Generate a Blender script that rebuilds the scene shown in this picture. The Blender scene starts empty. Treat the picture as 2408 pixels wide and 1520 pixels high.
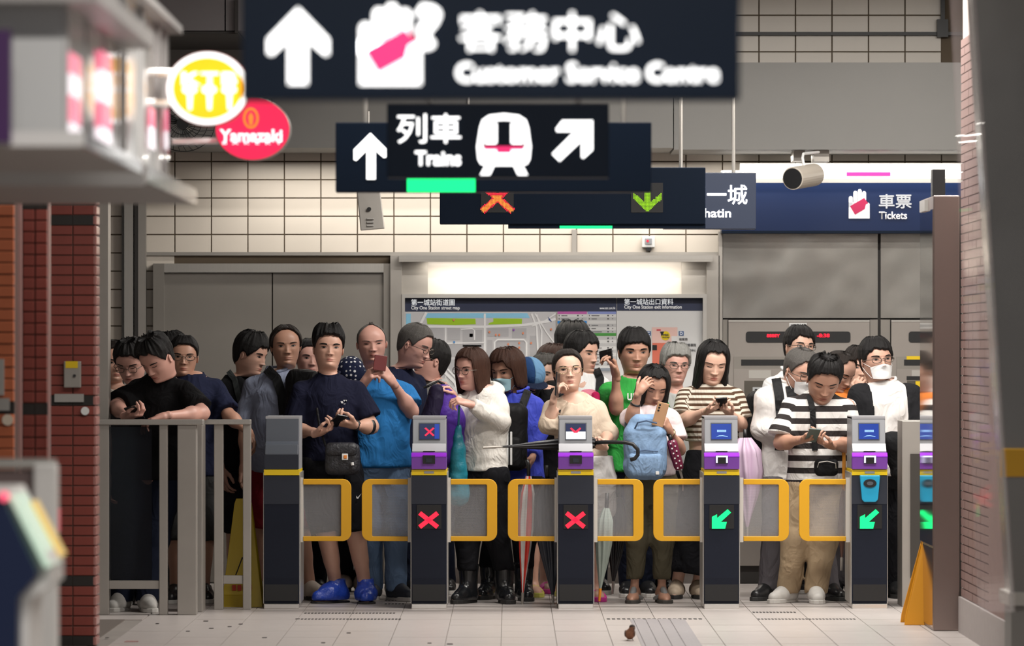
import bpy, bmesh, math, random
import numpy as np
from mathutils import Vector, Matrix
R = math.radians
random.seed(7)
# ---------------------------------------------------------------- camera, world, light, exposure
K = 11550.0            # focal length in pixels of the 2408x1520 frame
VX, VY = 1200.0, 825.0  # vanishing point of the concourse axis
EYE = 1.577
scn = bpy.context.scene
col = scn.collection
cam = bpy.data.cameras.new('camera')
cam.sensor_width = 36.0
cam.lens = K / 2408.0 * 36.0
cam.shift_x = (1204.0 - VX) / 2408.0
cam.shift_y = (VY - 760.0) / 2408.0
cam.clip_end = 200
cam.dof.use_dof = True
cam.dof.focus_distance = 30.6
cam.dof.aperture_fstop = 3.0
cam_o = bpy.data.objects.new('camera', cam)
cam_o.location = (0, 0, EYE)
cam_o.rotation_euler = (R(90), 0, 0)
col.objects.link(cam_o)
scn.camera = cam_o
scn.view_settings.view_transform = 'Standard'
scn.view_settings.look = 'None'
scn.view_settings.gamma = 1.0
scn.view_settings.exposure = 0.08
scn.view_settings.use_curve_mapping = False
scn.cycles.use_denoising = True
scn.cycles.max_bounces = 6; scn.cycles.diffuse_bounces = 3; scn.cycles.glossy_bounces = 3; scn.cycles.transmission_bounces = 3; scn.cycles.transparent_max_bounces = 8
scn.cycles.caustics_reflective = False; scn.cycles.caustics_refractive = False
world = bpy.data.worlds.new('concourse_ambient')
scn.world = world
world.use_nodes = True
world.node_tree.nodes['Background'].inputs[0].default_value = (0.93, 0.96, 1.0, 1)
world.node_tree.nodes['Background'].inputs[1].default_value = 0.15

def area_light(name, loc, size, power, color=(1, 0.96, 0.9), rot=(0, 0, 0)):
    l = bpy.data.lights.new(name, 'AREA')
    l.shape = 'RECTANGLE'; l.size, l.size_y = size
    l.energy = power; l.color = color
    o = bpy.data.objects.new(name, l)
    o.location = loc; o.rotation_euler = rot
    col.objects.link(o)
    return o
# ceiling luminaires, the nearest one added to brighten the shop fascia (their fittings are built with the ceiling)
LAMPS = [((2.5, 27.4, 4.05), 3.2, 205), ((1.9, 29.6, 4.1), 4.2, 225), ((2.9, 31.7, 4.1), 1.2, 4), ((0.6, 22.5, 4.05), 5.0, 150), ((0.3, 16.5, 4.05), 3.0, 110), ((0.0, 10.6, 4.05), 3.0, 230)]
for (p, w_, e_) in LAMPS:
    area_light('ceiling_tube_light', p, (w_, 0.25), e_)
# wall-washing tubes tucked behind the bottom edge of the grey beam
area_light('beam_tube_light', (0.75, 32.93, 2.875), (5.2, 0.10), 40, (1, 0.95, 0.87), (R(-4), 0, 0))
# tube behind the valance of the map case
area_light('map_case_tube_light', ((1305 - VX) * 33.1 / K, 33.12, 2.185), (1.75, 0.05), 11, (1, 0.93, 0.82))

def P(px, py, Y):
    return Vector(((px - VX) * Y / K, Y, EYE + (VY - py) * Y / K))
def X(px, Y): return (px - VX) * Y / K
def Z(py, Y): return EYE + (VY - py) * Y / K
def FY(py):    # depth of a floor point seen at image row py
    return EYE * K / (py - VY)

# ---------------------------------------------------------------- materials
MATS = {}
def mat(name, c=(0.5, 0.5, 0.5), rough=0.6, metal=0.0, emit=None, es=0.0, noise=0.0, nscale=30.0, bump=0.0, bscale=200.0, spec=0.5, alpha=None, stretch=None, bdist=0.01):
    if name in MATS: return MATS[name]
    m = bpy.data.materials.new(name); m.use_nodes = True
    nt = m.node_tree; b = nt.nodes['Principled BSDF']
    c4 = (c[0], c[1], c[2], 1)
    b.inputs['Base Color'].default_value = c4
    b.inputs['Roughness'].default_value = rough
    b.inputs['Metallic'].default_value = metal
    b.inputs['Specular IOR Level'].default_value = spec
    if emit is not None:
        b.inputs['Emission Color'].default_value = (*emit, 1); b.inputs['Emission Strength'].default_value = es
    if noise or bump:
        tc = nt.nodes.new('ShaderNodeTexCoord')
        src = tc.outputs['Object']
        if stretch:
            mp = nt.nodes.new('ShaderNodeMapping'); mp.inputs['Scale'].default_value = stretch
            nt.links.new(src, mp.inputs['Vector']); src = mp.outputs['Vector']
    if noise:
        n = nt.nodes.new('ShaderNodeTexNoise'); n.inputs['Scale'].default_value = nscale; n.inputs['Detail'].default_value = 5
        nt.links.new(src, n.inputs['Vector'])
        mx = nt.nodes.new('ShaderNodeMix'); mx.data_type = 'RGBA'
        mx.inputs[6].default_value = tuple(max(0, v * (1 - noise)) for v in c) + (1,)
        mx.inputs[7].default_value = tuple(min(1, v * (1 + noise)) for v in c) + (1,)
        nt.links.new(n.outputs['Fac'], mx.inputs[0]); nt.links.new(mx.outputs[2], b.inputs['Base Color'])
    if bump:
        n2 = nt.nodes.new('ShaderNodeTexNoise'); n2.inputs['Scale'].default_value = bscale; n2.inputs['Detail'].default_value = 3
        nt.links.new(src, n2.inputs['Vector'])
        bp = nt.nodes.new('ShaderNodeBump'); bp.inputs['Strength'].default_value = bump; bp.inputs['Distance'].default_value = bdist
        nt.links.new(n2.outputs['Fac'], bp.inputs['Height']); nt.links.new(bp.outputs['Normal'], b.inputs['Normal'])
    MATS[name] = m
    return m

def glass_mat(name, tint, amount, rough=0.1, rib=0.0):
    """clear sheet with a milky or tinted share: transparent mixed with a glossy/diffuse principled"""
    if name in MATS: return MATS[name]
    m = bpy.data.materials.new(name); m.use_nodes = True
    nt = m.node_tree; b = nt.nodes['Principled BSDF']; out = nt.nodes['Material Output']
    b.inputs['Base Color'].default_value = (*tint, 1); b.inputs['Roughness'].default_value = rough
    t = nt.nodes.new('ShaderNodeBsdfTransparent'); mx = nt.nodes.new('ShaderNodeMixShader')
    mx.inputs[0].default_value = amount
    nt.links.new(t.outputs[0], mx.inputs[1]); nt.links.new(b.outputs[0], mx.inputs[2]); nt.links.new(mx.outputs[0], out.inputs[0])
    if rib:
        tc = nt.nodes.new('ShaderNodeTexCoord'); w = nt.nodes.new('ShaderNodeTexWave')
        w.bands_direction = 'Z'; w.inputs['Scale'].default_value = rib
        nt.links.new(tc.outputs['Object'], w.inputs['Vector'])
        mr = nt.nodes.new('ShaderNodeMapRange'); mr.inputs[3].default_value = amount - 0.13; mr.inputs[4].default_value = amount + 0.13
        nt.links.new(w.outputs['Fac'], mr.inputs[0]); nt.links.new(mr.outputs[0], mx.inputs[0])
    MATS[name] = m
    return m

M_STEEL = mat('brushed_steel', (0.46, 0.44, 0.41), 0.42, 0.75, noise=0.06, nscale=3, bump=0.05, bscale=90, stretch=(60, 60, 1))
M_STEEL_D = mat('dull_steel', (0.40, 0.375, 0.345), 0.5, 0.65, noise=0.08, nscale=6)
M_STEEL_DOOR = mat('door_steel', (0.27, 0.25, 0.225), 0.5, 0.45, noise=0.1, nscale=2)
M_MIRROR = mat('polished_steel', (0.62, 0.6, 0.57), 0.07, 1.0)
M_DARKLINE = mat('dark_joint', (0.035, 0.032, 0.03), 0.8)
M_TILE = mat('cream_tile', (0.74, 0.67, 0.585), 0.28, noise=0.05, nscale=4)
M_GROUT = mat('grey_brown_grout', (0.17, 0.13, 0.09), 0.9)
M_BEAM = mat('grey_beam_paint', (0.20, 0.195, 0.185), 0.55, noise=0.05, nscale=2)
M_BRICK = mat('red_brick_glaze', (0.25, 0.052, 0.038), 0.42, noise=0.25, nscale=9)
M_BRICK_O = mat('orange_brick', (0.62, 0.17, 0.07), 0.42, noise=0.2, nscale=9)  # brick in an orange base colour
M_BRICK_P = mat('mauve_brick', (0.26, 0.16, 0.145), 0.5, noise=0.2, nscale=9)
M_MORTAR = mat('brick_mortar', (0.10, 0.05, 0.04), 0.9)
M_MORTAR_P = mat('pale_brick_mortar', (0.50, 0.42, 0.40), 0.9)
M_BLACKBAND = mat('black_band_brick', (0.02, 0.016, 0.014), 0.5)
M_WHITE = mat('white_paint', (0.78, 0.78, 0.77), 0.45)
M_WHITE_LIT = mat('lamp_cover', (0.85, 0.83, 0.8), 0.4, emit=(1, 0.95, 0.88), es=0.4)
M_NAVY = mat('navy_sign_panel', (0.0035, 0.009, 0.021), 0.5, spec=0.12)
M_NAVY_B = mat('blue_sign_band', (0.004, 0.015, 0.062), 0.35, spec=0.3)
M_NAVY_H = mat('map_header_navy', (0.025, 0.033, 0.075), 0.4)
M_SIGNLIT = mat('sign_white_light', (1, 1, 1), 0.5, emit=(1, 1, 1), es=2.0)
M_SIGNLIT2 = mat('sign_white_print', (0.85, 0.85, 0.85), 0.5, emit=(1, 1, 1), es=0.2)
M_MAGENTA = mat('sign_magenta', (0.75, 0.02, 0.16), 0.5, emit=(0.85, 0.015, 0.14), es=0.8)
M_BLACK = mat('black_plastic', (0.012, 0.012, 0.013), 0.4)
M_YEL = mat('gate_yellow', (0.70, 0.36, 0.012), 0.4)
M_YEL2 = mat('strip_yellow', (0.80, 0.56, 0.01), 0.4)
M_RED_LED = mat('red_led', (0.3, 0, 0), 0.5, emit=(1, 0.015, 0.045), es=1.6)
M_GRN_LED = mat('green_led', (0, 0.3, 0.1), 0.5, emit=(0.0, 1.0, 0.22), es=1.3)
M_ORG_LED = mat('orange_led', (0.3, 0.05, 0), 0.5, emit=(1, 0.22, 0.03), es=2.0)
M_LIME_LED = mat('lime_led', (0.1, 0.2, 0), 0.5, emit=(0.33, 0.75, 0.0), es=1.0)

# ---------------------------------------------------------------- mesh helpers
class MB:
    def __init__(s): s.v = []; s.f = []; s.m = []; s.cur = 0
    def add(s, vs, fs):
        n = len(s.v); s.v += [tuple(v) for v in vs]
        s.f += [tuple(i + n for i in f) for f in fs]; s.m += [s.cur] * len(fs); return s
    def box(s, x0, x1, y0, y1, z0, z1):
        return s.add([(x0, y0, z0), (x1, y0, z0), (x1, y1, z0), (x0, y1, z0), (x0, y0, z1), (x1, y0, z1), (x1, y1, z1), (x0, y1, z1)],
                     [(0, 3, 2, 1), (4, 5, 6, 7), (0, 1, 5, 4), (1, 2, 6, 5), (2, 3, 7, 6), (3, 0, 4, 7)])
    def pbox(s, px0, py0, px1, py1, Y, d):     # box whose front face fills a pixel rectangle at depth Y, d deep
        return s.box(X(px0, Y), X(px1, Y), Y, Y + d, Z(py1, Y), Z(py0, Y))
    def prism(s, pts, axis, lo, hi):            # polygon pts (2D) extruded along axis
        n = len(pts)
        def mk(p, t):
            return (t, p[0], p[1]) if axis == 0 else ((p[0], t, p[1]) if axis == 1 else (p[0], p[1], t))
        vs = [mk(p, lo) for p in pts] + [mk(p, hi) for p in pts]
        fs = [tuple(range(n)), tuple(range(2 * n - 1, n - 1, -1))] + [(i, i + n, (i + 1) % n + n, (i + 1) % n) for i in range(n)]
        return s.add(vs, fs)
    def tube(s, pts, r, seg=10, caps=True):
        pts = [Vector(p) for p in pts]; n = len(pts)
        rs = r if isinstance(r, (list, tuple)) else [r] * n
        up = None; base = len(s.v); vs = []
        for i, p in enumerate(pts):
            d = (pts[min(i + 1, n - 1)] - pts[max(i - 1, 0)]).normalized()
            if up is None:
                up = Vector((0, 0, 1)) if abs(d.z) < 0.9 else Vector((1, 0, 0))
            a = d.cross(up).normalized(); b = a.cross(d).normalized(); up = b
            for k in range(seg):
                t = 2 * math.pi * k / seg
                vs.append(p + (a * math.cos(t) + b * math.sin(t)) * rs[i])
        fs = []
        for i in range(n - 1):
            for k in range(seg):
                a0 = i * seg + k; a1 = i * seg + (k + 1) % seg
                fs.append((a0, a1, a1 + seg, a0 + seg))
        if caps:
            fs.append(tuple(range(seg - 1, -1, -1))); fs.append(tuple((n - 1) * seg + k for k in range(seg)))
        return s.add(vs, fs)
    def build(s, name, m, parent=None, smooth=False, bevel=0.0, base=None):
        me = bpy.data.meshes.new(name)
        off = Vector(base or (0, 0, 0)); q = parent
        while q is not None and base is None: off += Vector(q.location); q = q.parent
        me.from_pydata([(v[0] - off[0], v[1] - off[1], v[2] - off[2]) for v in s.v], [], s.f)
        ms = m if isinstance(m, (list, tuple)) else [m]
        for q in ms: me.materials.append(q)
        if len(ms) > 1: me.polygons.foreach_set('material_index', s.m)
        bm = bmesh.new(); bm.from_mesh(me); bmesh.ops.recalc_face_normals(bm, faces=bm.faces)
        if bevel: bmesh.ops.bevel(bm, geom=[e for e in bm.edges if e.calc_face_angle(0) > 0.5], offset=bevel, segments=2, profile=0.5, affect='EDGES')
        bm.to_mesh(me); bm.free()
        if smooth:
            for p in me.polygons: p.use_smooth = True
        o = bpy.data.objects.new(name, me); col.objects.link(o)
        if parent is not None: o.parent = parent
        return o

def tag(o, label=None, cat=None, group=None, kind=None):
    if label: o['label'] = label
    if cat: o['category'] = cat
    if group: o['group'] = group
    if kind: o['kind'] = kind
    return o
def thing(name, loc, label, cat, group=None):
    o = bpy.data.objects.new(name, None); o.location = loc; o.empty_display_size = 0.1
    col.objects.link(o); return tag(o, label, cat, group)
def struct(name, loc=(0, 0, 0)):
    o = bpy.data.objects.new(name, None); o.location = loc; col.objects.link(o); o['kind'] = 'structure'; return o
def clone(o, dx=(0, 0, 0), parent=None, name=None):
    c = o.copy(); col.objects.link(c); c.parent = parent if parent is not None else o.parent
    c.location = Vector(o.location) + Vector(dx)
    return c

def poly_part(name, pts, Y, d, m, parent, bevel=0.0):
    """flat shape with thickness d from a pixel outline at depth Y"""
    b = MB(); b.prism([(X(p[0], Y), Z(p[1], Y)) for p in pts], 1, Y, Y + d)
    return b.build(name, m, parent, bevel=bevel)

def text_fit(body, box, Y, m, parent, bold=0.0, name='lettering', d=0.004, font_sp=1.0):
    """lettering fitted to the pixel box (x0,y0,x1,y1) at depth Y"""
    cjk = any(ord(ch) > 0x2e80 for ch in body)
    cu = bpy.data.curves.new(name, 'FONT'); cu.body = body; cu.size = 1; cu.offset = 0.0 if cjk else bold; cu.resolution_u = 3; cu.space_character = font_sp
    to = bpy.data.objects.new(name, cu); col.objects.link(to)
    bpy.context.view_layer.update()
    me = bpy.data.meshes.new_from_object(to.evaluated_get(bpy.context.evaluated_depsgraph_get()))
    bpy.data.objects.remove(to)
    n = len(me.vertices); a = np.empty(n * 3, np.float32); me.vertices.foreach_get('co', a); a = a.reshape(-1, 3)
    mn, mxx = a.min(0), a.max(0); w = max(mxx[0] - mn[0], 1e-6); h = max(mxx[1] - mn[1], 1e-6)
    x0, x1 = X(box[0], Y), X(box[2], Y); z0, z1 = Z(box[3], Y), Z(box[1], Y)
    o3 = np.empty_like(a)
    o3[:, 0] = x0 + (a[:, 0] - mn[0]) / w * (x1 - x0); o3[:, 2] = z0 + (a[:, 1] - mn[1]) / h * (z1 - z0); o3[:, 1] = Y
    off = Vector((0, 0, 0)); q = parent
    while q is not None: off += Vector(q.location); q = q.parent
    o3 -= np.array(off, np.float32)
    me.vertices.foreach_set('co', o3.ravel())
    bm = bmesh.new(); bm.from_mesh(me)
    if cjk and bold:                      # heavier strokes: the outline repeated a hair's breadth around itself
        e = bold * (z1 - z0)
        src = list(bm.faces)
        for dx, dz in ((e, 0), (-e, 0), (0, e), (0, -e), (.7 * e, .7 * e), (-.7 * e, .7 * e)):
            r2 = bmesh.ops.duplicate(bm, geom=src)
            bmesh.ops.translate(bm, vec=(dx, 0, dz), verts=[g for g in r2['geom'] if isinstance(g, bmesh.types.BMVert)])
    bm.normal_update()
    flip = [f for f in bm.faces if f.normal.y > 0]
    if flip: bmesh.ops.reverse_faces(bm, faces=flip)
    ret = bmesh.ops.extrude_face_region(bm, geom=list(bm.faces))
    bmesh.ops.translate(bm, vec=(0, d, 0), verts=[g for g in ret['geom'] if isinstance(g, bmesh.types.BMVert)])
    bmesh.ops.translate(bm, vec=(0, -d, 0), verts=bm.verts)
    bm.to_mesh(me); bm.free()
    me.materials.clear(); me.materials.append(m)
    o = bpy.data.objects.new(name, me); col.objects.link(o); o.parent = parent
    return o
# ---------------------------------------------------------------- the room shell
def off_of(o):
    off = Vector((0, 0, 0))
    while o is not None: off += Vector(o.location); o = o.parent
    return off
YW = 33.3
M_FLOOR = mat('floor_screed', (0.30, 0.27, 0.25), 0.6, noise=0.2, nscale=3)
M_FTILE = mat('floor_tile_stone', (0.50, 0.455, 0.435), 0.36, noise=0.10, nscale=7, bump=0.08, bscale=25)
M_FDARK = mat('floor_dark_stone', (0.16, 0.135, 0.12), 0.55, noise=0.25, nscale=40)
M_TACT = mat('tactile_grey', (0.30, 0.28, 0.29), 0.5, noise=0.1, nscale=20)
floor = struct('floor')
MB().box(-4.6, 5.2, 9.5, 33.6, -0.12, -0.006).build('screed', M_FLOOR, floor)
MB().box(-4.6, -2.26, 24.0, 28.8, -0.0055, 0.0).build('dark_stone_strip', M_FDARK, floor)
tm = None
for i in range(-7, 9):
    for j in range(-6, 8):
        x0 = -0.05 + 0.30 * i; y0 = 28.8 + 0.6 * j
        if x0 < -2.27 + (0 if y0 < 28.7 else -0.6) or y0 > 33.2: continue
        if tm is None:
            tm = MB().box(0.002, 0.298, 0.0025, 0.5975, -0.006, 0.0)
            o = tm.build('floor_tile', M_FTILE, floor, base=(0, 0, 0)); tm = o
        else:
            o = tm.copy(); col.objects.link(o); o.parent = floor
        o.location = (x0, y0, random.uniform(-0.0006, 0.0004))
MB().box(-4.6, -2.16, 28.8, 33.6, -0.0055, 0.0).build('floor_edge_strip', M_FTILE, floor)
MB().box(2.66, 5.2, 22, 33.6, -0.0055, 0.0).build('floor_edge_strip', M_FTILE, floor)
xs = [X(1489 + 28.5 * k, 28.8) for k in range(4)]
for xk in xs:
    MB().box(xk, xk + 0.058, 24.5, 28.76, 0.0, 0.006).build('tactile_bar', M_TACT, floor, bevel=0.002)
MB().box(xs[0] - 0.02, xs[3] + 0.09, 24.5, 28.78, 0.0, 0.0015).build('tactile_mat', M_TACT, floor)
sl = MB()
for (xa, xb, y_, st) in ((708, 945, 1457, 8.2), (716, 925, 1443, 8.0), (905, 950, 1421, 8), (905, 955, 1413, 8), (1427, 1650, 1456.5, 12.0), (1770, 1868, 1441, 8), (1782, 2010, 1457, 8)):
    y = FY(y_); k = xa
    while k < xb:
        sl.box(X(k, y), X(k + st * 0.62, y), y - 0.05, y + 0.05, -0.001, 0.0018); k += st
tag(sl.build('grip_dots', mat('grip_dark', (0.05, 0.045, 0.045), 0.6), floor), kind='stuff')

wall_b = struct('wall_back')
MB().box(-4.6, 5.2, YW + 0.012, YW + 0.25, 0, 4.4).build('wall_core', M_GROUT, wall_b)
tw, th = 85.86 * YW / K, 43.0 * YW / K
tp = MB().box(0.004, tw - 0.004, 0, 0.011, 0.004, th - 0.004).build('wall_tile', M_TILE, wall_b, base=(0, 0, 0), bevel=0.002)
first = True
def vis_tile(cx, cy):
    if 340 < cx < 1712 and 330 < cy < 600 and not (800 < cx < 1000 and cy < 360): return not (1000 < cx < 1520 and cy < 400)
    if 1735 < cx < 2240 and cy < 160: return True
    if 1690 < cx < 2290 and 340 < cy < 410: return True
    if 220 < cx < 375 and 440 < cy < 1330: return True
    return False
for k in range(-3, 24):
    for j in range(-2, 31):
        cx = 411 + 85.86 * (k + 0.5); cy = 36 + 43.0 * (j + 0.5)
        if not vis_tile(cx, cy): continue
        if first: o = tp; first = False
        else: o = tp.copy(); col.objects.link(o); o.parent = wall_b
        o.location = (X(411 + 85.86 * k, YW), YW, Z(36 + 43.0 * (j + 1), YW))
# skirting course and the metal trim that runs round the door head
MB().pbox(150, 1331, 2300, 1372.4, YW - 0.02, 0.03).build('skirting', mat('skirting_stone', (0.42, 0.39, 0.37), 0.5, noise=.08, nscale=6), wall_b)
MB().pbox(345, 593, 1692, 601, YW - 0.02, 0.03).build('trim_strip', M_STEEL_D, wall_b)
MB().pbox(1345, 540, 1356, 596, YW - 0.015, 0.02).build('cable_trunking', M_STEEL_D, wall_b)
wl = struct('wall_left'); MB().box(-4.8, -4.6, 9.5, 33.6, 0, 4.4).build('wall_panel', mat('left_wall_paint', (0.25, 0.23, 0.22), 0.7), wl)
wr = struct('wall_right'); MB().box(5.2, 5.4, 9.5, 33.6, 0, 4.4).build('wall_panel', mat('right_wall_paint', (0.42, 0.40, 0.38), 0.7), wr)
ce = struct('ceiling')
MB().box(-4.8, 5.4, 9.5, 33.6, 4.4, 4.5).build('soffit', mat('ceiling_paint', (0.35, 0.34, 0.33), 0.8), ce)
for (p, w_, e_) in LAMPS:  # includes a fitting for the added nearest lamp
    MB().box(p[0] - w_ / 2, p[0] + w_ / 2, p[1] - 0.14, p[1] + 0.14, p[2] + 0.03, p[2] + 0.12).build('tube_fitting', M_WHITE, ce)
    MB().box(p[0] - 0.03, p[0] + 0.03, p[1] - 0.03, p[1] + 0.03, p[2] + 0.12, 4.4).build('tube_hanger', M_WHITE, ce)

# deep grey beam across the hall
beam = struct('trim_1')
yb = 32.4
MB().pbox(1585, 147, 2560, 352, yb, 0.85).build('beam_panel', M_BEAM, beam)
MB().pbox(640, 95, 1583, 348, yb, 0.85).build('beam_panel', M_BEAM, beam)
MB().pbox(150, 80, 638, 346, yb, 0.85).build('beam_panel', M_BEAM, beam)
bulk = struct('trim_2')
yk = 30.6
M_DUCT = mat('dark_grey_duct', (0.17, 0.16, 0.165), 0.6, noise=0.05, nscale=3)
MB().pbox(-40, -260, 528, 72, yk, 1.6).build('duct_panel', M_DUCT, bulk)
MB().pbox(531, -260, 900, 72, yk, 1.6).build('duct_panel', M_DUCT, bulk)
MB().pbox(-40, 74, 560, 80, yk, 1.6).build('duct_edge', M_DARKLINE, bulk)
MB().pbox(552, 0, 560, 78, yk - 0.02, 0.02).build('duct_flange', M_DARKLINE, bulk)

# ---------------------------------------------------------------- steel double door
d1 = struct('door_1')
yd = YW - 0.06
MB().pbox(360, 620, 386, 1372, yd - 0.03, 0.09).build('door_frame', M_STEEL_DOOR, d1)
MB().pbox(902, 620, 918, 1372, yd - 0.03, 0.09).build('door_frame', M_STEEL_DOOR, d1)
MB().pbox(386, 620, 902, 641, yd - 0.03, 0.09).build('door_frame', M_STEEL, d1)
MB().pbox(386, 643, 639, 1370, yd, 0.05).build('door_leaf', M_STEEL_DOOR, d1)
MB().pbox(642, 643, 902, 1370, yd, 0.05).build('door_leaf', M_STEEL_DOOR, d1)
# conduits left of the door
w1 = struct('trim_3')
for (a, b, m) in ((286, 291, M_DARKLINE), (292, 313, M_STEEL), (316, 325, M_DARKLINE), (325, 343, M_STEEL_D)):
    MB().pbox(a, 330, b, 1372, YW - 0.08, 0.07).build('wall_channel', m, w1)
# dark conduit on the high wall at the right
cd = struct('trim_4')
MB().pbox(1700, 75, 2290, 83, YW - 0.04, 0.03).build('conduit', M_BLACK, cd)
MB().pbox(2213, -60, 2222, 46, YW - 0.06, 0.05).build('conduit', M_BLACK, cd)
MB().pbox(2204, 45, 2230, 87, YW - 0.07, 0.06).build('junction_box', M_BLACK, cd)

# ---------------------------------------------------------------- street map case
ym = YW - 0.12
mc = thing('map_case', P(1305, 1372, ym), 'wide stainless steel display case with lit recess above the station street map', 'display case')
MB().pbox(918, 601, 945, 1335, ym, 0.12).build('frame_post', M_STEEL_D, mc)
MB().pbox(1662, 601, 1692, 1335, ym, 0.12).build('frame_post', M_STEEL_D, mc)
MB().pbox(945, 1290, 1662, 1335, ym, 0.12).build('frame_bottom', M_STEEL_D, mc)
MB().pbox(938, 601, 1676, 609, ym - 0.10, 0.16).build('valance', M_STEEL, mc)
MB().pbox(938, 609, 1676, 616, ym - 0.10, 0.02).build('valance_lip', M_STEEL_D, mc)
MB().pbox(945, 616, 1662, 1290, ym + 0.09, 0.03).build('back_panel', mat('case_back_enamel', (0.62, 0.57, 0.52), 0.4), mc)
MB().pbox(945, 616, 1006, 692, ym + 0.06, 0.03).build('recess_cheek', M_STEEL_D, mc)
MB().pbox(1603, 616, 1662, 692, ym + 0.06, 0.03).build('recess_cheek', M_STEEL_D, mc)
M_ALU = mat('pale_aluminium', (0.55, 0.53, 0.5), 0.35, 0.6)
MB().pbox(945, 692, 1662, 701, ym - 0.01, 0.10).build('poster_frame', M_ALU, mc)
MB().pbox(945, 701, 952, 1160, ym - 0.01, 0.10).build('poster_frame', M_ALU, mc)
MB().pbox(1653, 701, 1662, 1160, ym - 0.01, 0.10).build('poster_frame', M_ALU, mc)
MB().pbox(945, 1150, 1662, 1160, ym - 0.01, 0.10).build('poster_frame', M_ALU, mc)
yp = ym + 0.055
pm = thing('street_map', P(1200, 1150, yp), 'printed street map poster with navy header, green parks and pale blue river', 'poster')
M_PAPER = mat('map_paper', (0.60, 0.59, 0.60), 0.5)
MB().pbox(952, 701, 1449, 1150, yp, 0.012).build('sheet', mat('poster_grey', (0.66, 0.65, 0.66), 0.5), pm)
MB().pbox(952, 701, 1449, 733, yp - 0.003, 0.003).build('header', M_NAVY_H, pm)
text_fit('第一城站街道圖', (967, 704, 1069, 719), yp - 0.003, M_SIGNLIT2, pm, 0.006)
text_fit('City One Station street map', (967, 720, 1081, 731), yp - 0.003, M_SIGNLIT2, pm, 0.015)
text_fit('www.mtr.com.hk', (1410, 722, 1447, 728), yp - 0.003, M_SIGNLIT2, pm, 0.01)
MB().pbox(955, 735, 1308, 1148, yp - 0.002, 0.002).build('map_field', M_PAPER, pm)
def flat(name, pts, m, par, y=yp - 0.003, d=0.0012): return poly_part(name, pts, y, d, m, par)
M_RIVER = mat('map_river_blue', (0.28, 0.62, 0.84), 0.5)
M_PARK = mat('map_park_green', (0.36, 0.60, 0.01), 0.5)
M_ROAD = mat('map_road_white', (0.86, 0.86, 0.86), 0.5)
M_BLOCK = mat('map_block_grey', (0.47, 0.465, 0.48), 0.5)
flat('river', [(955, 738), (966, 738), (966, 800), (962, 900), (955, 900)], M_RIVER, pm)
flat('river', [(1004, 737), (1240, 737), (1246, 748), (1000, 748)], M_RIVER, pm)
flat('park', [(1003, 748), (1118, 750), (1119, 763), (1070, 765), (1005, 763)], M_PARK, pm)
flat('park', [(1160, 749), (1228, 750), (1227, 762), (1148, 764), (1150, 760), (1160, 757)], M_PARK, pm)
flat('park', [(1104, 785), (1112, 785), (1112, 793), (1104, 793)], M_PARK, pm)
for (a, b, c, d_) in ((970, 772, 1044, 806), (1052, 772, 1082, 800), (1088, 776, 1134, 816), (1146, 772, 1196, 792), (1204, 772, 1238, 796), (1166, 802, 1234, 838), (1052, 812, 1132, 838), (1146, 800, 1158, 850), (1246, 790, 1262, 850), (970, 812, 1044, 850), (1052, 846, 1132, 880), (1166, 846, 1234, 880)):
    flat('city_block', [(a, b), (c, b), (c, d_), (a, d_)], M_BLOCK, pm)
def road(pts, w, m=M_ROAD, y=yp - 0.0042, par=None):
    b = MB()
    L = [Vector((X(p[0], y), 0, Z(p[1], y))) for p in pts]; hw = w * y / K / 2
    vs = []
    for i, p in enumerate(L):
        d = (L[min(i + 1, len(L) - 1)] - L[max(i - 1, 0)]).normalized(); nn = Vector((-d.z, 0, d.x))
        vs += [(p.x + nn.x * hw, y, p.z + nn.z * hw), (p.x - nn.x * hw, y, p.z - nn.z * hw), (p.x + nn.x * hw, y + 0.001, p.z + nn.z * hw), (p.x - nn.x * hw, y + 0.001, p.z - nn.z * hw)]
    fs = []
    for i in range(len(L) - 1):
        a = i * 4; fs += [(a, a + 1, a + 5, a + 4), (a + 2, a + 6, a + 7, a + 3), (a, a + 4, a + 6, a + 2), (a + 1, a + 3, a + 7, a + 5)]
    b.add(vs, fs); return b.build('road', m, par or pm)
RDN = [0]
for pts, w in (([(956, 768), (1140, 769), (1230, 765), (1290, 756), (1307, 750)], 6), ([(1140, 738), (1140, 1000)], 5), ([(1048, 770), (1048, 1000)], 3), ([(956, 810), (1140, 806)], 3), ([(1084, 775), (1110, 773), (1116, 778), (1116, 800)], 3),
               ([(1160, 1000), (1163, 805), (1170, 799), (1232, 799), (1238, 806), (1238, 1000)], 4), ([(1250, 738), (1262, 770), (1266, 850), (1258, 1000)], 4), ([(1262, 740), (1274, 780), (1272, 860), (1262, 1000)], 3),
               ([(1258, 738), (1284, 780), (1307, 812)], 3), ([(1307, 738), (1280, 756), (1250, 768)], 3), ([(1265, 840), (1285, 822), (1307, 814)], 3), ([(1268, 860), (1290, 832), (1307, 824)], 3), ([(985, 770), (1000, 740), (1003, 735)], 6), ([(1040, 870), (1070, 900), (1090, 960)], 7), ([(1052, 868), (1082, 900), (1100, 960)], 4)):
    RDN[0] += 1; road(pts, w, y=yp - 0.0042 - RDN[0] * .0002)
M_MARK = [mat('map_mark_%s' % n, c, 0.5) for n, c in (('orange', (0.75, 0.25, 0.12)), ('blue', (0.05, 0.25, 0.6)), ('violet', (0.3, 0.1, 0.5)))]
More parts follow.
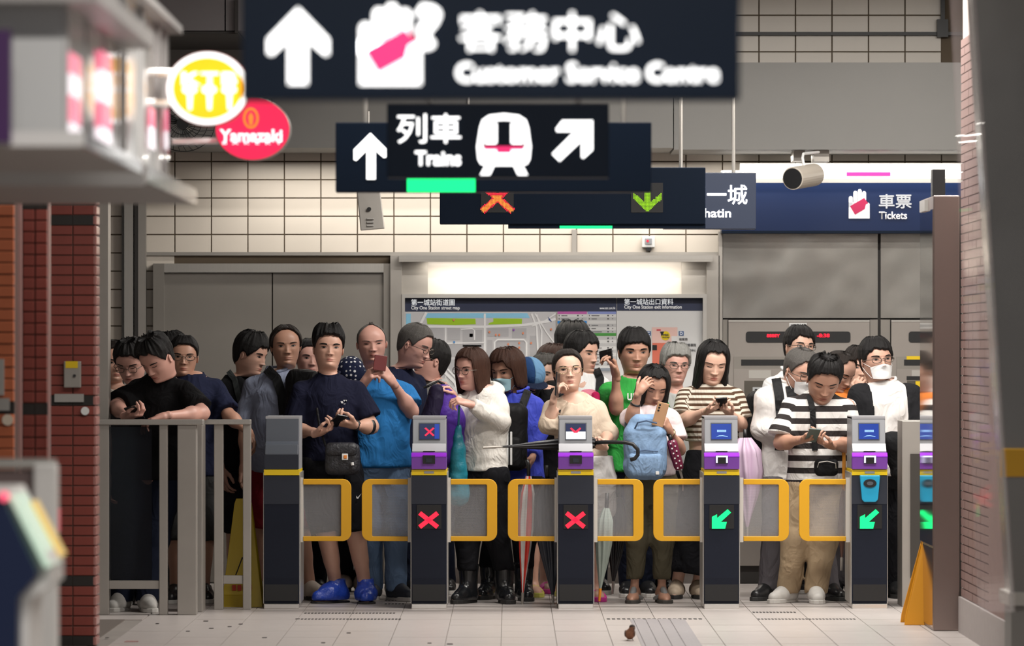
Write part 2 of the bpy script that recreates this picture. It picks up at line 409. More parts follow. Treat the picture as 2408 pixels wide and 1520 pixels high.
for i, (a, b) in enumerate(((1151, 781), (1166, 788), (1174, 788), (1208, 776), (1230, 784), (1195, 810), (1221, 807), (1221, 818), (1249, 807), (1068, 805), (1067, 753), (1296, 775))):
    mk = MB(); c = P(a, b, yp - 0.009); mk.prism([(c.x + 0.007 * math.cos(t * math.pi / 4), c.z + 0.008 * math.sin(t * math.pi / 4)) for t in range(8)], 1, c.y, c.y + 0.001)
    mk.build('map_marker', M_MARK[1 if i in (9,) else (2 if i == 3 else 0)], pm)
flat('compass_arrow', [(1289, 745), (1298, 757), (1292, 754), (1290, 750)], mat('map_compass_navy', (0.02, 0.06, 0.25), 0.5), pm, yp - 0.009)
# list of places beside the map
rw = [mat('list_row_white', (0.70, 0.70, 0.70), 0.5), mat('list_row_grey', (0.53, 0.53, 0.54), 0.5)]
M_INK = mat('list_ink', (0.08, 0.08, 0.09), 0.6)
for c0, c1, head, hc in ((1311, 1380, 733, (0.55, 0.12, 0.42)), (1382, 1449, 733, (0.25, 0.3, 0.62))):
    MB().pbox(c0, 733, c1, 739, yp - 0.003, 0.003).build('list_heading', mat('list_heading_%d' % c0, hc, 0.5), pm)
    for r_ in range(18):
        y0 = 739 + r_ * 7.6
        MB().pbox(c0, y0, c1, y0 + 7.6, yp - 0.002, 0.002).build('list_row', rw[r_ % 2], pm)
        if r_ % 7 != 2:
            ln = MB(); ln.pbox(c0 + 9, y0 + 3, c0 + 9 + random.uniform(8, 26), y0 + 4.6, yp - 0.0035, 0.001)
            ln.pbox(c0 + 3, y0 + 2, c0 + 5, y0 + 5, yp - 0.0035, 0.001); ln.pbox(c0 + 46, y0 + 2, c0 + 50, y0 + 5, yp - 0.0035, 0.001); ln.pbox(c0 + 57, y0 + 2.6, c0 + 60, y0 + 4, yp - 0.0035, 0.001)
            ln.build('list_line', M_INK, pm)
MB().pbox(1311, 755, 1380, 761.5, yp - 0.004, 0.003).build('list_heading', mat('list_blue', (0.02, 0.25, 0.68), 0.5), pm)
MB().pbox(1382, 783.5, 1449, 790.5, yp - 0.004, 0.003).build('list_heading', mat('list_green', (0.06, 0.30, 0.05), 0.5), pm)
MB().pbox(1382, 866, 1449, 873, yp - 0.004, 0.003).build('list_heading', mat('list_slate', (0.25, 0.28, 0.33), 0.5), pm)
MB().pbox(1307, 735, 1311, 1148, yp - 0.004, 0.004).build('poster_rule', M_STEEL_D, pm)
pe = thing('exit_poster', P(1552, 1150, yp), 'white exit information poster with navy header and small pink exit plan', 'poster')
MB().pbox(1450, 701, 1653, 1150, yp, 0.012).build('sheet', mat('exit_sheet', (0.70, 0.70, 0.70), 0.5), pe)
MB().pbox(1451, 701, 1653, 731, yp - 0.003, 0.003).build('header', M_NAVY_H, pe)
text_fit('第一城站出口資料', (1468, 703, 1583, 717), yp - 0.003, M_SIGNLIT2, pe, 0.006)
text_fit('City One Station exit information', (1468, 718, 1603, 729), yp - 0.003, M_SIGNLIT2, pe, 0.015)
flat('plan_upper', [(1533, 770), (1593, 770), (1593, 807), (1533, 807)], mat('plan_pink', (0.78, 0.52, 0.47), 0.5), pe)
flat('plan_lower', [(1534, 807), (1579, 807), (1579, 1000), (1534, 1000)], mat('plan_red', (0.68, 0.16, 0.10), 0.5), pe)
flat('plan_notch', [(1579, 791), (1593, 791), (1593, 807), (1579, 807)], rw[0], pe, yp - 0.0042)
flat('plan_icon', [(1581, 803), (1592, 803), (1592, 813), (1581, 813)], M_BLACK, pe, yp - 0.0042)
flat('plan_icon', [(1534, 812), (1545, 812), (1545, 824), (1534, 824)], M_BLACK, pe, yp - 0.0042)
c = P(1565, 790, yp - 0.0045)
MB().prism([(c.x + 0.031 * math.cos(t * math.pi / 12), c.z + 0.031 * math.sin(t * math.pi / 12)) for t in range(24)], 1, c.y, c.y + 0.001).build('here_marker', mat('plan_yellow', (0.80, 0.60, 0.0), 0.5), pe)
flat('here_pointer', [(1552, 780), (1562, 780), (1556, 792)], M_BLACK, pe, yp - 0.0047)
flat('here_bar', [(1544, 775), (1554, 775), (1554, 778), (1544, 778)], mat('plan_bar_red', (0.6, 0.0, 0.03), 0.5), pe, yp - 0.0047)
text_fit('你在此', (1558, 785, 1573, 790), yp - 0.006, M_INK, pe, 0.0); text_fit('You are here', (1557, 791, 1574, 795), yp - 0.006, M_INK, pe, 0.0)
M_BADGE = mat('exit_badge_blue', (0.07, 0.13, 0.28), 0.5)
for px_, ch in ((1519, 'C'), (1596, 'D')):
    flat('exit_badge', [(px_, 779), (px_ + 12, 779), (px_ + 12, 790), (px_, 790)], M_BADGE, pe)
    text_fit(ch, (px_ + 3, 781, px_ + 9, 788), yp - 0.0045, M_SIGNLIT2, pe, 0.006)
for (t_, bx) in (('愉翠苑', (1597, 795, 1617, 801)), ('香港警察學院', (1597, 808, 1637, 815)), ('小瀝源工業中心', (1597, 821, 1637, 827)), ('城', (1525, 796, 1531, 802)), ('匯', (1525, 809, 1531, 815)), ('學', (1523, 821, 1531, 827))):
    text_fit(t_, bx, yp - 0.003, M_INK, pe, 0.0)

# ---------------------------------------------------------------- ticket machine wall
yt = YW - 0.10
M_WAVY = mat('wavy_sheet_steel', (0.42, 0.405, 0.375), 0.26, 0.9, noise=0.06, nscale=5, bump=0.6, bscale=0.7, bdist=0.10)
wt = struct('trim_5')
MB().pbox(1690, 545, 1699, 1372, yt - 0.02, 0.12).build('edge_post', M_STEEL_D, wt)
MB().pbox(1700, 549, 2064, 748, yt, 0.06).build('upper_panel', M_WAVY, wt)
MB().pbox(2071, 549, 2330, 748, yt, 0.06).build('upper_panel', M_WAVY, wt)
MB().pbox(1699, 545, 2330, 1372, yt + 0.02, 0.08).build('panel_backing', M_DARKLINE, wt)
MB().pbox(1700, 752, 1711, 1331, yt, 0.06).build('filler_panel', M_STEEL_DOOR, wt)
MB().pbox(2046, 752, 2064, 1331, yt, 0.06).build('filler_panel', M_STEEL_DOOR, wt)
MB().pbox(2071, 752, 2093, 1331, yt, 0.06).build('filler_panel', M_STEEL_DOOR, wt)
M_MACH = mat('machine_steel', (0.33, 0.30, 0.275), 0.45, 0.6, noise=0.06, nscale=8)
def machine(x0, label, right=True):
    t = thing('ticket_machine', P(x0 + 166, 1372, yt - 0.02), label, 'ticket machine', 'wall ticket machines')
    def q(a, b, c, d): return (x0 + a, b, x0 + c, d)
    MB().pbox(*q(0, 755, 332, 1331), yt - 0.02, 0.09).build('body', M_MACH, t)
    MB().pbox(*q(0, 753, 332, 757), yt - 0.025, 0.01).build('top_edge', M_ALU, t)
    Yf = yt - 0.02
    pts = []
    for (cx, cy, a0) in ((280, 786, -90), (280, 800, 0), (48, 800, 90), (48, 786, 180)):
        for k in range(5):
            a = R(a0 + 22.5 * k); pts.append((x0 + cx + 7 * math.cos(a), cy + 6 * math.sin(a)))
    poly_part('display', pts, Yf - 0.006, 0.006, M_BLACK, t)
    text_fit('8888Y', (x0 + 90, 786, x0 + 121, 794), Yf - 0.008, M_RED_LED, t, 0.03, name='led_text')
    text_fit('-8:38', (x0 + 208, 785, x0 + 238, 794), Yf - 0.008, M_RED_LED, t, 0.03, name='led_text')
    MB().pbox(*q(143, 760, 184, 773), Yf - 0.004, 0.004).build('number_plate', M_WHITE, t)
    text_fit('V43', (x0 + 162, 762, x0 + 182, 771), Yf - 0.006, M_INK, t, 0.01); text_fit('機號', (x0 + 146, 763, x0 + 158, 768), Yf - 0.006, M_INK, t)
    MB().pbox(*q(13, 839, 135, 868), Yf - 0.008, 0.008).build('slot_bezel', M_STEEL_DOOR, t)
    MB().pbox(*q(30, 846, 135, 860), Yf - 0.011, 0.004).build('slot', M_BLACK, t)
    MB().pbox(*q(13, 868, 135, 962), Yf - 0.012, 0.012).build('control_panel', M_MACH, t)
    MB().pbox(*q(48, 871, 100, 890), Yf - 0.014, 0.003).build('notice', mat('notice_grey', (0.42, 0.40, 0.37), 0.6), t)
    MB().pbox(*q(37, 896, 135, 960), Yf - 0.0135, 0.003).build('tray_recess', mat('tray_dark', (0.09, 0.08, 0.065), 0.5, 0.3), t)
    kp = MB().pbox(*q(57, 911, 100, 954), Yf - 0.02, 0.008).build('keypad', mat('keypad_plate', (0.45, 0.47, 0.48), 0.5), t)
    for r_ in range(4):
        for c_ in range(3):
            MB().pbox(*q(62 + c_ * 9, 915 + r_ * 9, 68 + c_ * 9, 920 + r_ * 9), Yf - 0.024, 0.004).build('key', M_BLACK if r_ < 3 else mat('key_blue', (0.02, 0.2, 0.45), 0.5), kp)
    MB().pbox(*q(0, 960, 332, 966), Yf - 0.05, 0.05).build('shelf', M_ALU, t)
    MB().pbox(*q(40, 984, 110, 1060), Yf - 0.006, 0.006).build('instruction_sheet', mat('sheet_pale', (0.6, 0.63, 0.62), 0.5), t)
    if not right:
        MB().pbox(*q(36, 838, 100, 846), Yf - 0.012, 0.003).build('yellow_label', M_YEL2, t)
        MB().pbox(*q(36, 885, 70, 894), Yf - 0.016, 0.003).build('black_label', M_BLACK, t)
        MB().pbox(*q(57, 897, 110, 930), Yf - 0.026, 0.003).build('yellow_sticker', M_YEL2, t)
    return t
machine(1713, 'stainless ticket machine with plate V43 behind the masked man in black straps')
machine(2096, 'ticket machine with yellow sticker partly hidden by the tall steel column', False)
tk = thing('tickets_sign', P(1945, 545, YW - 0.28), 'long dark blue tickets sign board above the ticket machines with white hand symbol', 'sign')
ys = YW - 0.28
MB().pbox(1697, 430, 2330, 546, ys, 0.2).build('board', M_NAVY_B, tk)
MB().pbox(1697, 543, 2330, 549, ys - 0.01, 0.2).build('board_edge', M_NAVY, tk)
text_fit('車票', (2067, 457, 2143, 490), ys, M_SIGNLIT2, tk, 0.015)
text_fit('Tickets', (2067, 498, 2133, 516), ys, M_SIGNLIT2, tk, 0.015)
def hand_icon(par, x0, y0, x1, y1, Y, m, mc_):
    def q(pts): return [(x0 + (x1 - x0) * a, y0 + (y1 - y0) * b) for a, b in pts]
    poly_part('palm', q([(0, .45), (.22, .45), (1, .55), (1, 1), (0, 1)]), Y - 0.004, 0.004, m, par)
    for a, t in ((0.0, .24), (.22, .06), (.43, 0.0), (.64, .07)):
        poly_part('finger', q([(a, t + .05), (a + .05, t), (a + .14, t), (a + .19, t + .05), (a + .19, .62), (a, .62)]), Y - 0.004, 0.004, m, par)
    poly_part('thumb', q([(.80, .58), (.86, .48), (.94, .46), (1, .5), (1, .9), (.78, .85)]), Y - 0.006, 0.002, m, par)
    poly_part('card', q([(.06, .58), (.74, .30), (.93, .48), (.82, .52), (.76, .68), (.30, .87)]), Y - 0.0075, 0.0035, mc_, par)
hand_icon(tk, 1996, 445, 2045, 514, ys, M_SIGNLIT2, mat('ticket_magenta', (0.42, 0.003, 0.07), 0.5))
lf = thing('light_strip', P(1945, 428, ys), 'white fluorescent light trough with pink sticker above the tickets sign', 'light')
MB().pbox(1697, 401, 2330, 420, ys + 0.02, 0.2).build('cover', M_WHITE_LIT, lf)
MB().pbox(1699, 420, 2330, 430, ys, 0.2).build('metal_rail', M_ALU, lf)
MB().pbox(1740, 384, 2330, 401, ys + 0.1, 0.1).build('back_rail', M_WHITE, lf)
MB().pbox(1991, 405, 2094, 414, ys + 0.016, 0.004).build('sticker', mat('hot_pink', (0.55, 0.004, 0.16), 0.6), lf)
# ---------------------------------------------------------------- ticket gates
yg = 30.0
GS = K / yg
def gz(py): return EYE + (VY - py) * yg / K
M_GDARK = mat('gate_charcoal', (0.010, 0.013, 0.024), 0.5, noise=0.15, nscale=60, spec=0.2)
M_GDARK2 = mat('gate_charcoal_upper', (0.028, 0.032, 0.045), 0.5, spec=0.25)
M_GGREY = mat('gate_silver_grey', (0.30, 0.31, 0.33), 0.42, 0.25)
M_GGREY2 = mat('gate_silver_pale', (0.36, 0.36, 0.38), 0.5, 0.2)
M_GSLATE = mat('gate_slate', (0.075, 0.085, 0.105), 0.45)
M_PURPLE = mat('gate_purple', (0.19, 0.055, 0.37), 0.35)
M_PURPLE2 = mat('gate_purple_bright', (0.26, 0.02, 0.55), 0.3)
M_CYAN = mat('gate_cyan', (0.015, 0.33, 0.56), 0.35)
M_SCREEN = mat('screen_blue', (0.0, 0.01, 0.05), 0.2, emit=(0.01, 0.05, 0.42), es=0.75)
M_SCREEN_D = mat('screen_navy', (0.0, 0.005, 0.02), 0.2, emit=(0.012, 0.02, 0.09), es=0.6)
M_SCR_W = mat('screen_white', (0.3, 0.3, 0.3), 0.2, emit=(0.9, 0.92, 1), es=0.75)
M_SCR_R = mat('screen_red', (0.2, 0, 0), 0.3, emit=(0.9, 0.02, 0.10), es=0.8)
M_CYLED = mat('screen_text', (0.1, 0.2, 0.3), 0.3, emit=(0.35, 0.6, 1), es=0.9)
M_PORT = mat('reader_glow', (0.3, 0.3, 0.4), 0.3, emit=(0.75, 0.75, 1), es=1.4)
M_PADGLASS = glass_mat('ribbed_gate_glass', (0.60, 0.60, 0.62), 0.165, 0.45, rib=75.0)

def gate(cx, kind, label):
    xc = X(cx, yg); w = 0.1075
    t = thing('ticket_gate', (xc, yg + 0.25, 0), label, 'ticket gate', 'ticket gates across the concourse')
    # lower pedestal with a forward-swelling nose
    prof = [(0.012, 0.03), (0.0, gz(1360)), (0.0, gz(1120)), (0.55, gz(1120)), (0.55, 0.03)]
    MB().prism([(yg + a, b) for a, b in prof], 0, xc - w, xc + w).build('pedestal', M_GDARK, t, bevel=0.004)
    MB().box(xc - w - 0.001, xc + w + 0.001, yg - 0.002, yg + 0.01, gz(1186), gz(1119)).build('upper_front_plate', M_GDARK2, t)
    MB().box(xc - w + 0.006, xc + w - 0.006, yg + 0.003, yg + 0.012, gz(1414), gz(1362)).build('kick_plate', M_BLACK, t)
    MB().box(xc - w, xc + w, yg - 0.012, yg + 0.56, 0.0, 0.03).build('base_plate', mat('base_chrome', (0.75, 0.73, 0.7), 0.2, 0.9), t, bevel=0.004)
    MB().box(xc - w - 0.006, xc - w, yg + 0.03, yg + 0.55, 0.03, gz(1112)).build('side_trim', M_ALU, t)
    MB().box(xc + w, xc + w + 0.006, yg + 0.03, yg + 0.55, 0.03, gz(1112)).build('side_trim', M_ALU, t)
    ys_ = MB().box(xc - w, xc + w, yg - 0.006, yg + 0.5, gz(1118), gz(1105)).build('yellow_strip', M_YEL2, t)
    up = 0.102
    if kind == 'plain':
        prof = [(0.0, gz(1105)), (0.0, gz(1068)), (0.03, gz(1046)), (0.075, gz(1040)), (0.10, gz(981)), (0.52, gz(981)), (0.55, gz(1105))]
        MB().prism([(yg + a, b) for a, b in prof], 0, xc - up, xc + up).build('head', M_GSLATE, t, bevel=0.004)
        MB().box(xc - up, xc + up, yg - 0.002, yg + 0.01, gz(1104), gz(1070)).build('head_lip', M_GDARK2, t)
        MB().box(xc - up, xc + up, yg + 0.098, yg + 0.52, gz(986), gz(980)).build('top_cap', M_GGREY2, t)
        MB().box(xc + up, xc + up + 0.004, yg + 0.1, yg + 0.5, gz(1105), gz(980)).build('side_cheek', M_GGREY2, t)
        return t
    prof = [(0.012, gz(1105)), (0.012, gz(1068)), (0.03, gz(1062)), (0.075, gz(1046)), (0.10, gz(981)), (0.52, gz(981)), (0.55, gz(1105))]
    MB().prism([(yg + a, b) for a, b in prof], 0, xc - up, xc + up).build('head', M_GGREY, t, bevel=0.004)
    MB().box(xc - up, xc + up, yg + 0.096, yg + 0.52, gz(986), gz(980)).build('top_cap', M_GGREY2, t)
    pf = [(0.013, gz(1068)), (0.010, gz(1062)), (0.07, gz(1044)), (0.08, gz(1046))]
    MB().prism([(yg + a, b) for a, b in pf], 0, xc - up - 0.001, xc + up + 0.001).build('sloped_ledge', M_GGREY2, t)
    MB().box(xc - 0.036, xc + 0.036, yg + 0.006, yg + 0.02, gz(1063.5), gz(1061)).build('card_slot', M_BLACK, t)
    # card reader box
    pr = [(-0.02, gz(1104)), (-0.026, gz(1074)), (0.004, gz(1066)), (0.06, gz(1066)), (0.06, gz(1104))]
    rd = MB().prism([(yg + a, b) for a, b in pr], 0, xc - w, xc + w).build('card_reader', M_PURPLE, t, bevel=0.003)
    pr2 = [(-0.0285, gz(1075.5)), (-0.028, gz(1073)), (0.002, gz(1065)), (0.006, gz(1066))]
    MB().prism([(yg + a, b) for a, b in pr2], 0, xc - w, xc + w).build('reader_lip', M_PURPLE2, t)
    MB().box(xc - 0.037, xc + 0.037, yg - 0.034, yg - 0.01, gz(1091), gz(1071)).build('scan_window', M_BLACK, t)
    if kind in ('go', 'goc'):
        fr = MB(); fr.box(xc - 0.036, xc - 0.026, yg - 0.037, yg - 0.033, gz(1089), gz(1072)); fr.box(xc + 0.026, xc + 0.036, yg - 0.037, yg - 0.033, gz(1089), gz(1072)); fr.box(xc - 0.036, xc + 0.036, yg - 0.037, yg - 0.033, gz(1075.5), gz(1072))
        fr.build('scan_light', M_PORT, t)
    else:
        MB().box(xc - 0.018, xc + 0.018, yg - 0.037, yg - 0.033, gz(1088), gz(1078)).build('scan_lens', M_GDARK2, t)
    MB().box(xc - 0.03, xc + 0.03, yg - 0.008, yg - 0.004, gz(1114), gz(1109)).build('strip_plate', M_GGREY, t)
    # screen, on the sloped face
    def slope(py): 
        a = (1046 - py) / (1046 - 981.0); return yg + 0.075 + 0.025 * a
    def spanel(name, x0, y0, x1, y1, m, lift):
        b = MB(); x0 = xc + (x0 - 0.5) * 2 * up; x1 = xc + (x1 - 0.5) * 2 * up
        ya, yb_ = slope(y0) - lift, slope(y1) - lift
        b.add([(x0, yb_, gz(y1)), (x1, yb_, gz(y1)), (x1, ya, gz(y0)), (x0, ya, gz(y0)), (x0, yb_ + 0.004, gz(y1)), (x1, yb_ + 0.004, gz(y1)), (x1, ya + 0.004, gz(y0)), (x0, ya + 0.004, gz(y0))],
              [(0, 1, 2, 3), (7, 6, 5, 4), (0, 4, 5, 1), (1, 5, 6, 2), (2, 6, 7, 3), (3, 7, 4, 0)])
        return b.build(name, m, t)
    spanel('screen_bezel', .19, 995, .83, 1036, M_GSLATE, 0.004)
    spanel('screen', .21, 998, .80, 1034, M_SCREEN_D if kind in ('x', 'xw') else M_SCREEN, 0.0065)
    def glyph(name, py0, py1, shape, m):
        b = MB()
        for poly in shape:
            vs = []
            for (u, v) in poly:
                py = py0 + v * (py1 - py0); vs.append((xc + (u - 0.5) * 2 * up, slope(py) - 0.009, gz(py)))
            n = len(vs); b.add(vs + [(p[0], p[1] + 0.002, p[2]) for p in vs], [tuple(range(n)), tuple(range(2 * n - 1, n - 1, -1))] + [(i, i + n, (i + 1) % n + n, (i + 1) % n) for i in range(n)])
        return b.build(name, m, t)
    xs_ = [[(.35, .12), (.40, 0), (.66, .88), (.61, 1)], [(.61, 0), (.66, .12), (.40, 1), (.35, .88)]]
    if kind == 'x':
        glyph('screen_cross', 1006, 1027, xs_, M_SCR_R)
        spanel('screen_side', .66, 998.5, .80, 1033, M_SCREEN, 0.0072)
    elif kind == 'xw':
        spanel('screen_half', .21, 1016, .80, 1034, M_SCR_W, 0.0075)
        glyph('screen_cross', 1006, 1027, [[(.33, .15), (.37, 0), (.5, .4), (.63, 0), (.67, .15), (.55, .6), (.45, .6)]], M_SCR_R)
    else:
        glyph('screen_text', 1012, 1017, [[(.38 + .04 * i, 0), (.41 + .04 * i, 0), (.41 + .04 * i, 1), (.38 + .04 * i, 1)] for i in range(7)], M_CYLED)
        glyph('screen_wave', 1023, 1030, [[(.34, .9), (.44, .3), (.55, .25), (.70, .6), (.70, .8), (.55, .5), (.44, .55)]], M_CYLED)
    # lit symbol on the pedestal
    MB().box(xc - 0.075, xc + 0.075, yg - 0.004, yg + 0.001, gz(1244), gz(1188)).build('symbol_window', M_BLACK, t)
    if kind in ('x', 'xw'):
        b = MB()
        for (a, c_) in (((-22, 1207), (20, 1240)), ((-22, 1240), (20, 1207))):
            p0, p1 = Vector((xc + a[0] / GS, 0, gz(a[1]))), Vector((xc + c_[0] / GS, 0, gz(c_[1])))
            d = (p1 - p0).normalized(); n_ = Vector((-d.z, 0, d.x)) * 0.0135
            b.prism([((p0 + n_).x, (p0 + n_).z), ((p1 + n_).x, (p1 + n_).z), ((p1 - n_).x, (p1 - n_).z), ((p0 - n_).x, (p0 - n_).z)], 1, yg - 0.009, yg - 0.004)
        b.build('cross_light', M_RED_LED, t)
    else:
        ar = [(14, 1198), (22, 1206), (-2, 1228), (12, 1228), (8, 1244), (-23, 1244), (-23, 1216), (-11, 1210), (-11, 1219)]
        MB().prism([(xc + a / GS, gz(b)) for a, b in ar], 1, yg - 0.009, yg - 0.004).build('arrow_light', M_GRN_LED, t)
    if kind == 'goc':
        cp = [(-24, 1118), (24, 1118), (19, 1175), (14, 1181), (-14, 1181), (-19, 1175)]
        MB().prism([(xc + a / GS, gz(b)) for a, b in cp], 1, yg - 0.03, yg - 0.002).build('token_port', M_CYAN, t, bevel=0.006)
        b = MB(); b.prism([(xc + 0.04 * math.cos(k * R(20)), gz(1137) + 0.026 * math.sin(k * R(20))) for k in range(18)], 1, yg - 0.036, yg - 0.03); b.build('token_opening', M_BLACK, t)
        b = MB(); b.prism([(xc + 0.02 * math.cos(k * R(20)), gz(1137) + 0.012 * math.sin(k * R(20))) for k in range(18)], 1, yg - 0.038, yg - 0.036); b.build('token_lens', M_GSLATE, t)
    return t
gate(662, 'plain', 'plain charcoal ticket gate without a screen, beside the steel railing')
gate(1009, 'x', 'ticket gate with purple reader and red cross, between blue t-shirt man and white jacket woman')
gate(1354, 'xw', 'ticket gate with red cross and half white screen, below the woman on the phone')
gate(1697, 'go', 'ticket gate with green arrow and no cyan port, below the woman in brown stripes')
gate(2045, 'goc', 'ticket gate with green arrow and cyan token port, next to the orange umbrella handle')

def paddle(xa, xb, side, label):
    """swing panel from hinge xa to free edge xb (pixels); side=+1 when the free edge is at the right"""
    Y = yg + 0.14
    t = thing('gate_flap', (X((xa + xb) / 2, Y), Y, Z(1274, Y)), label, 'gate flap', 'yellow framed gate flaps')
    s = 1 if xb > xa else -1
    def rr(x0, x1, y0, y1, r):     # outline with the two free corners rounded
        pts = [(x0, y0)]
        for k in range(7):
            a = R(-90 + 15 * k); pts.append((x1 - s * r + s * r * math.cos(a), y0 + r + r * math.sin(a)))
        for k in range(7):
            a = R(15 * k); pts.append((x1 - s * r + s * r * math.cos(a), y1 - r + r * math.sin(a)))
        pts.append((x0, y1)); return pts
    xa_ = xa + s * 9
    outer = rr(xa_, xb, 1127, 1273, 20); inner = rr(xa_, xb - s * 24, 1140, 1262, 3)
    b = MB(); n = len(outer)
    vs = []
    for (yy) in (Y - 0.018, Y + 0.018):
        for p in outer: vs.append((X(p[0], Y), yy, Z(p[1], Y)))
        for p in inner: vs.append((X(p[0], Y), yy, Z(p[1], Y)))
    fs = []
    for i in range(n - 1):
        fs += [(i, i + 1, n + i + 1, n + i), (2 * n + i, 3 * n + i, 3 * n + i + 1, 2 * n + i + 1), (i, 2 * n + i, 2 * n + i + 1, i + 1), (n + i, n + i + 1, 3 * n + i + 1, 3 * n + i)]
    fs += [(0, n, 3 * n, 2 * n), (n - 1, 3 * n - 1, 4 * n - 1, 2 * n - 1)]
    b.add(vs, fs); b.build('frame', M_YEL, t, bevel=0.003)
    MB().prism([(X(p[0], Y), Z(p[1], Y)) for p in inner], 1, Y - 0.005, Y + 0.005).build('glass_pane', M_PADGLASS, t)
    x0, x1 = sorted((xa, xa_)); MB().pbox(x0, 1124, x1, 1276, Y - 0.015, 0.03).build('hinge_strip', mat('hinge_white', (0.62, 0.58, 0.53), 0.4), t)
paddle(704, 826, 1, 'yellow framed glass gate flap in front of the navy t-shirt man legs')
paddle(968, 851, -1, 'yellow framed glass gate flap in front of the jeans of the blue t-shirt man')
paddle(1051, 1169, 1, 'yellow framed glass gate flap in front of the teal bag')
paddle(1313, 1194, -1, 'yellow framed glass gate flap in front of the red and black umbrellas')
paddle(1396, 1513, 1, 'yellow framed glass gate flap in front of the white skirt and green umbrella')
paddle(1655, 1536, -1, 'yellow framed glass gate flap in front of the olive trousers and blue backpack')
paddle(1739, 1855, 1, 'yellow framed glass gate flap beside the lilac umbrella')
paddle(1998, 1879, -1, 'yellow framed glass gate flap in front of the khaki trousers')

# ---------------------------------------------------------------- railing at the left
yr = 29.28; yr2 = 29.9
rl = thing('railing', (X(355, yr), yr, 0), 'stainless steel railing with tinted glass where the man in black leans', 'railing')
def post(a, b, Y, par, top=992, d=0.06): return MB().pbox(a, top, b, VY + EYE * K / Y, Y, d).build('post', M_STEEL_D, par, bevel=0.004)
post(229, 256, yr, rl); post(374, 394, yr, rl); post(417, 462, yr, rl, 1000, 0.12)
MB().pbox(225, 987, 478, 1000, yr - 0.02, 0.12).build('top_rail', M_STEEL, rl, bevel=0.006)
MB().pbox(256, 1366, 374, 1386, yr + 0.01, 0.05).build('bottom_rail', M_STEEL_D, rl, bevel=0.003)
MB().pbox(257, 1004, 357, 1364, yr + 0.03, 0.012).build('glass_panel', glass_mat('tinted_glass', (0.012, 0.015, 0.02), 0.62, 0.08), rl)
rl2 = thing('railing', (X(530, yr2), yr2, 0), 'short steel railing section next to the plain charcoal gate', 'railing')
post(463, 476, yr2 - 0.3, rl2, 1000, 0.3)
post(503, 525, yr2, rl2); post(571, 590, yr2, rl2)
MB().pbox(470, 987, 590, 999, yr2 - 0.03, 0.1).build('top_rail', M_STEEL, rl2, bevel=0.006)
MB().pbox(525, 1354, 571, 1374, yr2 + 0.01, 0.05).build('bottom_rail', M_STEEL_D, rl2, bevel=0.003)
# steel jamb rising behind the railing end
jb = struct('trim_6'); MB().pbox(216, 440, 254, VY + EYE * K / 29.5, 29.5, 0.2).build('steel_jamb', M_STEEL_D, jb)

# wet floor signs
def wet(px0, px1, pt, pb, w_top, w_bot, Y, label, m, shear=0.0, writing=True):
    t = thing('wet_floor_sign', (X((px0 + px1) / 2, Y), Y, 0), label, 'caution sign', 'folding caution signs')
    cx = (px0 + px1) / 2; hb = (px1 - px0) / 2 * w_bot; ht = (px1 - px0) / 2 * w_top
    for sg, nm in ((-1, 'front_board'), (1, 'rear_board')):
        b = MB(); vs = []
        zt = Z(pt, Y)
        for dy in (0, 0.012):
            for (xx, zz, yy) in ((cx - hb, 0.0, Y + sg * 0.14), (cx - hb * .96, 0.05, Y + sg * 0.13), (cx - ht + shear, zt - 0.03, Y + sg * 0.015), (cx - ht * 0.8 + shear, zt, Y + sg * 0.012),
                                 (cx + ht * 0.8 + shear, zt, Y + sg * 0.012), (cx + ht + shear, zt - 0.03, Y + sg * 0.015), (cx + hb * .96, 0.05, Y + sg * 0.13), (cx + hb, 0.0, Y + sg * 0.14)):
                vs.append((X(xx, Y), yy + sg * dy, zz))
        n = 8; b.add(vs, [tuple(range(n)), tuple(range(2 * n - 1, n - 1, -1))] + [(i, i + n, (i + 1) % n + n, (i + 1) % n) for i in range(n)])
        b.build(nm, m, t, bevel=0.002)
    if writing:
        tri = MB(); z0, z1 = Z(1362, Y), Z(1310, Y); xx = X(cx, Y)
        for k in range(3):
            p = [(-0.05, z0), (0.05, z0), (0, z1)]
            a, c_ = p[k], p[(k + 1) % 3]
            fy = lambda z: Y - 0.135 + 0.125 * z / Z(pt, Y) - 0.014
            tri.tube([(xx + a[0], fy(a[1]), a[1]), (xx + c_[0], fy(c_[1]), c_[1])], 0.004, 6)
        tri.build('warning_triangle', M_BLACK, t)
        tri = MB()
        for k in range(4): tri.box(xx - 0.06 + k * 0.032, xx - 0.036 + k * 0.032, Y - 0.142, Y - 0.138, 0.10 + 0.0, 0.135)
        tri.build('caution_lettering', mat('sign_red_ink', (0.45, 0.03, 0.01), 0.5), t)
    return t
M_WETY = mat('caution_yellow', (0.52, 0.36, 0.0), 0.45); M_WETO = mat('caution_orange', (0.80, 0.33, 0.005), 0.45)
wet(524, 620, 1173, 1430, 0.42, 1.0, 30.35, 'dull yellow folding wet floor sign behind the short steel railing', M_WETY)
wet(2122, 2232, 1215, 1470, 0.10, 1.0, 28.35, 'bright orange folding wet floor sign standing against the tall steel column', M_WETO, shear=8, writing=False)

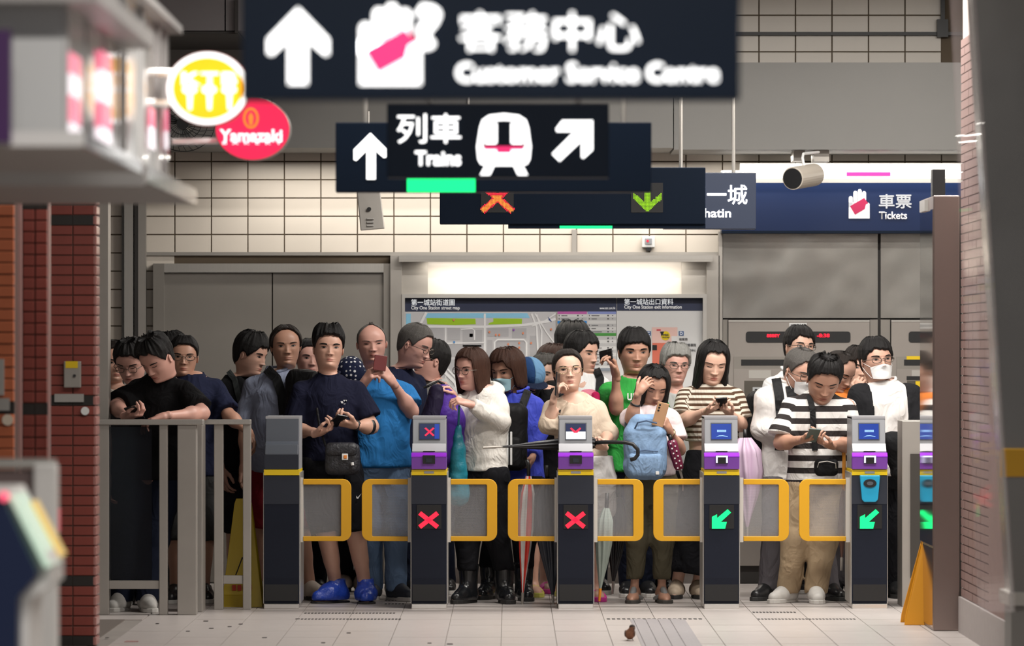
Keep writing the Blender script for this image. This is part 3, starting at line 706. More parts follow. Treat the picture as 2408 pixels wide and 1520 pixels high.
# ---------------------------------------------------------------- overhead signs
def hanger(par, px, Y, top, zt=4.4, r=0.012): MB().tube([(X(px, Y), Y + 0.06, Z(top, Y)), (X(px, Y), Y + 0.06, zt)], r, 8).build('hanger', M_STEEL, par)
y1 = 13.75
s1 = thing('hanging_sign', P(1154, 235, y1), 'large navy customer service centre sign hanging closest, with white up arrow', 'sign', 'navy hanging direction signs')
MB().pbox(568, -120, 1740, 234, y1, 0.14).build('box', M_NAVY, s1, bevel=0.004)
hanger(s1, 800, y1, -118); hanger(s1, 1500, y1, -118)
poly_part('up_arrow', [(701, 18), (773, 92), (773, 128), (764, 130), (723, 94), (723, 198), (678, 198), (678, 94), (640, 130), (629, 126), (629, 92)], y1 - 0.004, 0.004, M_SIGNLIT, s1)
bx = MB()
def icon_hand(par, Y, x0, y0, x1, y1_, m, mm):
    hand_icon(par, x0, y0, x1, y1_, Y, m, mm)
icon_hand(s1, y1, 846, 8, 990, 199, M_SIGNLIT, M_MAGENTA)
text_fit('?', (972, 8, 1038, 118), y1 - 0.001, M_SIGNLIT, s1, 0.05, name='question_mark')
text_fit('客務中心', (1080, 28, 1504, 120), y1, M_SIGNLIT, s1, 0.0)
text_fit('Customer Service Centre', (1073, 148, 1690, 194), y1, M_SIGNLIT, s1, 0.02)
y2 = 20.0
s2 = thing('hanging_sign', P(1170, 420, y2), 'navy trains sign with white train symbol and diagonal arrow', 'sign', 'navy hanging direction signs')
MB().pbox(910, 244, 1432, 418, y2, 0.14).build('box', M_NAVY, s2, bevel=0.004)
hanger(s2, 1010, y2, 245); hanger(s2, 1360, y2, 245)
text_fit('列車', (934, 268, 1084, 337), y2, M_SIGNLIT, s2, 0.0)
text_fit('Trains', (976, 355, 1084, 390), y2, M_SIGNLIT, s2, 0.025)
tr = [(1128, 300), (1134, 282), (1150, 271), (1185, 267), (1220, 271), (1237, 282), (1243, 300), (1249, 345), (1246, 375), (1240, 386), (1228, 390), (1142, 390), (1130, 386), (1124, 375), (1121, 345)]
poly_part('train_body', tr, y2 - 0.003, 0.003, M_SIGNLIT, s2)
poly_part('train_face', [(1138, 295), (1145, 286), (1185, 283), (1225, 286), (1232, 295), (1235, 346), (1135, 346)], y2 - 0.0055, 0.003, M_NAVY, s2)
for q in ([(1143, 297), (1148, 290), (1167, 288), (1169, 292), (1169, 336), (1165, 339), (1142, 339), (1139, 336)], [(1227, 297), (1222, 290), (1203, 288), (1201, 292), (1201, 336), (1205, 339), (1228, 339), (1231, 336)]):
    poly_part('train_window', q, y2 - 0.008, 0.003, M_SIGNLIT, s2)
poly_part('train_stripe', [(1138, 344), (1232, 344), (1232, 352), (1202, 352), (1202, 360), (1168, 360), (1168, 352), (1138, 352)], y2 - 0.0085, 0.003, M_MAGENTA, s2)
poly_part('train_rail', [(1140, 391), (1162, 391), (1152, 412), (1129, 412)], y2 - 0.003, 0.003, M_SIGNLIT, s2)
poly_part('train_rail', [(1230, 391), (1208, 391), (1218, 412), (1241, 412)], y2 - 0.003, 0.003, M_SIGNLIT, s2)
poly_part('diagonal_arrow', [(1322, 283), (1394, 283), (1394, 353), (1372, 373), (1367, 370), (1367, 332), (1316, 380), (1298, 362), (1350, 310), (1309, 310), (1307, 303)], y2 - 0.003, 0.003, M_SIGNLIT, s2)
y3 = 23.0
s3 = thing('hanging_sign', P(1160, 452, y3), 'navy hanging sign with white up arrow and green lit bar behind the trains sign', 'sign', 'navy hanging direction signs')
MB().pbox(789, 288, 1532, 452, y3, 0.14).build('box', M_NAVY, s3, bevel=0.004)
hanger(s3, 858, y3, 290); hanger(s3, 1466, y3, 290)
poly_part('up_arrow', [(871, 313), (908, 350), (908, 370), (902, 371), (883, 354), (883, 422), (862, 422), (862, 354), (838, 378), (832, 376), (832, 352)], y3 - 0.004, 0.004, M_SIGNLIT, s3)
MB().pbox(957, 420, 1118, 452, y3 - 0.006, 0.006).build('green_bar', M_GRN_LED, s3)
y4 = 29.6
s4 = thing('lane_sign', P(1346, 528, y4), 'navy lane sign with red cross and lime down arrow above the gates', 'sign', 'navy hanging direction signs')
MB().pbox(1034, 394, 1659, 527, y4, 0.16).build('box', M_NAVY, s4, bevel=0.004)
MB().pbox(1195, 527, 1659, 537, y4 + 0.02, 0.12).build('bottom_edge', M_NAVY, s4)
MB().pbox(1316, 531, 1440, 538, y4 + 0.012, 0.01).build('green_bar', M_GRN_LED, s4)
hanger(s4, 1602, y4, 395); hanger(s4, 1100, y4, 395)
MB().pbox(1131, 430, 1208, 500, y4 - 0.003, 0.003).build('led_panel', M_BLACK, s4)
MB().pbox(1484, 430, 1559, 500, y4 - 0.003, 0.003).build('led_panel', M_BLACK, s4)
def led(pts, m, name):
    b = MB(); r = 2.6 * y4 / K / 2
    for (a, c_) in pts:
        p = P(a, c_, y4 - 0.005); b.prism([(p.x + r * math.cos(k * R(60)), p.z + r * math.sin(k * R(60))) for k in range(6)], 1, p.y, p.y + 0.003)
    tag(b.build(name, m, s4), kind='stuff')
pr, po = [], []
for i in range(-24, 25):
    for w in range(-4, 5):
        for sg in (1, -1):
            px_, py_ = 1169.5 + i * 1.45 + sg * w * 1.2, 466 + sg * i * 1.25 - w * 1.2
            (po if abs(w) < 3 and py_ > 460 else pr).append((px_, py_))
def grid_fit(L):
    return sorted({(round(a / 2.9) * 2.9, round(b / 2.9) * 2.9) for a, b in L})
po = grid_fit(po); pr = [p for p in grid_fit(pr) if p not in set(po)]
led(pr, M_RED_LED, 'red_led_dots'); led(po, M_ORG_LED, 'orange_led_dots')
dg = []
for i in range(0, 26):
    for w in range(-4, 5):
        dg.append((1523 + w * 1.4, 436 + i * 2.3))
        for sg in (1, -1): dg.append((1523 + sg * (i * 1.25 + 0), 491 - i * 1.15 + w * 1.5))
led(grid_fit(dg), M_LIME_LED, 'lime_led_dots')
y5 = 31.2
s5 = thing('hanging_sign', P(1680, 540, y5), 'dark navy station name sign reading hatin, half hidden by the lane sign', 'sign', 'navy hanging direction signs')
M_NAVY5 = mat('navy_station_panel', (0.018, 0.026, 0.05), 0.35)
MB().pbox(1560, 406, 1778, 539, y5, 0.14).build('box', M_NAVY5, s5, bevel=0.004)
hanger(s5, 1726, y5, 406)
text_fit('第一城', (1614, 435, 1757, 481), y5, M_SIGNLIT, s5, 0.012)
text_fit('Shatin', (1640, 490, 1719, 512), y5, M_SIGNLIT, s5, 0.02)
# spotlight shaped loudspeaker over the tickets sign
sp = thing('loudspeaker', P(1885, 440, 31.9), 'beige cylindrical loudspeaker on a bent bracket under the grey beam', 'loudspeaker')
a0, a1 = P(1864, 420, 31.75), P(1916, 411, 32.05)
M_BEIGE = mat('speaker_beige', (0.46, 0.41, 0.35), 0.4)
MB().tube([a0, a0 + (a1 - a0) * 0.96, a1], [0.074, 0.074, 0.066], 28).build('barrel', M_BEIGE, sp, smooth=False, bevel=0.003)
dv = (a1 - a0).normalized()
MB().tube([a0 - dv * 0.004, a0 + dv * 0.01], 0.066, 28).build('grille', M_BLACK, sp)
MB().tube([P(1891, 392, 31.9), P(1887, 372, 31.9), P(1889, 362, 31.95), P(1925, 358, 32.35)], 0.009, 8).build('bracket', M_WHITE, sp)
MB().pbox(1914, 352, 1950, 380, 32.5, 0.3).build('mounting_box', M_STEEL_D, sp)
MB().pbox(1866, 352, 1893, 378, 32.6, 0.3).build('clamp', M_STEEL_D, sp)
sp2 = thing('wall_speaker', P(872, 545, 32.3), 'slim grey speaker box hanging on the tiled wall below the up arrow sign', 'loudspeaker')
b = MB(); Y = 32.3
b.add([P(838, 440, Y), P(893, 440, Y), P(905, 538, Y - 0.05), P(848, 543, Y - 0.05), P(838, 440, Y + 0.2), P(893, 440, Y + 0.2), P(905, 538, Y + 0.15), P(848, 543, Y + 0.15)], [(0, 1, 2, 3), (4, 7, 6, 5), (0, 4, 5, 1), (1, 5, 6, 2), (2, 6, 7, 3), (3, 7, 4, 0)])
b.build('housing', M_STEEL_D, sp2, bevel=0.006)
for k in range(3): MB().pbox(863, 513 + k * 8, 879, 516 + k * 8, Y - 0.06, 0.03).build('louvre', M_ALU, sp2)
MB().tube([P(868, 492, Y - 0.05), P(868, 492, Y - 0.02)], 0.014, 10).build('dial', M_BLACK, sp2)
MB().tube([P(866, 440, Y + 0.1), P(866, 440, Y + 0.1) + Vector((0, 0, 0.5))], 0.012, 8).build('hanger', M_STEEL, sp2)
cp_ = thing('fire_call_point', P(1525, 588, YW - 0.05), 'small white call point box mounted on the wall above the map case', 'call point')
MB().pbox(1510, 556, 1540, 582, YW - 0.06, 0.06).build('case', M_WHITE, cp_, bevel=0.004)
MB().pbox(1517, 561, 1533, 574, YW - 0.07, 0.012).build('window', M_GGREY, cp_); MB().tube([P(1523, 567, YW - 0.075), P(1523, 567, YW - 0.065)], 0.008, 8).build('button', M_RED_LED, cp_)
MB().pbox(1520, 582, 1531, 590, YW - 0.05, 0.05).build('gland', M_BLACK, cp_)
# ---------------------------------------------------------------- left foreground: brick piers, shop fascia, kiosk
def brick_pier(name, x0, x1, Xdep, Y, zlo, zhi, cols, m, mort, bands, bh=0.0535):
    o = struct(name)
    g = 0.006
    MB().box(x0 + 0.004, x1 - 0.004, Y + 0.008, Y + Xdep, 0, zhi).build('pier_core', mort, o)
    w = (x1 - x0) / cols; proto = None
    z = zlo
    while z < zhi:
        band = any(abs(z + bh / 2 - b) < bh / 2 for b in bands)
        for c in range(cols):
            if band:
                MB().box(x0 + c * w + 0.001, x0 + (c + 1) * w - 0.001, Y + 0.002, Y + 0.03, z + 0.001, z + bh - 0.001).build('band_brick', M_BLACKBAND, o); continue
            if proto is None:
                proto = MB().box(g / 2, w - g / 2, 0, 0.03, g / 2, bh - g / 2).build('brick', m, o, base=(0, 0, 0), bevel=0.003); q = proto
            else: q = proto.copy(); col.objects.link(q); q.parent = o
            q.location = (x0 + c * w, Y + random.uniform(0, 0.002), z)
        # rounded corner bricks on the face turned to the hall
        z += bh
    return o
Yp = 26.2
brick_pier('wall_left_1', X(118, Yp), X(224, Yp), 0.22, Yp, 0.0, Z(455, Yp), 2, M_BRICK, M_MORTAR, (Z(1377, Yp), Z(1512, Yp), Z(938, Yp), Z(520, Yp)))
M_BULL = mat('corner_highlight', (0.42, 0.19, 0.17), 0.2)  # paler than the brick: edge highlight of the bullnose is put into the colour
pc = struct('trim_7')
z = 0
while z < Z(460, Yp):
    MB().box(X(218, Yp), X(227, Yp), Yp + 0.0, Yp + 0.2, z + 0.003, z + 0.05).build('corner_brick', M_BULL, pc, bevel=0.006); z += 0.0535
Yq = 23.0
brick_pier('wall_left_2', X(52, Yq), X(112, Yq), 0.15, Yq, Z(1110, Yq), Z(250, Yq), 2, M_BRICK, M_MORTAR, (Z(956, Yq), Z(483, Yq)))
Yq2 = 22.6
brick_pier('wall_left_3', X(-60, Yq2), X(34, Yq2), 0.8, Yq2, Z(1110, Yq2), Z(380, Yq2), 2, M_BRICK_O, M_MORTAR, (Z(965, Yq2), Z(466, Yq2)))
for (a, b, Y) in ((36, 50, 22.8), (113, 117, 22.9)):
    MB().pbox(a, 380, b, 1200, Y, 0.04).build('pier_strip', mat('pink_strip_glaze', (0.5, 0.3, 0.28), 0.25), pc)
# wall fittings on the piers
sb = thing('switch_box', P(170, 880, Yp - 0.03), 'small grey switch box with yellow label on the red brick pier', 'switch box')
MB().pbox(150, 850, 190, 912, Yp - 0.035, 0.035).build('case', M_STEEL_D, sb, bevel=0.004)
MB().pbox(154, 850, 183, 866, Yp - 0.038, 0.004).build('label_plate', M_YEL2, sb); MB().tube([P(175, 884, Yp - 0.045), P(175, 884, Yp - 0.034)], 0.008, 10).build('knob', M_BLACK, sb)
np_ = thing('name_plate', P(162, 936, Yp - 0.02), 'long pale metal plate fixed on the red brick pier', 'plate')
MB().pbox(128, 927, 197, 946, Yp - 0.015, 0.015).build('plate', M_ALU, np_)
ww = thing('round_button', P(200, 967, Yp - 0.02), 'round white button on the red brick pier', 'button')
MB().tube([P(200, 967, Yp - 0.02), P(200, 967, Yp)], 0.022, 20).build('disc', M_WHITE, ww)
ww = thing('round_button', P(18, 988, Yq2 - 0.02), 'large round cream button on the orange brick pier', 'button')
MB().tube([P(18, 988, Yq2 - 0.02), P(18, 988, Yq2)], 0.026, 20).build('disc', mat('cream_disc', (0.7, 0.6, 0.48), 0.5), ww)
sb = thing('wall_plate', P(6, 895, Yq2 - 0.02), 'pale metal wall plates on the orange brick pier', 'plate')
MB().pbox(-12, 845, 9, 930, Yq2 - 0.02, 0.02).build('tall_plate', M_ALU, sb); MB().pbox(-12, 937, 22, 966, Yq2 - 0.015, 0.015).build('low_plate', M_ALU, sb)
# shop fascia along the left side
M_FASC = mat('fascia_white', (0.62, 0.62, 0.62), 0.18, noise=0.03, nscale=2)
M_FASC2 = mat('fascia_white_gloss', (0.66, 0.64, 0.63), 0.08)
M_SOFF = mat('canopy_metal', (0.34, 0.32, 0.31), 0.4, 0.4, noise=0.15, nscale=12)
XF = X(195, 14.0)
sf = thing('shop_canopy', (XF - 0.5, 14, Z(345, 14)), 'white shop fascia box with projecting metal canopy at the upper corner, nearer one', 'shop canopy')
zc = Z(343, 14.0)
MB().box(-2.6, XF, 13.9, 16.1, zc, zc + 0.03).build('canopy_plate', M_SOFF, sf, bevel=0.004)
MB().box(-2.6, XF - 0.06, 14.1, 15.9, zc + 0.03, zc + 0.9).build('fascia_box', M_FASC, sf)
for yy in (14.1, 14.75, 15.4, 15.86):
    MB().box(XF - 0.062, XF - 0.05, yy, yy + 0.05, zc + 0.03, zc + 0.9).build('fascia_stile', M_FASC2, sf)
MB().box(XF - 0.061, XF - 0.056, 14.15, 15.86, zc + 0.05, zc + 0.88).build('gloss_panel', M_FASC2, sf)
MB().pbox(-30, 70, 25, 335, 13.85, 0.05).build('dark_poster', mat('purple_poster', (0.06, 0.02, 0.09), 0.3), sf)
MB().box(-2.6, X(330, 15.5), 13.9, 16.1, Z(10, 14), Z(10, 14) + 0.05).build('top_cap', M_SOFF, sf)
M_PINK_REFL = mat('pink_reflection', (0.8, 0.25, 0.35), 0.3, emit=(1, 0.22, 0.35), es=0.7); M_WHITE_REFL = mat('white_reflection', (0.8, 0.8, 0.85), 0.3, emit=(1, 0.9, 0.95), es=0.9)  # glowing colour stands in for reflections of pink lights on the fascia
for (ya, yb_, pa, pb_, m) in ((14.0, 14.35, 125, 175, M_PINK_REFL), (14.0, 14.35, 175, 225, M_WHITE_REFL), (14.0, 14.35, 225, 285, M_PINK_REFL), (14.0, 14.35, 290, 335, M_WHITE_REFL), (15.05, 15.45, 120, 165, M_PINK_REFL), (15.05, 15.45, 165, 240, M_WHITE_REFL), (15.05, 15.45, 240, 300, M_PINK_REFL), (15.05, 15.45, 300, 338, M_WHITE_REFL), (15.05, 15.45, 338, 370, M_PINK_REFL)):
    ym_ = (ya + yb_) / 2; MB().box(XF - 0.05, XF - 0.044, ya + 0.12, yb_ + 0.1, Z(pb_, ym_), Z(pa, ym_)).build('reflection_strip', m, sf)
sg = thing('shop_canopy', (XF - 0.5, 16.4, zc), 'white shop fascia box with metal canopy, the farther one beside the round signs', 'shop canopy')
MB().box(-2.6, XF, 16.36, 18.9, zc - 0.02, zc + 0.03).build('canopy_plate', M_SOFF, sg, bevel=0.004)
MB().box(-2.6, XF, 16.345, 16.36, zc - 0.035, zc + 0.03).build('canopy_edge', M_FASC2, sg)
MB().box(-2.6, XF, 13.885, 13.9, zc - 0.006, zc + 0.036).build('canopy_edge', M_FASC2, sf)
MB().box(XF, XF + 0.012, 13.9, 16.1, zc - 0.004, zc + 0.036).build('canopy_edge', M_FASC2, sf)
MB().box(XF, XF + 0.012, 16.36, 18.9, zc - 0.024, zc + 0.034).build('canopy_edge', M_FASC2, sg)
MB().box(-2.6, XF - 0.09, 16.5, 18.5, zc + 0.03, zc + 0.62).build('fascia_box', M_FASC, sg)
for yy in (16.5, 17.3, 18.1, 18.44):
    MB().box(XF - 0.092, XF - 0.07, yy, yy + 0.07, zc + 0.03, zc + 0.62).build('fascia_stile', M_FASC2, sg)
MB().box(-2.6, XF - 0.03, 16.4, 18.7, zc + 0.62, zc + 0.65).build('top_cap', M_SOFF, sg)
for (ya, yb_, pa, pb_, m) in ((17.5, 17.75, 255, 300, M_PINK_REFL), (17.5, 17.75, 300, 350, M_WHITE_REFL), (18.3, 18.42, 260, 310, M_PINK_REFL), (18.3, 18.42, 310, 350, M_WHITE_REFL)):
    ym_ = (ya + yb_) / 2; MB().box(XF - 0.07, XF - 0.064, ya, yb_, Z(pb_, ym_), Z(pa, ym_)).build('reflection_strip', m, sg)  # glowing strips imitate the reflections on the farther fascia
# round projecting shop signs
def round_sign(cx, cy, rx, ry, Y, label, rim, ring, face):
    t = thing('round_sign', P(cx, cy + ry, Y), label, 'sign', 'projecting round shop signs')
    def ell(k, y, d, m, nm, bev=0):
        c = P(cx, cy, Y); b = MB(); b.prism([(c.x + rx * k * Y / K * math.cos(R(7.5 * i)), c.z + ry * k * Y / K * math.sin(R(7.5 * i))) for i in range(48)], 1, y, y + d); return b.build(nm, m, t, bevel=bev)
    ell(1.0, Y, 0.12, rim, 'rim', 0.004); ell(0.98, Y - 0.003, 0.003, ring, 'ring'); 
    if face: ell(0.85, Y - 0.006, 0.003, face, 'face')
    return t
M_SGY = mat('shop_sign_yellow', (0.8, 0.4, 0), 0.4, emit=(1, 0.40, 0.0), es=0.95); M_SGW = mat('shop_sign_white', (1, 1, 1), 0.4, emit=(1, 1, 1), es=1.3); M_SGR = mat('shop_sign_red', (0.7, 0, 0.05), 0.4, emit=(1, 0.02, 0.09), es=0.95)
M_SGO = mat('shop_sign_orange', (0.7, 0.2, 0.02), 0.4, emit=(1, 0.25, 0.03), es=1.0)
k1 = round_sign(488, 208, 97, 86, 18.0, 'glowing yellow oval shop sign with white ring and white letters', mat('sign_rim_red', (0.5, 0.08, 0.06), 0.4), M_SGW, M_SGY)
text_fit('KTB', (427, 170, 557, 201), 17.99, M_SGW, k1, 0.03, font_sp=1.15)
for cx in (446, 492, 539):
    c = P(cx, 211, 17.99); MB().prism([(c.x + 17 * 18 / K * math.cos(R(15 * i)), c.z + 10 * 18 / K * math.sin(R(15 * i))) for i in range(24)], 1, 17.985, 17.99).build('letter_bulb', M_SGW, k1)
    poly_part('letter_stem', [(cx - 5, 222), (cx + 6, 222), (cx + 4, 258), (cx - 3, 258)], 17.985, 0.005, M_SGW, k1)
for py in (172, 243):
    MB().tube([P(285, py - 2, 17.4), P(400, py, 18.03)], 0.013, 10).build('bracket_arm', M_FASC2, k1)
k2 = round_sign(594, 304, 88, 73, 22.0, 'glowing red oval bakery sign partly behind the yellow oval sign', M_STEEL_D, M_SGR, None)
text_fit('Yamazaki', (516, 304, 664, 334), 21.99, M_SGW, k2, 0.03)
text_fit('BAKERY', (523, 333, 662, 340), 21.99, M_SGW, k2, 0.01, font_sp=2.2)
c = P(590, 278, 21.985)
b = MB(); b.tube([(c.x + 0.030 * math.cos(R(20 * i)), c.y, c.z + 0.042 * math.sin(R(20 * i))) for i in range(19)], 0.006, 6, caps=False); b.build('emblem_ring', M_SGO, k2)
poly_part('emblem_wheat', [(590, 264), (596, 274), (594, 292), (590, 296), (586, 292), (584, 274)], 21.985, 0.004, M_SGO, k2)
MB().tube([(-2.2, 23.02, Z(333, 21.2)), P(400, 333, 21.6), P(515, 331, 22.04)], 0.014, 10).build('bracket_arm', M_FASC2, k2)
# black wire fan behind the signs
fn = thing('wall_fan', P(455, 340, 31.5), 'black wire cage wall fan peeking out between the round signs and shop fascia', 'fan')
c = P(432, 292, 31.5); b = MB()
for i in range(30):
    a = R(12 * i); b.tube([(c.x + 0.04 * math.cos(a), c.y - 0.08, c.z + 0.04 * math.sin(a)), (c.x + 0.12 * math.cos(a + .2), c.y - 0.1, c.z + 0.12 * math.sin(a + .2)), (c.x + 0.2 * math.cos(a + .4), c.y, c.z + 0.175 * math.sin(a + .4))], 0.0022, 5)
for r_ in (0.08, 0.12, 0.16, 0.2):
    b.tube([(c.x + r_ * math.cos(R(12 * i)), c.y - 0.1 + (0.1 if r_ == 0.2 else 0), c.z + r_ * 0.88 * math.sin(R(12 * i))) for i in range(31)], 0.003, 5, caps=False)
b.build('cage', M_BLACK, fn)
b = MB()
for i in range(3):
    a = R(120 * i + 20); b.add([(c.x, c.y - 0.04, c.z), (c.x + 0.16 * math.cos(a), c.y - 0.05, c.z + 0.15 * math.sin(a)), (c.x + 0.16 * math.cos(a + .7), c.y - 0.02, c.z + 0.15 * math.sin(a + .7))], [(0, 1, 2)])
b.build('blades', mat('fan_blade', (0.05, 0.05, 0.05), 0.4), fn)
MB().tube([(c.x, c.y - 0.1, c.z), (c.x, c.y + 0.2, c.z)], 0.04, 12).build('hub', M_BLACK, fn)
# kiosk in the very front at the left
Yk = 14.2
kk = thing('gate_kiosk', (X(40, Yk), Yk, 0), 'blurred white kiosk with navy faceted side panel in the lower corner', 'kiosk')
def kz(py): return Z(py, Yk)
MB().prism([(X(a, Yk), kz(b)) for a, b in ((-60, 1165), (14, 1165), (34, 1212), (95, 1344), (92, 1356), (50, 1402), (48, 1800), (-60, 1800))], 1, Yk - 0.1, Yk).build('side_panel', mat('kiosk_navy', (0.004, 0.012, 0.05), 0.4), kk)
M_KW = mat('kiosk_white', (0.75, 0.73, 0.71), 0.35)
MB().prism([(X(a, Yk), kz(b)) for a, b in ((-60, 1148), (24, 1148), (52, 1200), (120, 1325), (120, 1375), (68, 1415), (68, 1800), (-60, 1800))], 1, Yk, Yk + 0.4).build('body', M_KW, kk)
MB().prism([(X(a, Yk), kz(b)) for a, b in ((24, 1165), (36, 1165), (122, 1330), (111, 1335))], 1, Yk - 0.06, Yk + 0.3).build('light_edge', mat('kiosk_edge_light', (0.7, 0.8, 0.7), 0.3, emit=(0.55, 1, 0.72), es=0.25), kk)
MB().prism([(X(a, Yk), kz(b)) for a, b in ((44, 1190), (54, 1186), (124, 1318), (116, 1322))], 1, Yk + 0.3, Yk + 0.45).build('amber_edge', mat('kiosk_edge_amber', (0.7, 0.5, 0.1), 0.3, emit=(0.9, 0.55, 0.1), es=0.35), kk)
MB().tube([P(10, 1168, Yk - 0.12), P(10, 1168, Yk - 0.05)], 0.014, 14).build('red_lamp', mat('kiosk_red', (0.8, 0.1, 0.15), 0.4, emit=(1, 0.1, 0.2), es=1.0), kk)
cn = thing('counter_post', (X(100, 15.5), 15.5, 0), 'blurred white steel counter post with rounded top rail behind the navy kiosk', 'post')
Yc = 15.5
MB().pbox(78, 1092, 132, 1900, Yc, 0.1).build('post', M_KW, cn, bevel=0.01)
MB().tube([P(-60, 1092, Yc + 0.05), P(132, 1092, Yc + 0.05)], 0.017, 14).build('top_rail', M_ALU, cn)
MB().pbox(-60, 1108, 78, 1900, Yc + 0.06, 0.03).build('panel', mat('counter_mauve', (0.17, 0.12, 0.115), 0.4), cn)
MB().pbox(130, 1196, 143, 1250, 20.0, 0.02).build('red_reflector', mat('reflector_red', (0.5, 0.0, 0.03), 0.3, emit=(0.8, 0, 0.05), es=0.3), cn)

# ---------------------------------------------------------------- right side: steel column, brick wall, glass, escalator steel
Yc = 27.6
cl = struct('trim_8')
x0, x1 = X(2195, Yc), X(2257, Yc)
M_COLS = mat('column_steel', (0.30, 0.235, 0.215), 0.3, 0.75, noise=0.08, nscale=3)
MB().box(x0, x1, Yc, Yc + 0.86, 0, Z(460, Yc)).build('column_core', M_COLS, cl, bevel=0.008)
MB().box(x0 - 0.004, x0 - 0.0005, Yc + 0.012, Yc + 0.86, Z(1285, Yc), Z(492, Yc)).build('mirror_face', M_MIRROR, cl)
MB().box(x0 - 0.004, x0 - 0.0005, Yc + 0.012, Yc + 0.86, 0.02, Z(1290, Yc)).build('mirror_face', mat('brown_mirror', (0.45, 0.33, 0.26), 0.12, 1.0), cl)
MB().box(x0 - 0.02, x0, Yc + 0.35, Yc + 0.7, Z(492, Yc), Z(465, Yc)).build('column_cap_plate', M_ALU, cl)
MB().box(x1, x1 + 0.012, Yc + 0.01, Yc + 0.86, 0, Z(462, Yc)).build('column_joint', M_DARKLINE, cl)
bb = thing('black_device', P(2208, 460, 27.9), 'small black box device standing on top of the tall steel column', 'device')
MB().pbox(2193, 398, 2223, 461, 27.9, 0.12).build('case', M_BLACK, bb, bevel=0.003)
pp = thing('gate_cabinet', (X(2150, 30.2), 30.2, 0), 'steel end cabinet with dark opening between the last gate and the column', 'cabinet')
MB().pbox(2121, 990, 2166, 1433, 30.2, 0.35).build('frame', M_STEEL_D, pp, bevel=0.004)
MB().pbox(2166, 990, 2215, 1060, 30.2, 0.35).build('head', M_STEEL_D, pp); MB().pbox(2141, 1068, 2215, 1360, 30.19, 0.02).build('opening', mat('cabinet_dark', (0.05, 0.045, 0.04), 0.4), pp)
# brick wall running towards the camera
wr2 = struct('wall_right_1')
XW = X(2262, 27.5)
bh, bl = 0.0495, 0.23
MB().box(XW + 0.006, XW + 0.3, 23.0, 27.5, 0, 4.4).build('wall_core', M_MORTAR_P, wr2)
proto = None; r_ = 0
z = 0.20
cnt = 0
while z < 3.3:
    for c_ in range(7):
        y0 = 25.9 + c_ * bl
        if y0 > 27.4: continue
        m_ = M_BRICK_P
        if proto is None:
            proto = MB().box(0, 0.02, 0.003, bl - 0.003, 0.0035, bh - 0.0035).build('brick', m_, wr2, base=(0, 0, 0)); q = proto
        else: q = proto.copy(); col.objects.link(q); q.parent = wr2
        q.location = (XW - 0.006 + random.uniform(0, 0.002), y0, z); cnt += 1
    z += bh; r_ += 1
MB().box(XW - 0.02, XW + 0.3, 23.0, 27.5, 0, 0.2).build('plinth', mat('plinth_stone', (0.42, 0.38, 0.37), 0.6, noise=0.12, nscale=20), wr2)
ro = tag(MB().box(XW - 0.006, XW + 0.012, 24.4, 25.9, 0.2, 3.3).build('brick_face_rest', M_BRICK_P, wr2), kind='stuff')
# escalator glass balustrade and steel cladding
gl = thing('glass_screen', P(2330, 1440, 21.0), 'tall slanting clear glass screen with bright edge in front of the brick wall', 'glass screen')
Yg = 21.0; b = MB()
b.add([P(2232, -40, Yg + 1.0), P(2286, -40, Yg), P(2381, 1440, Yg), P(2300, 1440, Yg + 1.0)] + [v + Vector((0.012, 0.0, 0)) for v in (P(2232, -40, Yg + 1.0), P(2286, -40, Yg), P(2381, 1440, Yg), P(2300, 1440, Yg + 1.0))], [(0, 1, 2, 3), (7, 6, 5, 4), (0, 4, 5, 1), (1, 5, 6, 2), (2, 6, 7, 3), (3, 7, 4, 0)])
b.build('glass_sheet', glass_mat('clear_glass', (0.9, 0.75, 0.75), 0.14, 0.03), gl)
MB().tube([P(2286, -40, Yg), P(2381, 1440, Yg)], 0.005, 6).build('bright_edge', mat('glass_edge', (0.7, 0.7, 0.7), 0.2, 0.6), gl)
st = struct('trim_9')
M_ESC = mat('escalator_steel', (0.30, 0.285, 0.27), 0.25, 0.9, noise=0.1, nscale=2, bump=0.5, bscale=0.6, bdist=.06)
Ye = 22.5
MB().prism([(X(a, Ye), Z(b, Ye)) for a, b in ((2276, -200), (2520, -200), (2520, 1395), (2378, 1395))], 1, Ye, Ye + 0.3).build('steel_cladding', M_ESC, st)
MB().pbox(2370, 1395, 2520, 1425, Ye - 0.05, 0.4).build('steel_rail', M_STEEL, st)
MB().pbox(2378, 1425, 2520, 1560, Ye, 0.3).build('kerb', mat('kerb_stone', (0.25, 0.24, 0.23), 0.6), st)
ysn = thing('yellow_notice', P(2385, 1120, Ye), 'small blurred yellow notice plate on the dark steel at the edge', 'notice')
MB().pbox(2354, 1056, 2440, 1122, Ye - 0.03, 0.02).build('plate', mat('notice_yellow', (0.62, 0.33, 0.01), 0.5), ysn, bevel=0.003)
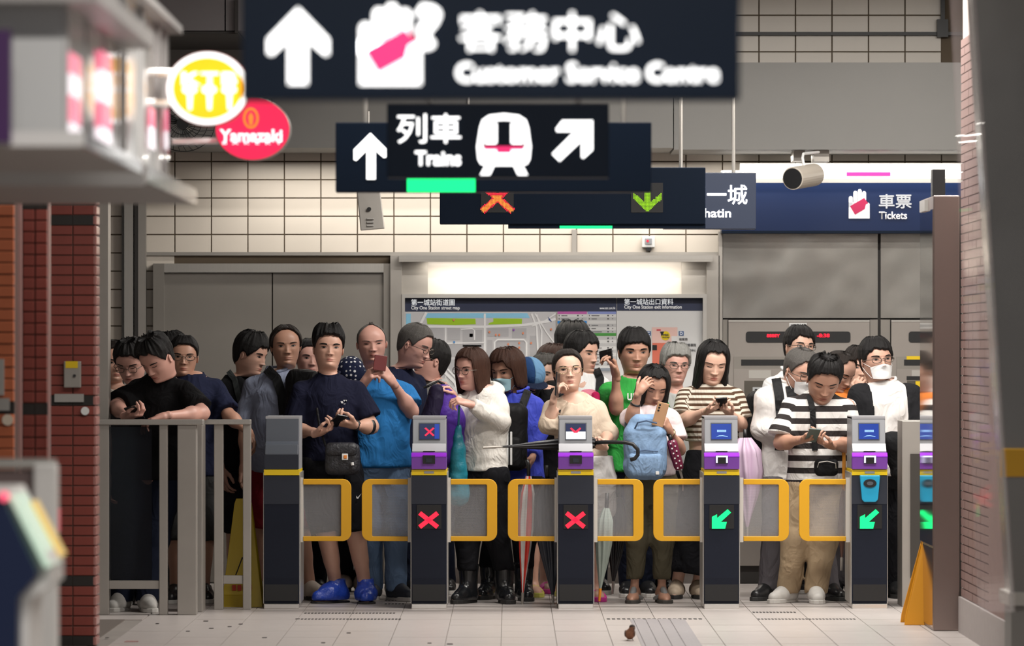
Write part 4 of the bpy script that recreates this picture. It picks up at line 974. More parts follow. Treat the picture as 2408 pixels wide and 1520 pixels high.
# ---------------------------------------------------------------- figures: signed distance fields meshed with surface nets
V3 = lambda *a: np.array(a, np.float32)
def nrm(v):
    v = np.asarray(v, np.float32); return v / max(float(np.linalg.norm(v)), 1e-6)
def f_rc(a, b, r1, r2, cap=None):
    a = V3(*a); b = V3(*b); ab = b - a; L2 = max(float(ab @ ab), 1e-8)
    def fn(p):
        t = np.clip(((p - a) @ ab) / L2, 0, 1)
        d = np.sqrt((((p - a) - t[..., None] * ab) ** 2).sum(-1)) - (r1 + (r2 - r1) * t)
        if cap is not None:
            d = np.maximum(d, (p - V3(*cap[0])) @ nrm(cap[1]))
        return d
    r = max(r1, r2) ; return fn, np.minimum(a, b) - r, np.maximum(a, b) + r
def f_ell(c, rad, M=None):
    c = V3(*c); rad = V3(*rad)
    def fn(p):
        q = p - c
        if M is not None: q = q @ np.asarray(M, np.float32)
        k0 = np.sqrt(((q / rad) ** 2).sum(-1)); k1 = np.sqrt(((q / rad ** 2) ** 2).sum(-1)) + 1e-6
        return k0 * (k0 - 1) / k1
    m = float(rad.max()); return fn, c - m, c + m
def f_loft(a, b, right, st, fwd=None):
    """st: list of (s, halfwidth, halfdepth); elliptical sections along a->b"""
    a = V3(*a); b = V3(*b); ax = b - a; L = float(np.linalg.norm(ax)); ax = ax / L
    rt = V3(*right); rt = nrm(rt - ax * float(rt @ ax)); fw = np.cross(ax, rt)
    S = np.array([q[0] for q in st]); W = np.array([q[1] for q in st]); D = np.array([q[2] for q in st])
    def fn(p):
        q = p - a; s = (q @ ax) / L
        w = np.interp(s, S, W).astype(np.float32); d = np.interp(s, S, D).astype(np.float32)
        u = q @ rt; v = q @ fw
        lat = (np.sqrt((u / w) ** 2 + (v / d) ** 2) - 1) * np.minimum(w, d)
        end = np.maximum(S[0] - s, s - S[-1]) * L
        return np.maximum(lat, end)
    m = max(W.max(), D.max()); lo = a + ax * S[0] * L; hi = a + ax * S[-1] * L
    return fn, np.minimum(lo, hi) - m, np.maximum(lo, hi) + m
def wrinkle(p, seed, f=26.0):
    rs = np.random.RandomState(seed); out = 0
    for k in range(3):
        a = rs.normal(size=3).astype(np.float32) * V3(1.1, 1.1, .8); b = rs.normal(size=3).astype(np.float32)
        ph = p @ (a * f) + 1.8 * np.sin(p @ (b * f * 0.55) + rs.rand() * 6)
        out = out + (1 - 1.6 * np.abs(np.sin(ph * .5))) / 3
    return out
def sdf_mesh(prims, h, k=0.03, cuts=(), wr=0.0, seed=1, wf=26.0):
    """prims: list of (fn,lo,hi[,k]); cuts: list of functions; smooth union then surface nets"""
    lo = np.min([q[1] for q in prims], 0) - 2.5 * h; hi = np.max([q[2] for q in prims], 0) + 2.5 * h
    n = np.ceil((hi - lo) / h).astype(int) + 1
    F = np.full(n, 1.0, np.float32)
    axs = [lo[i] + h * np.arange(n[i], dtype=np.float32) for i in range(3)]
    for q in prims:
        kk = q[3] if len(q) > 3 else k
        pad = kk + 2 * h
        i0 = np.clip(np.floor((q[1] - pad - lo) / h).astype(int), 0, n); i1 = np.clip(np.ceil((q[2] + pad - lo) / h).astype(int) + 1, 0, n)
        g = np.stack(np.meshgrid(axs[0][i0[0]:i1[0]], axs[1][i0[1]:i1[1]], axs[2][i0[2]:i1[2]], indexing='ij'), -1)
        d = q[0](g).astype(np.float32)
        sub = F[i0[0]:i1[0], i0[1]:i1[1], i0[2]:i1[2]]
        hh = np.maximum(kk - np.abs(sub - d), 0) / kk
        F[i0[0]:i1[0], i0[1]:i1[1], i0[2]:i1[2]] = np.minimum(sub, d) - hh * hh * kk * 0.25
    if wr or cuts:
        g = np.stack(np.meshgrid(*axs, indexing='ij'), -1)
        if wr: F += wr * wrinkle(g, seed, wf)
        for c in cuts: F = np.maximum(F, c(g))
    return surf_nets(F, lo, h)
def surf_nets(F, lo, h):
    F[0] = F[-1] = 1; F[:, 0] = F[:, -1] = 1; F[:, :, 0] = F[:, :, -1] = 1
    I = F < 0; n = np.array(F.shape) - 1
    c8 = [(i, j, k) for i in (0, 1) for j in (0, 1) for k in (0, 1)]
    def sl(A, o): return A[o[0]:o[0] + n[0], o[1]:o[1] + n[1], o[2]:o[2] + n[2]]
    cnt = sum(sl(I, o).astype(np.int8) for o in c8)
    mixed = (cnt > 0) & (cnt < 8)
    ci = np.argwhere(mixed); idx = np.full(n, -1, np.int64); idx[mixed] = np.arange(len(ci))
    acc = np.zeros((len(ci), 3), np.float32); num = np.zeros(len(ci), np.float32)
    for a in range(3):
        for o in c8:
            if o[a]: continue
            e = list(o); e[a] = 1
            f0 = F[ci[:, 0] + o[0], ci[:, 1] + o[1], ci[:, 2] + o[2]]; f1 = F[ci[:, 0] + e[0], ci[:, 1] + e[1], ci[:, 2] + e[2]]
            m = (f0 < 0) != (f1 < 0); t = np.where(m, f0 / np.where(m, f0 - f1, 1), 0)
            for b in range(3):
                acc[:, b] += np.where(m, (t if b == a else o[b]), 0)
            num += m
    V = (ci + acc / num[:, None]) * h + lo
    Q = []
    for a in range(3):
        b, c = (a + 1) % 3, (a + 2) % 3
        s0 = [slice(None)] * 3; s1 = [slice(None)] * 3; s0[a] = slice(0, -1); s1[a] = slice(1, None)
        A0, A1 = I[tuple(s0)], I[tuple(s1)]
        e = np.argwhere(A0 != A1); e = e[(e[:, b] > 0) & (e[:, c] > 0) & (e[:, b] < n[b]) & (e[:, c] < n[c])]
        ins = A0[e[:, 0], e[:, 1], e[:, 2]]
        def cell(db, dc):
            q = e.copy(); q[:, b] += db; q[:, c] += dc; return idx[q[:, 0], q[:, 1], q[:, 2]]
        q = np.stack([cell(-1, -1), cell(0, -1), cell(0, 0), cell(-1, 0)], 1)
        q[~ins] = q[~ins][:, ::-1]; Q.append(q)
    Q = np.concatenate(Q); Q = Q[(Q >= 0).all(1)]
    return V.astype(np.float32), Q
def mesh_np(name, V, Q, m, parent, off, attrs=None, smooth=True, mi=None):
    me = bpy.data.meshes.new(name)
    V = np.asarray(V, np.float32) - np.asarray(off, np.float32)
    Q = np.asarray(Q, np.int32); nq = len(Q); w = Q.shape[1]
    me.vertices.add(len(V)); me.vertices.foreach_set('co', V.ravel())
    me.loops.add(nq * w); me.loops.foreach_set('vertex_index', Q.ravel())
    me.polygons.add(nq); me.polygons.foreach_set('loop_start', np.arange(0, nq * w, w, dtype=np.int32))
    me.polygons.foreach_set('use_smooth', np.full(nq, smooth))
    ms = m if isinstance(m, (list, tuple)) else [m]
    for q in ms: me.materials.append(q)
    if mi is not None: me.polygons.foreach_set('material_index', np.asarray(mi, np.int32))
    me.update(calc_edges=True); me.validate()
    if attrs:
        for k_, v in attrs.items():
            at = me.attributes.new(k_, 'FLOAT', 'POINT'); at.data.foreach_set('value', np.asarray(v, np.float32))
    o = bpy.data.objects.new(name, me); col.objects.link(o)
    if parent is not None: o.parent = parent
    return o
class Acc:                       # joins several (V,Q,tint) pieces into one mesh
    def __init__(s): s.V = []; s.Q = []; s.T = []; s.M = []; s.G = []; s.n = 0
    def add(s, V, Q, t=None, m=0, g=0):
        s.V.append(V); s.Q.append(Q + s.n); s.T.append(np.zeros(len(V)) if t is None else t); s.M.append(np.full(len(Q), m)); s.G.append(np.full(len(Q), g)); s.n += len(V)
    def get(s): return np.concatenate(s.V), np.concatenate(s.Q), np.concatenate(s.T), np.concatenate(s.M), np.concatenate(s.G)

# ---------------------------------------------------------------- head
HZ = np.array([-.55, -.4, -.25, -.12, -.06, -.02, 0, .05, .12, .2, .3, .4, .5, .58, .66, .75, .85, .92, .97, .995])
HA = np.array([.285, .255, .238, .232, .232, .235, .238, .250, .274, .300, .322, .338, .345, .348, .345, .327, .272, .207, .128, .05])
HF = np.array([.22, .185, .165, .16, .19, .29, .335, .372, .380, .380, .385, .390, .394, .402, .396, .368, .303, .228, .138, .05])
HB = np.array([.31, .28, .265, .265, .268, .27, .275, .29, .32, .36, .405, .435, .455, .465, .46, .43, .36, .275, .165, .06])
_zf = np.linspace(-.55, .995, 800)
def _sm(v):
    y = np.interp(_zf, HZ, v); kx = np.ones(23) / 23; yp = np.pad(y, 11, mode='edge'); return np.convolve(yp, kx, 'valid')
_A, _F, _B = _sm(HA), _sm(HF), _sm(HB)
def hA(z): return np.interp(z, _zf, _A)
def hF(z): return np.interp(z, _zf, _F)
def hB(z): return np.interp(z, _zf, _B)
def hN(z): return np.interp(z, [-.1, 0, .1, .3, .5], [2.0, 1.75, 1.8, 2.15, 2.3])
def gs(x, s): return np.exp(-0.5 * (x / s) ** 2)
def feat(x, z, o):
    ax = np.abs(x); d = 0
    nose = o.get('nose', 1.0)
    br = np.interp(z, [.30, .325, .36, .45, .52, .56], [0.0, .098, .085, .040, .018, 0.0]) * nose
    wd = np.interp(z, [.30, .36, .5], [.046, .036, .030])
    d = d + br * gs(x, wd)
    d = d + .040 * nose * gs(ax - .052, .024) * gs(z - .318, .022)
    d = d - .034 * gs(ax - .155, .066) * gs(z - .505, .040)
    d = d + .018 * gs(ax - .155, .050) * gs(z - .495, .022)
    d = d + .014 * gs(ax - .15, .10) * gs(z - .578, .026)
    d = d + .016 * gs(ax - .215, .075) * gs(z - .385, .06)
    d = d - .012 * gs(ax - .115, .03) * gs(z - .30, .05)
    d = d + .022 * gs(x, .070) * gs(z - .208, .014) + .026 * gs(x, .062) * gs(z - .166, .018) - .014 * gs(x, .08) * gs(z - .187, .006)
    d = d - .014 * gs(x, .08) * gs(z - .128, .018) + .030 * gs(x, .085) * gs(z - .06, .04)
    return d
def face_y(x, z, o, ease=0.0):
    a = hA(z); f = hF(z); n = hN(z); u = np.clip(np.abs(x) / a, 0, .999)
    return -f * (1 - u ** n) ** (1 / n) - feat(x, z, o) * (1 - u ** n) ** .35 - ease
def fan(V, Q, ring, cen, flip=False):
    n = len(ring); b = len(V); V = np.concatenate([V, np.repeat([cen], n, 0)]); k = np.arange(n); k1 = (k + 1) % n
    q = np.stack([ring[k], ring[k1], b + k1, b + k], 1)
    return V, np.concatenate([Q, q[:, ::-1] if flip else q])
def disc(rim, cen): return fan(np.asarray(rim), np.zeros((0, 4), int), np.arange(len(rim)), cen)
def head_grid(o):
    s = np.linspace(-math.pi, math.pi, 85)[:-1]; t = s - .5 * np.sin(s)
    z = np.concatenate([np.linspace(-.55, -.08, 9), np.linspace(-.05, .08, 8), np.linspace(.095, .62, 46), np.linspace(.65, .93, 11), [.96, .98, .99, .995]])
    T, Zz = np.meshgrid(t, z)
    a, f, b, n = hA(Zz), hF(Zz), hB(Zz), hN(Zz)
    sx, cx = np.sin(T), np.cos(T)
    fr = cx > 0
    nn = np.where(fr, n, 2.15)
    x = a * np.sign(sx) * np.abs(sx) ** (2 / nn); y = np.where(fr, -f, b) * np.abs(cx) ** (2 / nn)
    y = y - np.where(fr, feat(x, Zz, o) * np.clip(cx, 0, 1) ** .7, 0)
    V = np.stack([x, y, Zz], -1).reshape(-1, 3)
    nr, nc = Zz.shape
    i = np.arange(nr - 1)[:, None] * nc; j = np.arange(nc)[None]; j1 = (j + 1) % nc
    Q = np.stack([i + j, i + j1, i + nc + j1, i + nc + j], -1).reshape(-1, 4)
    # crown cap
    top = (nr - 1) * nc; V, Q = fan(V, Q, top + np.arange(nc), [0, 0, 1.0])
    ax = np.abs(V[:, 0]); zz = V[:, 2]; fy = V[:, 1] < -.15
    lw = np.clip(1.25 - (ax / .085) ** 2, 0, 1)
    lip = np.clip(gs(zz - .206, .013) + gs(zz - .166, .016), 0, 1) * lw * fy
    return V, Q, lip * o.get('lips', .75)
def ear(side):
    V, Q = sdf_mesh([f_ell((0, 0, 0), (.022, .065, .105)), f_ell((.006, .018, .035), (.02, .07, .07))], .011, .03,
                    cuts=[lambda p: -(np.sqrt(((p - V3(.028, -.012, .005)) ** 2 / V3(.022, .035, .06) ** 2).sum(-1)) - 1) * .02])
    V = V * V3(side, 1, 1)
    if side < 0: Q = Q[:, ::-1]
    a = R(22) * side; c, s_ = math.cos(a), math.sin(a)
    V = np.stack([V[:, 0] * c - V[:, 1] * s_, V[:, 0] * s_ + V[:, 1] * c, V[:, 2]], 1)
    return V + V3(side * .352, .035, .435), Q
EARS = [ear(-1), ear(1)]
def strip(P0, P1):           # quad strip between two polylines (n,3)
    n = len(P0); V = np.concatenate([P0, P1]); Q = np.array([[i, i + 1, n + i + 1, n + i] for i in range(n - 1)]); return V, Q
def on_face(xz, o, ease): 
    xz = np.asarray(xz, float); return np.stack([xz[:, 0], face_y(xz[:, 0], xz[:, 1], o, ease), xz[:, 1]], 1)
def face_bits(o):
    """eyes (white, iris, lash) and brows as thin shells on the face; returns Acc with material index 0 white 1 dark 2 brow"""
    A_ = Acc(); u = np.linspace(-1, 1, 11); down = o.get('lids', 0.0)
    for sd in (-1, 1):
        cx = .155 * sd; hw = .062; op = .0175 * (1 - down) * o.get('eye', 1.0)
        xs = cx + u * hw; arch = (1 - u ** 2)
        zc = .497 + .006 * u * sd
        if op > .004:
            up_ = np.stack([xs, zc + op * arch ** .7], 1); lw_ = np.stack([xs, zc - op * .75 * arch], 1)
            A_.add(*strip(on_face(lw_, o, .006), on_face(up_, o, .006)), m=0, g=(sd + 1) // 2)
            gz_ = o.get('gaze', 0.0) * .02
            k = np.linspace(0, 2 * math.pi, 13)[:-1]
            ring = np.stack([cx + gz_ + .029 * np.cos(k), .498 + np.clip(.030 * np.sin(k), -op * .72, op)], 1)
            c_ = on_face(np.array([[cx + gz_, .498]]), o, .0095); rr = on_face(ring, o, .009)
            A_.add(*disc(rr, c_[0]), m=1, g=(sd + 1) // 2)
        zt = zc + op * arch ** .7 if op > .004 else zc - .012 * arch
        th = .012 * (1 - .5 * u ** 2)
        A_.add(*strip(on_face(np.stack([xs, zt - .004], 1), o, .010), on_face(np.stack([xs, zt + th], 1), o, .010)), m=1, g=(sd + 1) // 2)
        b0 = .578 + .012 * (1 - u ** 2) + .006 * u * sd * o.get('browtilt', 1); bx = cx + .012 * sd + u * .088
        bt = .016 * o.get('brow', 1.0) * (1 - .6 * np.clip(u * sd, 0, 1) ** 1.5)
        A_.add(*strip(on_face(np.stack([bx, b0 - bt], 1), o, .008), on_face(np.stack([bx, b0 + bt], 1), o, .008)), m=2, g=2 + (sd + 1) // 2)
    # nostrils and the line of the mouth
    for sd in (-1, 1):
        k = np.linspace(0, 2 * math.pi, 9)[:-1]; rg = np.stack([.038 * sd + .014 * np.cos(k), .298 + .008 * np.sin(k)], 1)
        A_.add(*disc(on_face(rg, o, .006), on_face(np.array([[.038 * sd, .298]]), o, .007)[0]), m=3, g=4)
    mx = np.linspace(-.085, .085, 11); mz = .187 + o.get('smile', -.004) * (mx / .085) ** 2
    mo = o.get('mouth', .005)
    A_.add(*strip(on_face(np.stack([mx, mz - mo * (1 - (mx / .09) ** 2)], 1), o, .008), on_face(np.stack([mx, mz + .004], 1), o, .008)), m=3, g=4)
    return A_
def hair_cap(st, seed):
    """shell over the skull; st: front, temple, ear, nape hairline heights, thickness, long"""
    rs = np.random.RandomState(seed); nc, nr = 96, 30
    s = np.linspace(-math.pi, math.pi, nc + 1)[:-1]; t = s; at = np.abs(t)
    fr, tem, eh, bk = st.get('front', .80), st.get('temple', .70), st.get('ear', .50), st.get('nape', .12)
    ph = rs.rand(8) * 6
    nz = (np.sin(7 * t + ph[0]) + .8 * np.sin(13 * t + ph[1]) + .6 * np.sin(23 * t + ph[2]) + .5 * np.sin(37 * t + ph[3])) / 2.9
    jag = st.get('jag', .02)
    zl = np.interp(at, [0, .45, .85, 1.10, 1.32, 1.62, 1.95, 2.4, math.pi], [fr, fr + .005, tem, tem - .10, eh - .04, eh + .08, (eh + bk) / 2 - .05, bk + .03, bk])
    if st.get('long'):
        L = st['long']; fw = st.get('curtain', .80)
        zl = np.where(at > fw, np.interp(at, [fw, fw + .16, 1.4, math.pi], [fr - .12, L + .05, L, L - .03]), zl)
    zl = zl + jag * nz
    if 'part' in st:                       # swept fringe, lower on one side
        zl = zl - np.where(at < 1.1, st['part'] * t / 1.1, 0)
    u = (np.linspace(0, 1, nr) ** .85)[:, None]
    Zz = .995 + (zl[None] - .995) * u
    zc = np.maximum(Zz, -.1)
    a, f, b = hA(zc), hF(np.maximum(Zz, .5)), hB(zc)
    if st.get('long'):
        fl = st.get('flare', .06); k = np.clip((.55 - Zz) / .6, 0, 2.2)
        a = np.where(Zz < .55, hA(.55) * (1 + fl * k), a); b = np.where(Zz < .55, hB(.55) * (1 - .12 * k), b); f = np.where(Zz < .55, hF(.55) * (1 - .25 * np.clip(k, 0, 1)), f)
    elif True:
        b = np.where(Zz < .35, np.maximum(b, hB(.35) * (1 - .45 * np.clip((.35 - Zz) / .4, 0, 1))), b)
    th = st.get('thick', .05)
    side = np.clip((at - .9) / .5, 0, 1)
    tk = th * (1 + st.get('top', .5) * np.clip((Zz - .7) / .3, 0, 1)) * (1 - st.get('fade', .45) * side[None] * np.clip((.75 - Zz) / .3, 0, 1))
    g = .5 + .5 * (np.sin(9 * t[None] + 4 * Zz + ph[4]) * .5 + np.sin(21 * t[None] - 6 * Zz + ph[5]) * .5)
    tk = tk * (1 + st.get('rough', .35) * (g - .5) + .25 * st.get('rough', .35) * np.sin(41 * t[None] + 9 * Zz + ph[6]))
    edge = 1 - np.clip((u - .86) / .14, 0, 1) ** 2 * (.75 if not st.get('long') else .35)
    tk = tk * edge + .006
    sx, cx = np.sin(t)[None], np.cos(t)[None]; fo = cx > 0; n = 2.2
    x0 = np.sign(sx) * np.abs(sx) ** (2 / n); y0 = np.abs(cx) ** (2 / n) * np.where(fo, -1, 1)
    x = (a + tk) * x0; y = (np.where(fo, f, b) + tk) * y0
    zz = Zz + tk * np.clip((Zz - .62) / .38, 0, 1) * 1.05
    if 'sweep' in st: x = x + st['sweep'] * np.clip((Zz - .7) / .3, 0, 1)
    V = np.stack([x + 0 * zz, y + 0 * zz, zz], -1)
    inn = V[-1].copy(); inn[:, :2] *= (.90 if not st.get('long') else .62)
    inn[:, 2] += .01
    V = np.concatenate([V.reshape(-1, 3), inn])
    i = np.arange(nr)[:, None] * nc; j = np.arange(nc)[None]; j1 = (j + 1) % nc
    Q = np.stack([i + j, i + nc + j, i + nc + j1, i + j1], -1).reshape(-1, 4)
    V, Q = fan(V, Q, np.arange(nc), [st.get('sweep', 0), 0, .995 + th * (1 + st.get('top', .5)) * 1.02], True)
    return V.astype(np.float32), Q
def tube_np(pts, r, seg=6):
    b = MB(); b.tube([tuple(map(float, p)) for p in pts], r, seg, caps=False); return np.array(b.v, np.float32), np.array(b.f)
def glasses_np(o, round_=True):
    A_ = Acc(); k = np.linspace(0, 2 * math.pi, 21)
    y0 = float(face_y(np.array([.0]), np.array([.46]), o)[0]) - .012
    for sd in (-1, 1):
        w, h_ = (.105, .088) if round_ else (.118, .068)
        ring = np.stack([sd * .165 + w * np.sign(np.cos(k)) * np.abs(np.cos(k)) ** .8, np.full(21, y0 + .012), .482 + h_ * np.sign(np.sin(k)) * np.abs(np.sin(k)) ** .8], 1)
        ring[:, 1] += .10 * (np.abs(ring[:, 0]) - .16) * (np.abs(ring[:, 0]) > .16)
        A_.add(*tube_np(ring, .0085))
        A_.add(*tube_np([(sd * .27, y0 + .02, .50), (sd * .36, y0 + .16, .505), (sd * .375, .02, .50), (sd * .37, .07, .46)], .008))
    A_.add(*tube_np([(-.06, y0, .50), (0, y0 - .012, .512), (.06, y0, .50)], .008))
    return A_.get()
def mask_np(o):
    nu, nv = 19, 13; A_ = Acc()
    uu, vv = np.meshgrid(np.linspace(-1, 1, nu), np.linspace(0, 1, nv))
    z = .005 + vv * (.37 - .055 * np.abs(uu) ** 1.5) + .035 * np.abs(uu) ** 2 * (1 - vv)
    x = uu * (.235 + .05 * vv)
    y = face_y(x, z, dict(o, nose=.75), .0) 
    y = np.minimum(y, -.40 * (1 - .38 * np.abs(uu) ** 2.2)) - .028 - .012 * np.sin(vv * 3.14 * 3) * (1 - np.abs(uu))
    V = np.stack([x, y, z], -1).reshape(-1, 3)
    Vb = V.copy(); Vb[:, 1] += .02
    i = np.arange(nv - 1)[:, None] * nu; j = np.arange(nu - 1)[None]
    Q = np.stack([i + j, i + j + 1, i + nu + j + 1, i + nu + j], -1).reshape(-1, 4)
    A_.add(V, Q); A_.add(Vb, Q[:, ::-1])
    for sd in (-1, 1):
        for z0, z1 in ((.33, .47), (.05, .36)):
            zz = z0 if z0 > .2 else .06
            xe = sd * (.285 if z0 > .2 else .237)
            A_.add(*tube_np([(xe, float(face_y(np.array([xe * .92]), np.array([zz]), o)[0]) - .03, zz), (sd * .33, -.12, (z0 + z1) / 2), (sd * .365, .03, z1)], .007))
    return A_.get()
def rotm(yaw, pitch, roll):
    y, p, r = R(yaw), R(pitch), R(roll)
    Rz = np.array([[math.cos(y), -math.sin(y), 0], [math.sin(y), math.cos(y), 0], [0, 0, 1]])
    Rx = np.array([[1, 0, 0], [0, math.cos(p), -math.sin(p)], [0, math.sin(p), math.cos(p)]])
    Ry = np.array([[math.cos(r), 0, math.sin(r)], [0, 1, 0], [-math.sin(r), 0, math.cos(r)]])
    return (Rz @ Rx @ Ry).astype(np.float32)

# ---------------------------------------------------------------- hand
def hand_np(wr, dirv, palm, pose, side, sc=1.0):
    """wr wrist, dirv towards fingers, palm normal = the way the palm faces; side=+1 thumb on cross(palm,dir) side"""
    d = nrm(dirv); n = V3(*palm); n = nrm(n - d * float(n @ d)); l = np.cross(n, d) * side
    L = lambda a, b, c: V3(*wr) + (d * a + l * b + n * c) * sc      # along, towards thumb, towards palm side
    bends = {'hold': (38, 48, 30), 'flat': (8, 8, 6), 'relax': (22, 30, 20), 'fist': (75, 85, 50), 'cup': (30, 30, 20)}[pose]
    pr = []
    mc_ = [(.085, .033), (.090, .011), (.086, -.011), (.078, -.032)]
    lens = [(.042, .026, .021), (.046, .030, .022), (.043, .028, .021), (.034, .021, .019)]
    for k, ((a, b), ls) in enumerate(zip(mc_, lens)):
        p = L(a, b, 0); pr.append((*f_rc(L(.005, b * .55, 0), p, .0175 * sc, .0125 * sc), .014 * sc))
        ang = 0; q = np.array([a, b, 0.0])
        for (ln, bd, r0) in zip(ls, bends, (.0098, .0088, .0078)):
            ang += R(bd * (1 + .10 * k))
            q2 = q + np.array([math.cos(ang) * ln, (b * .12) * (1 if pose != 'fist' else 0), math.sin(ang) * ln])
            pr.append((*f_rc(L(*q), L(*q2), r0 * sc, r0 * .88 * sc), .003)); q = q2
    th = {'hold': [(.02, .030, .006), (.055, .058, .022), (.085, .058, .040), (.104, .045, .048)], 'fist': [(.02, .030, .006), (.055, .052, .02), (.085, .035, .04), (.09, .01, .045)]}.get(pose, [(.02, .030, .004), (.052, .060, .012), (.082, .074, .016), (.104, .080, .018)])
    for (a, b), r0, r1 in zip(zip(th[:-1], th[1:]), (.0165, .0115, .0098), (.012, .0098, .0085)):
        pr.append((*f_rc(L(*a), L(*b), r0 * sc, r1 * sc), .008))
    pr.append((*f_rc(L(-.03, 0, 0), L(.03, 0, 0), .0245 * sc, .022 * sc), .015))
    return sdf_mesh(pr, .0052 * sc, .006)

def f_box(c, half, r, M=None):
    c = V3(*c); b = V3(*half) - r
    def fn(p):
        q = p - c
        if M is not None: q = q @ np.asarray(M, np.float32)
        q = np.abs(q) - b
        return np.sqrt((np.maximum(q, 0) ** 2).sum(-1)) + np.minimum(q.max(-1), 0) - r
    m = float(np.linalg.norm(half)); return fn, c - m, c + m
def cloth(name, c, rough=0.85, band=None, noise=0.12, sheen=0.0, spec=0.10, bump=0.25, fold=0.38):
    """woven cloth; band=(period m, second colour, duty) draws printed stripes along the garment"""
    if name in MATS: return MATS[name]
    m = mat(name, c, rough, noise=noise, nscale=9, bump=bump * .35, bscale=70, spec=spec)
    nt = m.node_tree; b = nt.nodes['Principled BSDF']
    tc = nt.nodes.new('ShaderNodeTexCoord'); mp = nt.nodes.new('ShaderNodeMapping'); mp.inputs['Scale'].default_value = (1.0, 1.0, .62); mp.inputs['Rotation'].default_value = (0, .5, 0)
    n3 = nt.nodes.new('ShaderNodeTexNoise'); n3.inputs['Scale'].default_value = 8.0; n3.inputs['Detail'].default_value = 2.5; n3.inputs['Distortion'].default_value = 1.1
    s1 = nt.nodes.new('ShaderNodeMath'); s1.operation = 'SUBTRACT'; s1.inputs[1].default_value = .5; s2 = nt.nodes.new('ShaderNodeMath'); s2.operation = 'ABSOLUTE'
    bp = nt.nodes.new('ShaderNodeBump'); bp.inputs['Strength'].default_value = fold; bp.inputs['Distance'].default_value = .09; bp.invert = True
    nt.links.new(tc.outputs['Object'], mp.inputs['Vector']); nt.links.new(mp.outputs[0], n3.inputs['Vector']); nt.links.new(n3.outputs['Fac'], s1.inputs[0]); nt.links.new(s1.outputs[0], s2.inputs[0]); nt.links.new(s2.outputs[0], bp.inputs['Height'])
    if b.inputs['Normal'].links: nt.links.new(b.inputs['Normal'].links[0].from_socket, bp.inputs['Normal'])
    nt.links.new(bp.outputs['Normal'], b.inputs['Normal'])
    if band:
        at = nt.nodes.new('ShaderNodeAttribute'); at.attribute_name = 'band'
        d = nt.nodes.new('ShaderNodeMath'); d.operation = 'DIVIDE'; d.inputs[1].default_value = band[0]
        fr = nt.nodes.new('ShaderNodeMath'); fr.operation = 'FRACT'
        gt = nt.nodes.new('ShaderNodeMath'); gt.operation = 'GREATER_THAN'; gt.inputs[1].default_value = band[2]
        mx = nt.nodes.new('ShaderNodeMix'); mx.data_type = 'RGBA'
        mx.inputs[6].default_value = (*c, 1); mx.inputs[7].default_value = (*band[1], 1)
        nt.links.new(at.outputs['Fac'], d.inputs[0]); nt.links.new(d.outputs[0], fr.inputs[0]); nt.links.new(fr.outputs[0], gt.inputs[0]); nt.links.new(gt.outputs[0], mx.inputs[0])
        nt.links.new(mx.outputs[2], b.inputs['Base Color'])
    return m
def skin_mat(name, c):
    if name in MATS: return MATS[name]
    m = mat(name, c, 0.42, noise=0.10, nscale=14, spec=0.4); nt = m.node_tree; b = nt.nodes['Principled BSDF']
    src = b.inputs['Base Color'].links[0].from_socket
    at = nt.nodes.new('ShaderNodeAttribute'); at.attribute_name = 'tint'
    mx = nt.nodes.new('ShaderNodeMix'); mx.data_type = 'RGBA'; mx.inputs[7].default_value = (c[0] * .78, c[1] * .42, c[2] * .42, 1)
    nt.links.new(at.outputs['Fac'], mx.inputs[0]); nt.links.new(src, mx.inputs[6]); nt.links.new(mx.outputs[2], b.inputs['Base Color'])
    return m
SKIN = {'pale': skin_mat('skin_pale', (0.66, 0.41, 0.31)), 'mid': skin_mat('skin_mid', (0.58, 0.335, 0.25)), 'tan': skin_mat('skin_tan', (0.46, 0.25, 0.175)), 'rosy': skin_mat('skin_rosy', (0.61, 0.335, 0.27))}
def hair_mat(name, c, spec=0.5):
    return mat(name, c, 0.5, noise=0.45, nscale=60, bump=0.5, bscale=130, spec=.22, stretch=(3, 3, .35))
HAIR = {'black': hair_mat('hair_black', (0.010, 0.009, 0.009)), 'brown': hair_mat('hair_brown', (0.045, 0.019, 0.012)), 'grey': hair_mat('hair_grey', (0.26, 0.255, 0.24)), 'salt': hair_mat('hair_salt', (0.085, 0.078, 0.072)), 'dark': hair_mat('hair_dark', (0.018, 0.013, 0.011))}
M_EYEW = mat('eye_white', (0.50, 0.45, 0.42), 0.3); M_EYED = mat('eye_dark', (0.012, 0.009, 0.008), 0.25); M_MOUTH = mat('mouth_line', (0.16, 0.045, 0.035), 0.5)
M_MASKW = mat('mask_white', (0.80, 0.80, 0.80), 0.8, bump=0.15, bscale=40); M_MASKB = mat('mask_blue', (0.36, 0.58, 0.67), 0.8, bump=0.15, bscale=40); M_MASKK = mat('mask_black', (0.015, 0.016, 0.02), 0.8)
M_GLASSF = mat('spectacle_metal', (0.11, 0.09, 0.075), 0.3, 0.6); M_GLASSG = mat('spectacle_gold', (0.45, 0.33, 0.2), 0.25, 0.8)
MIX_LAST = {}
def lerp(a, b, t): return a + (b - a) * t
NP = [0]
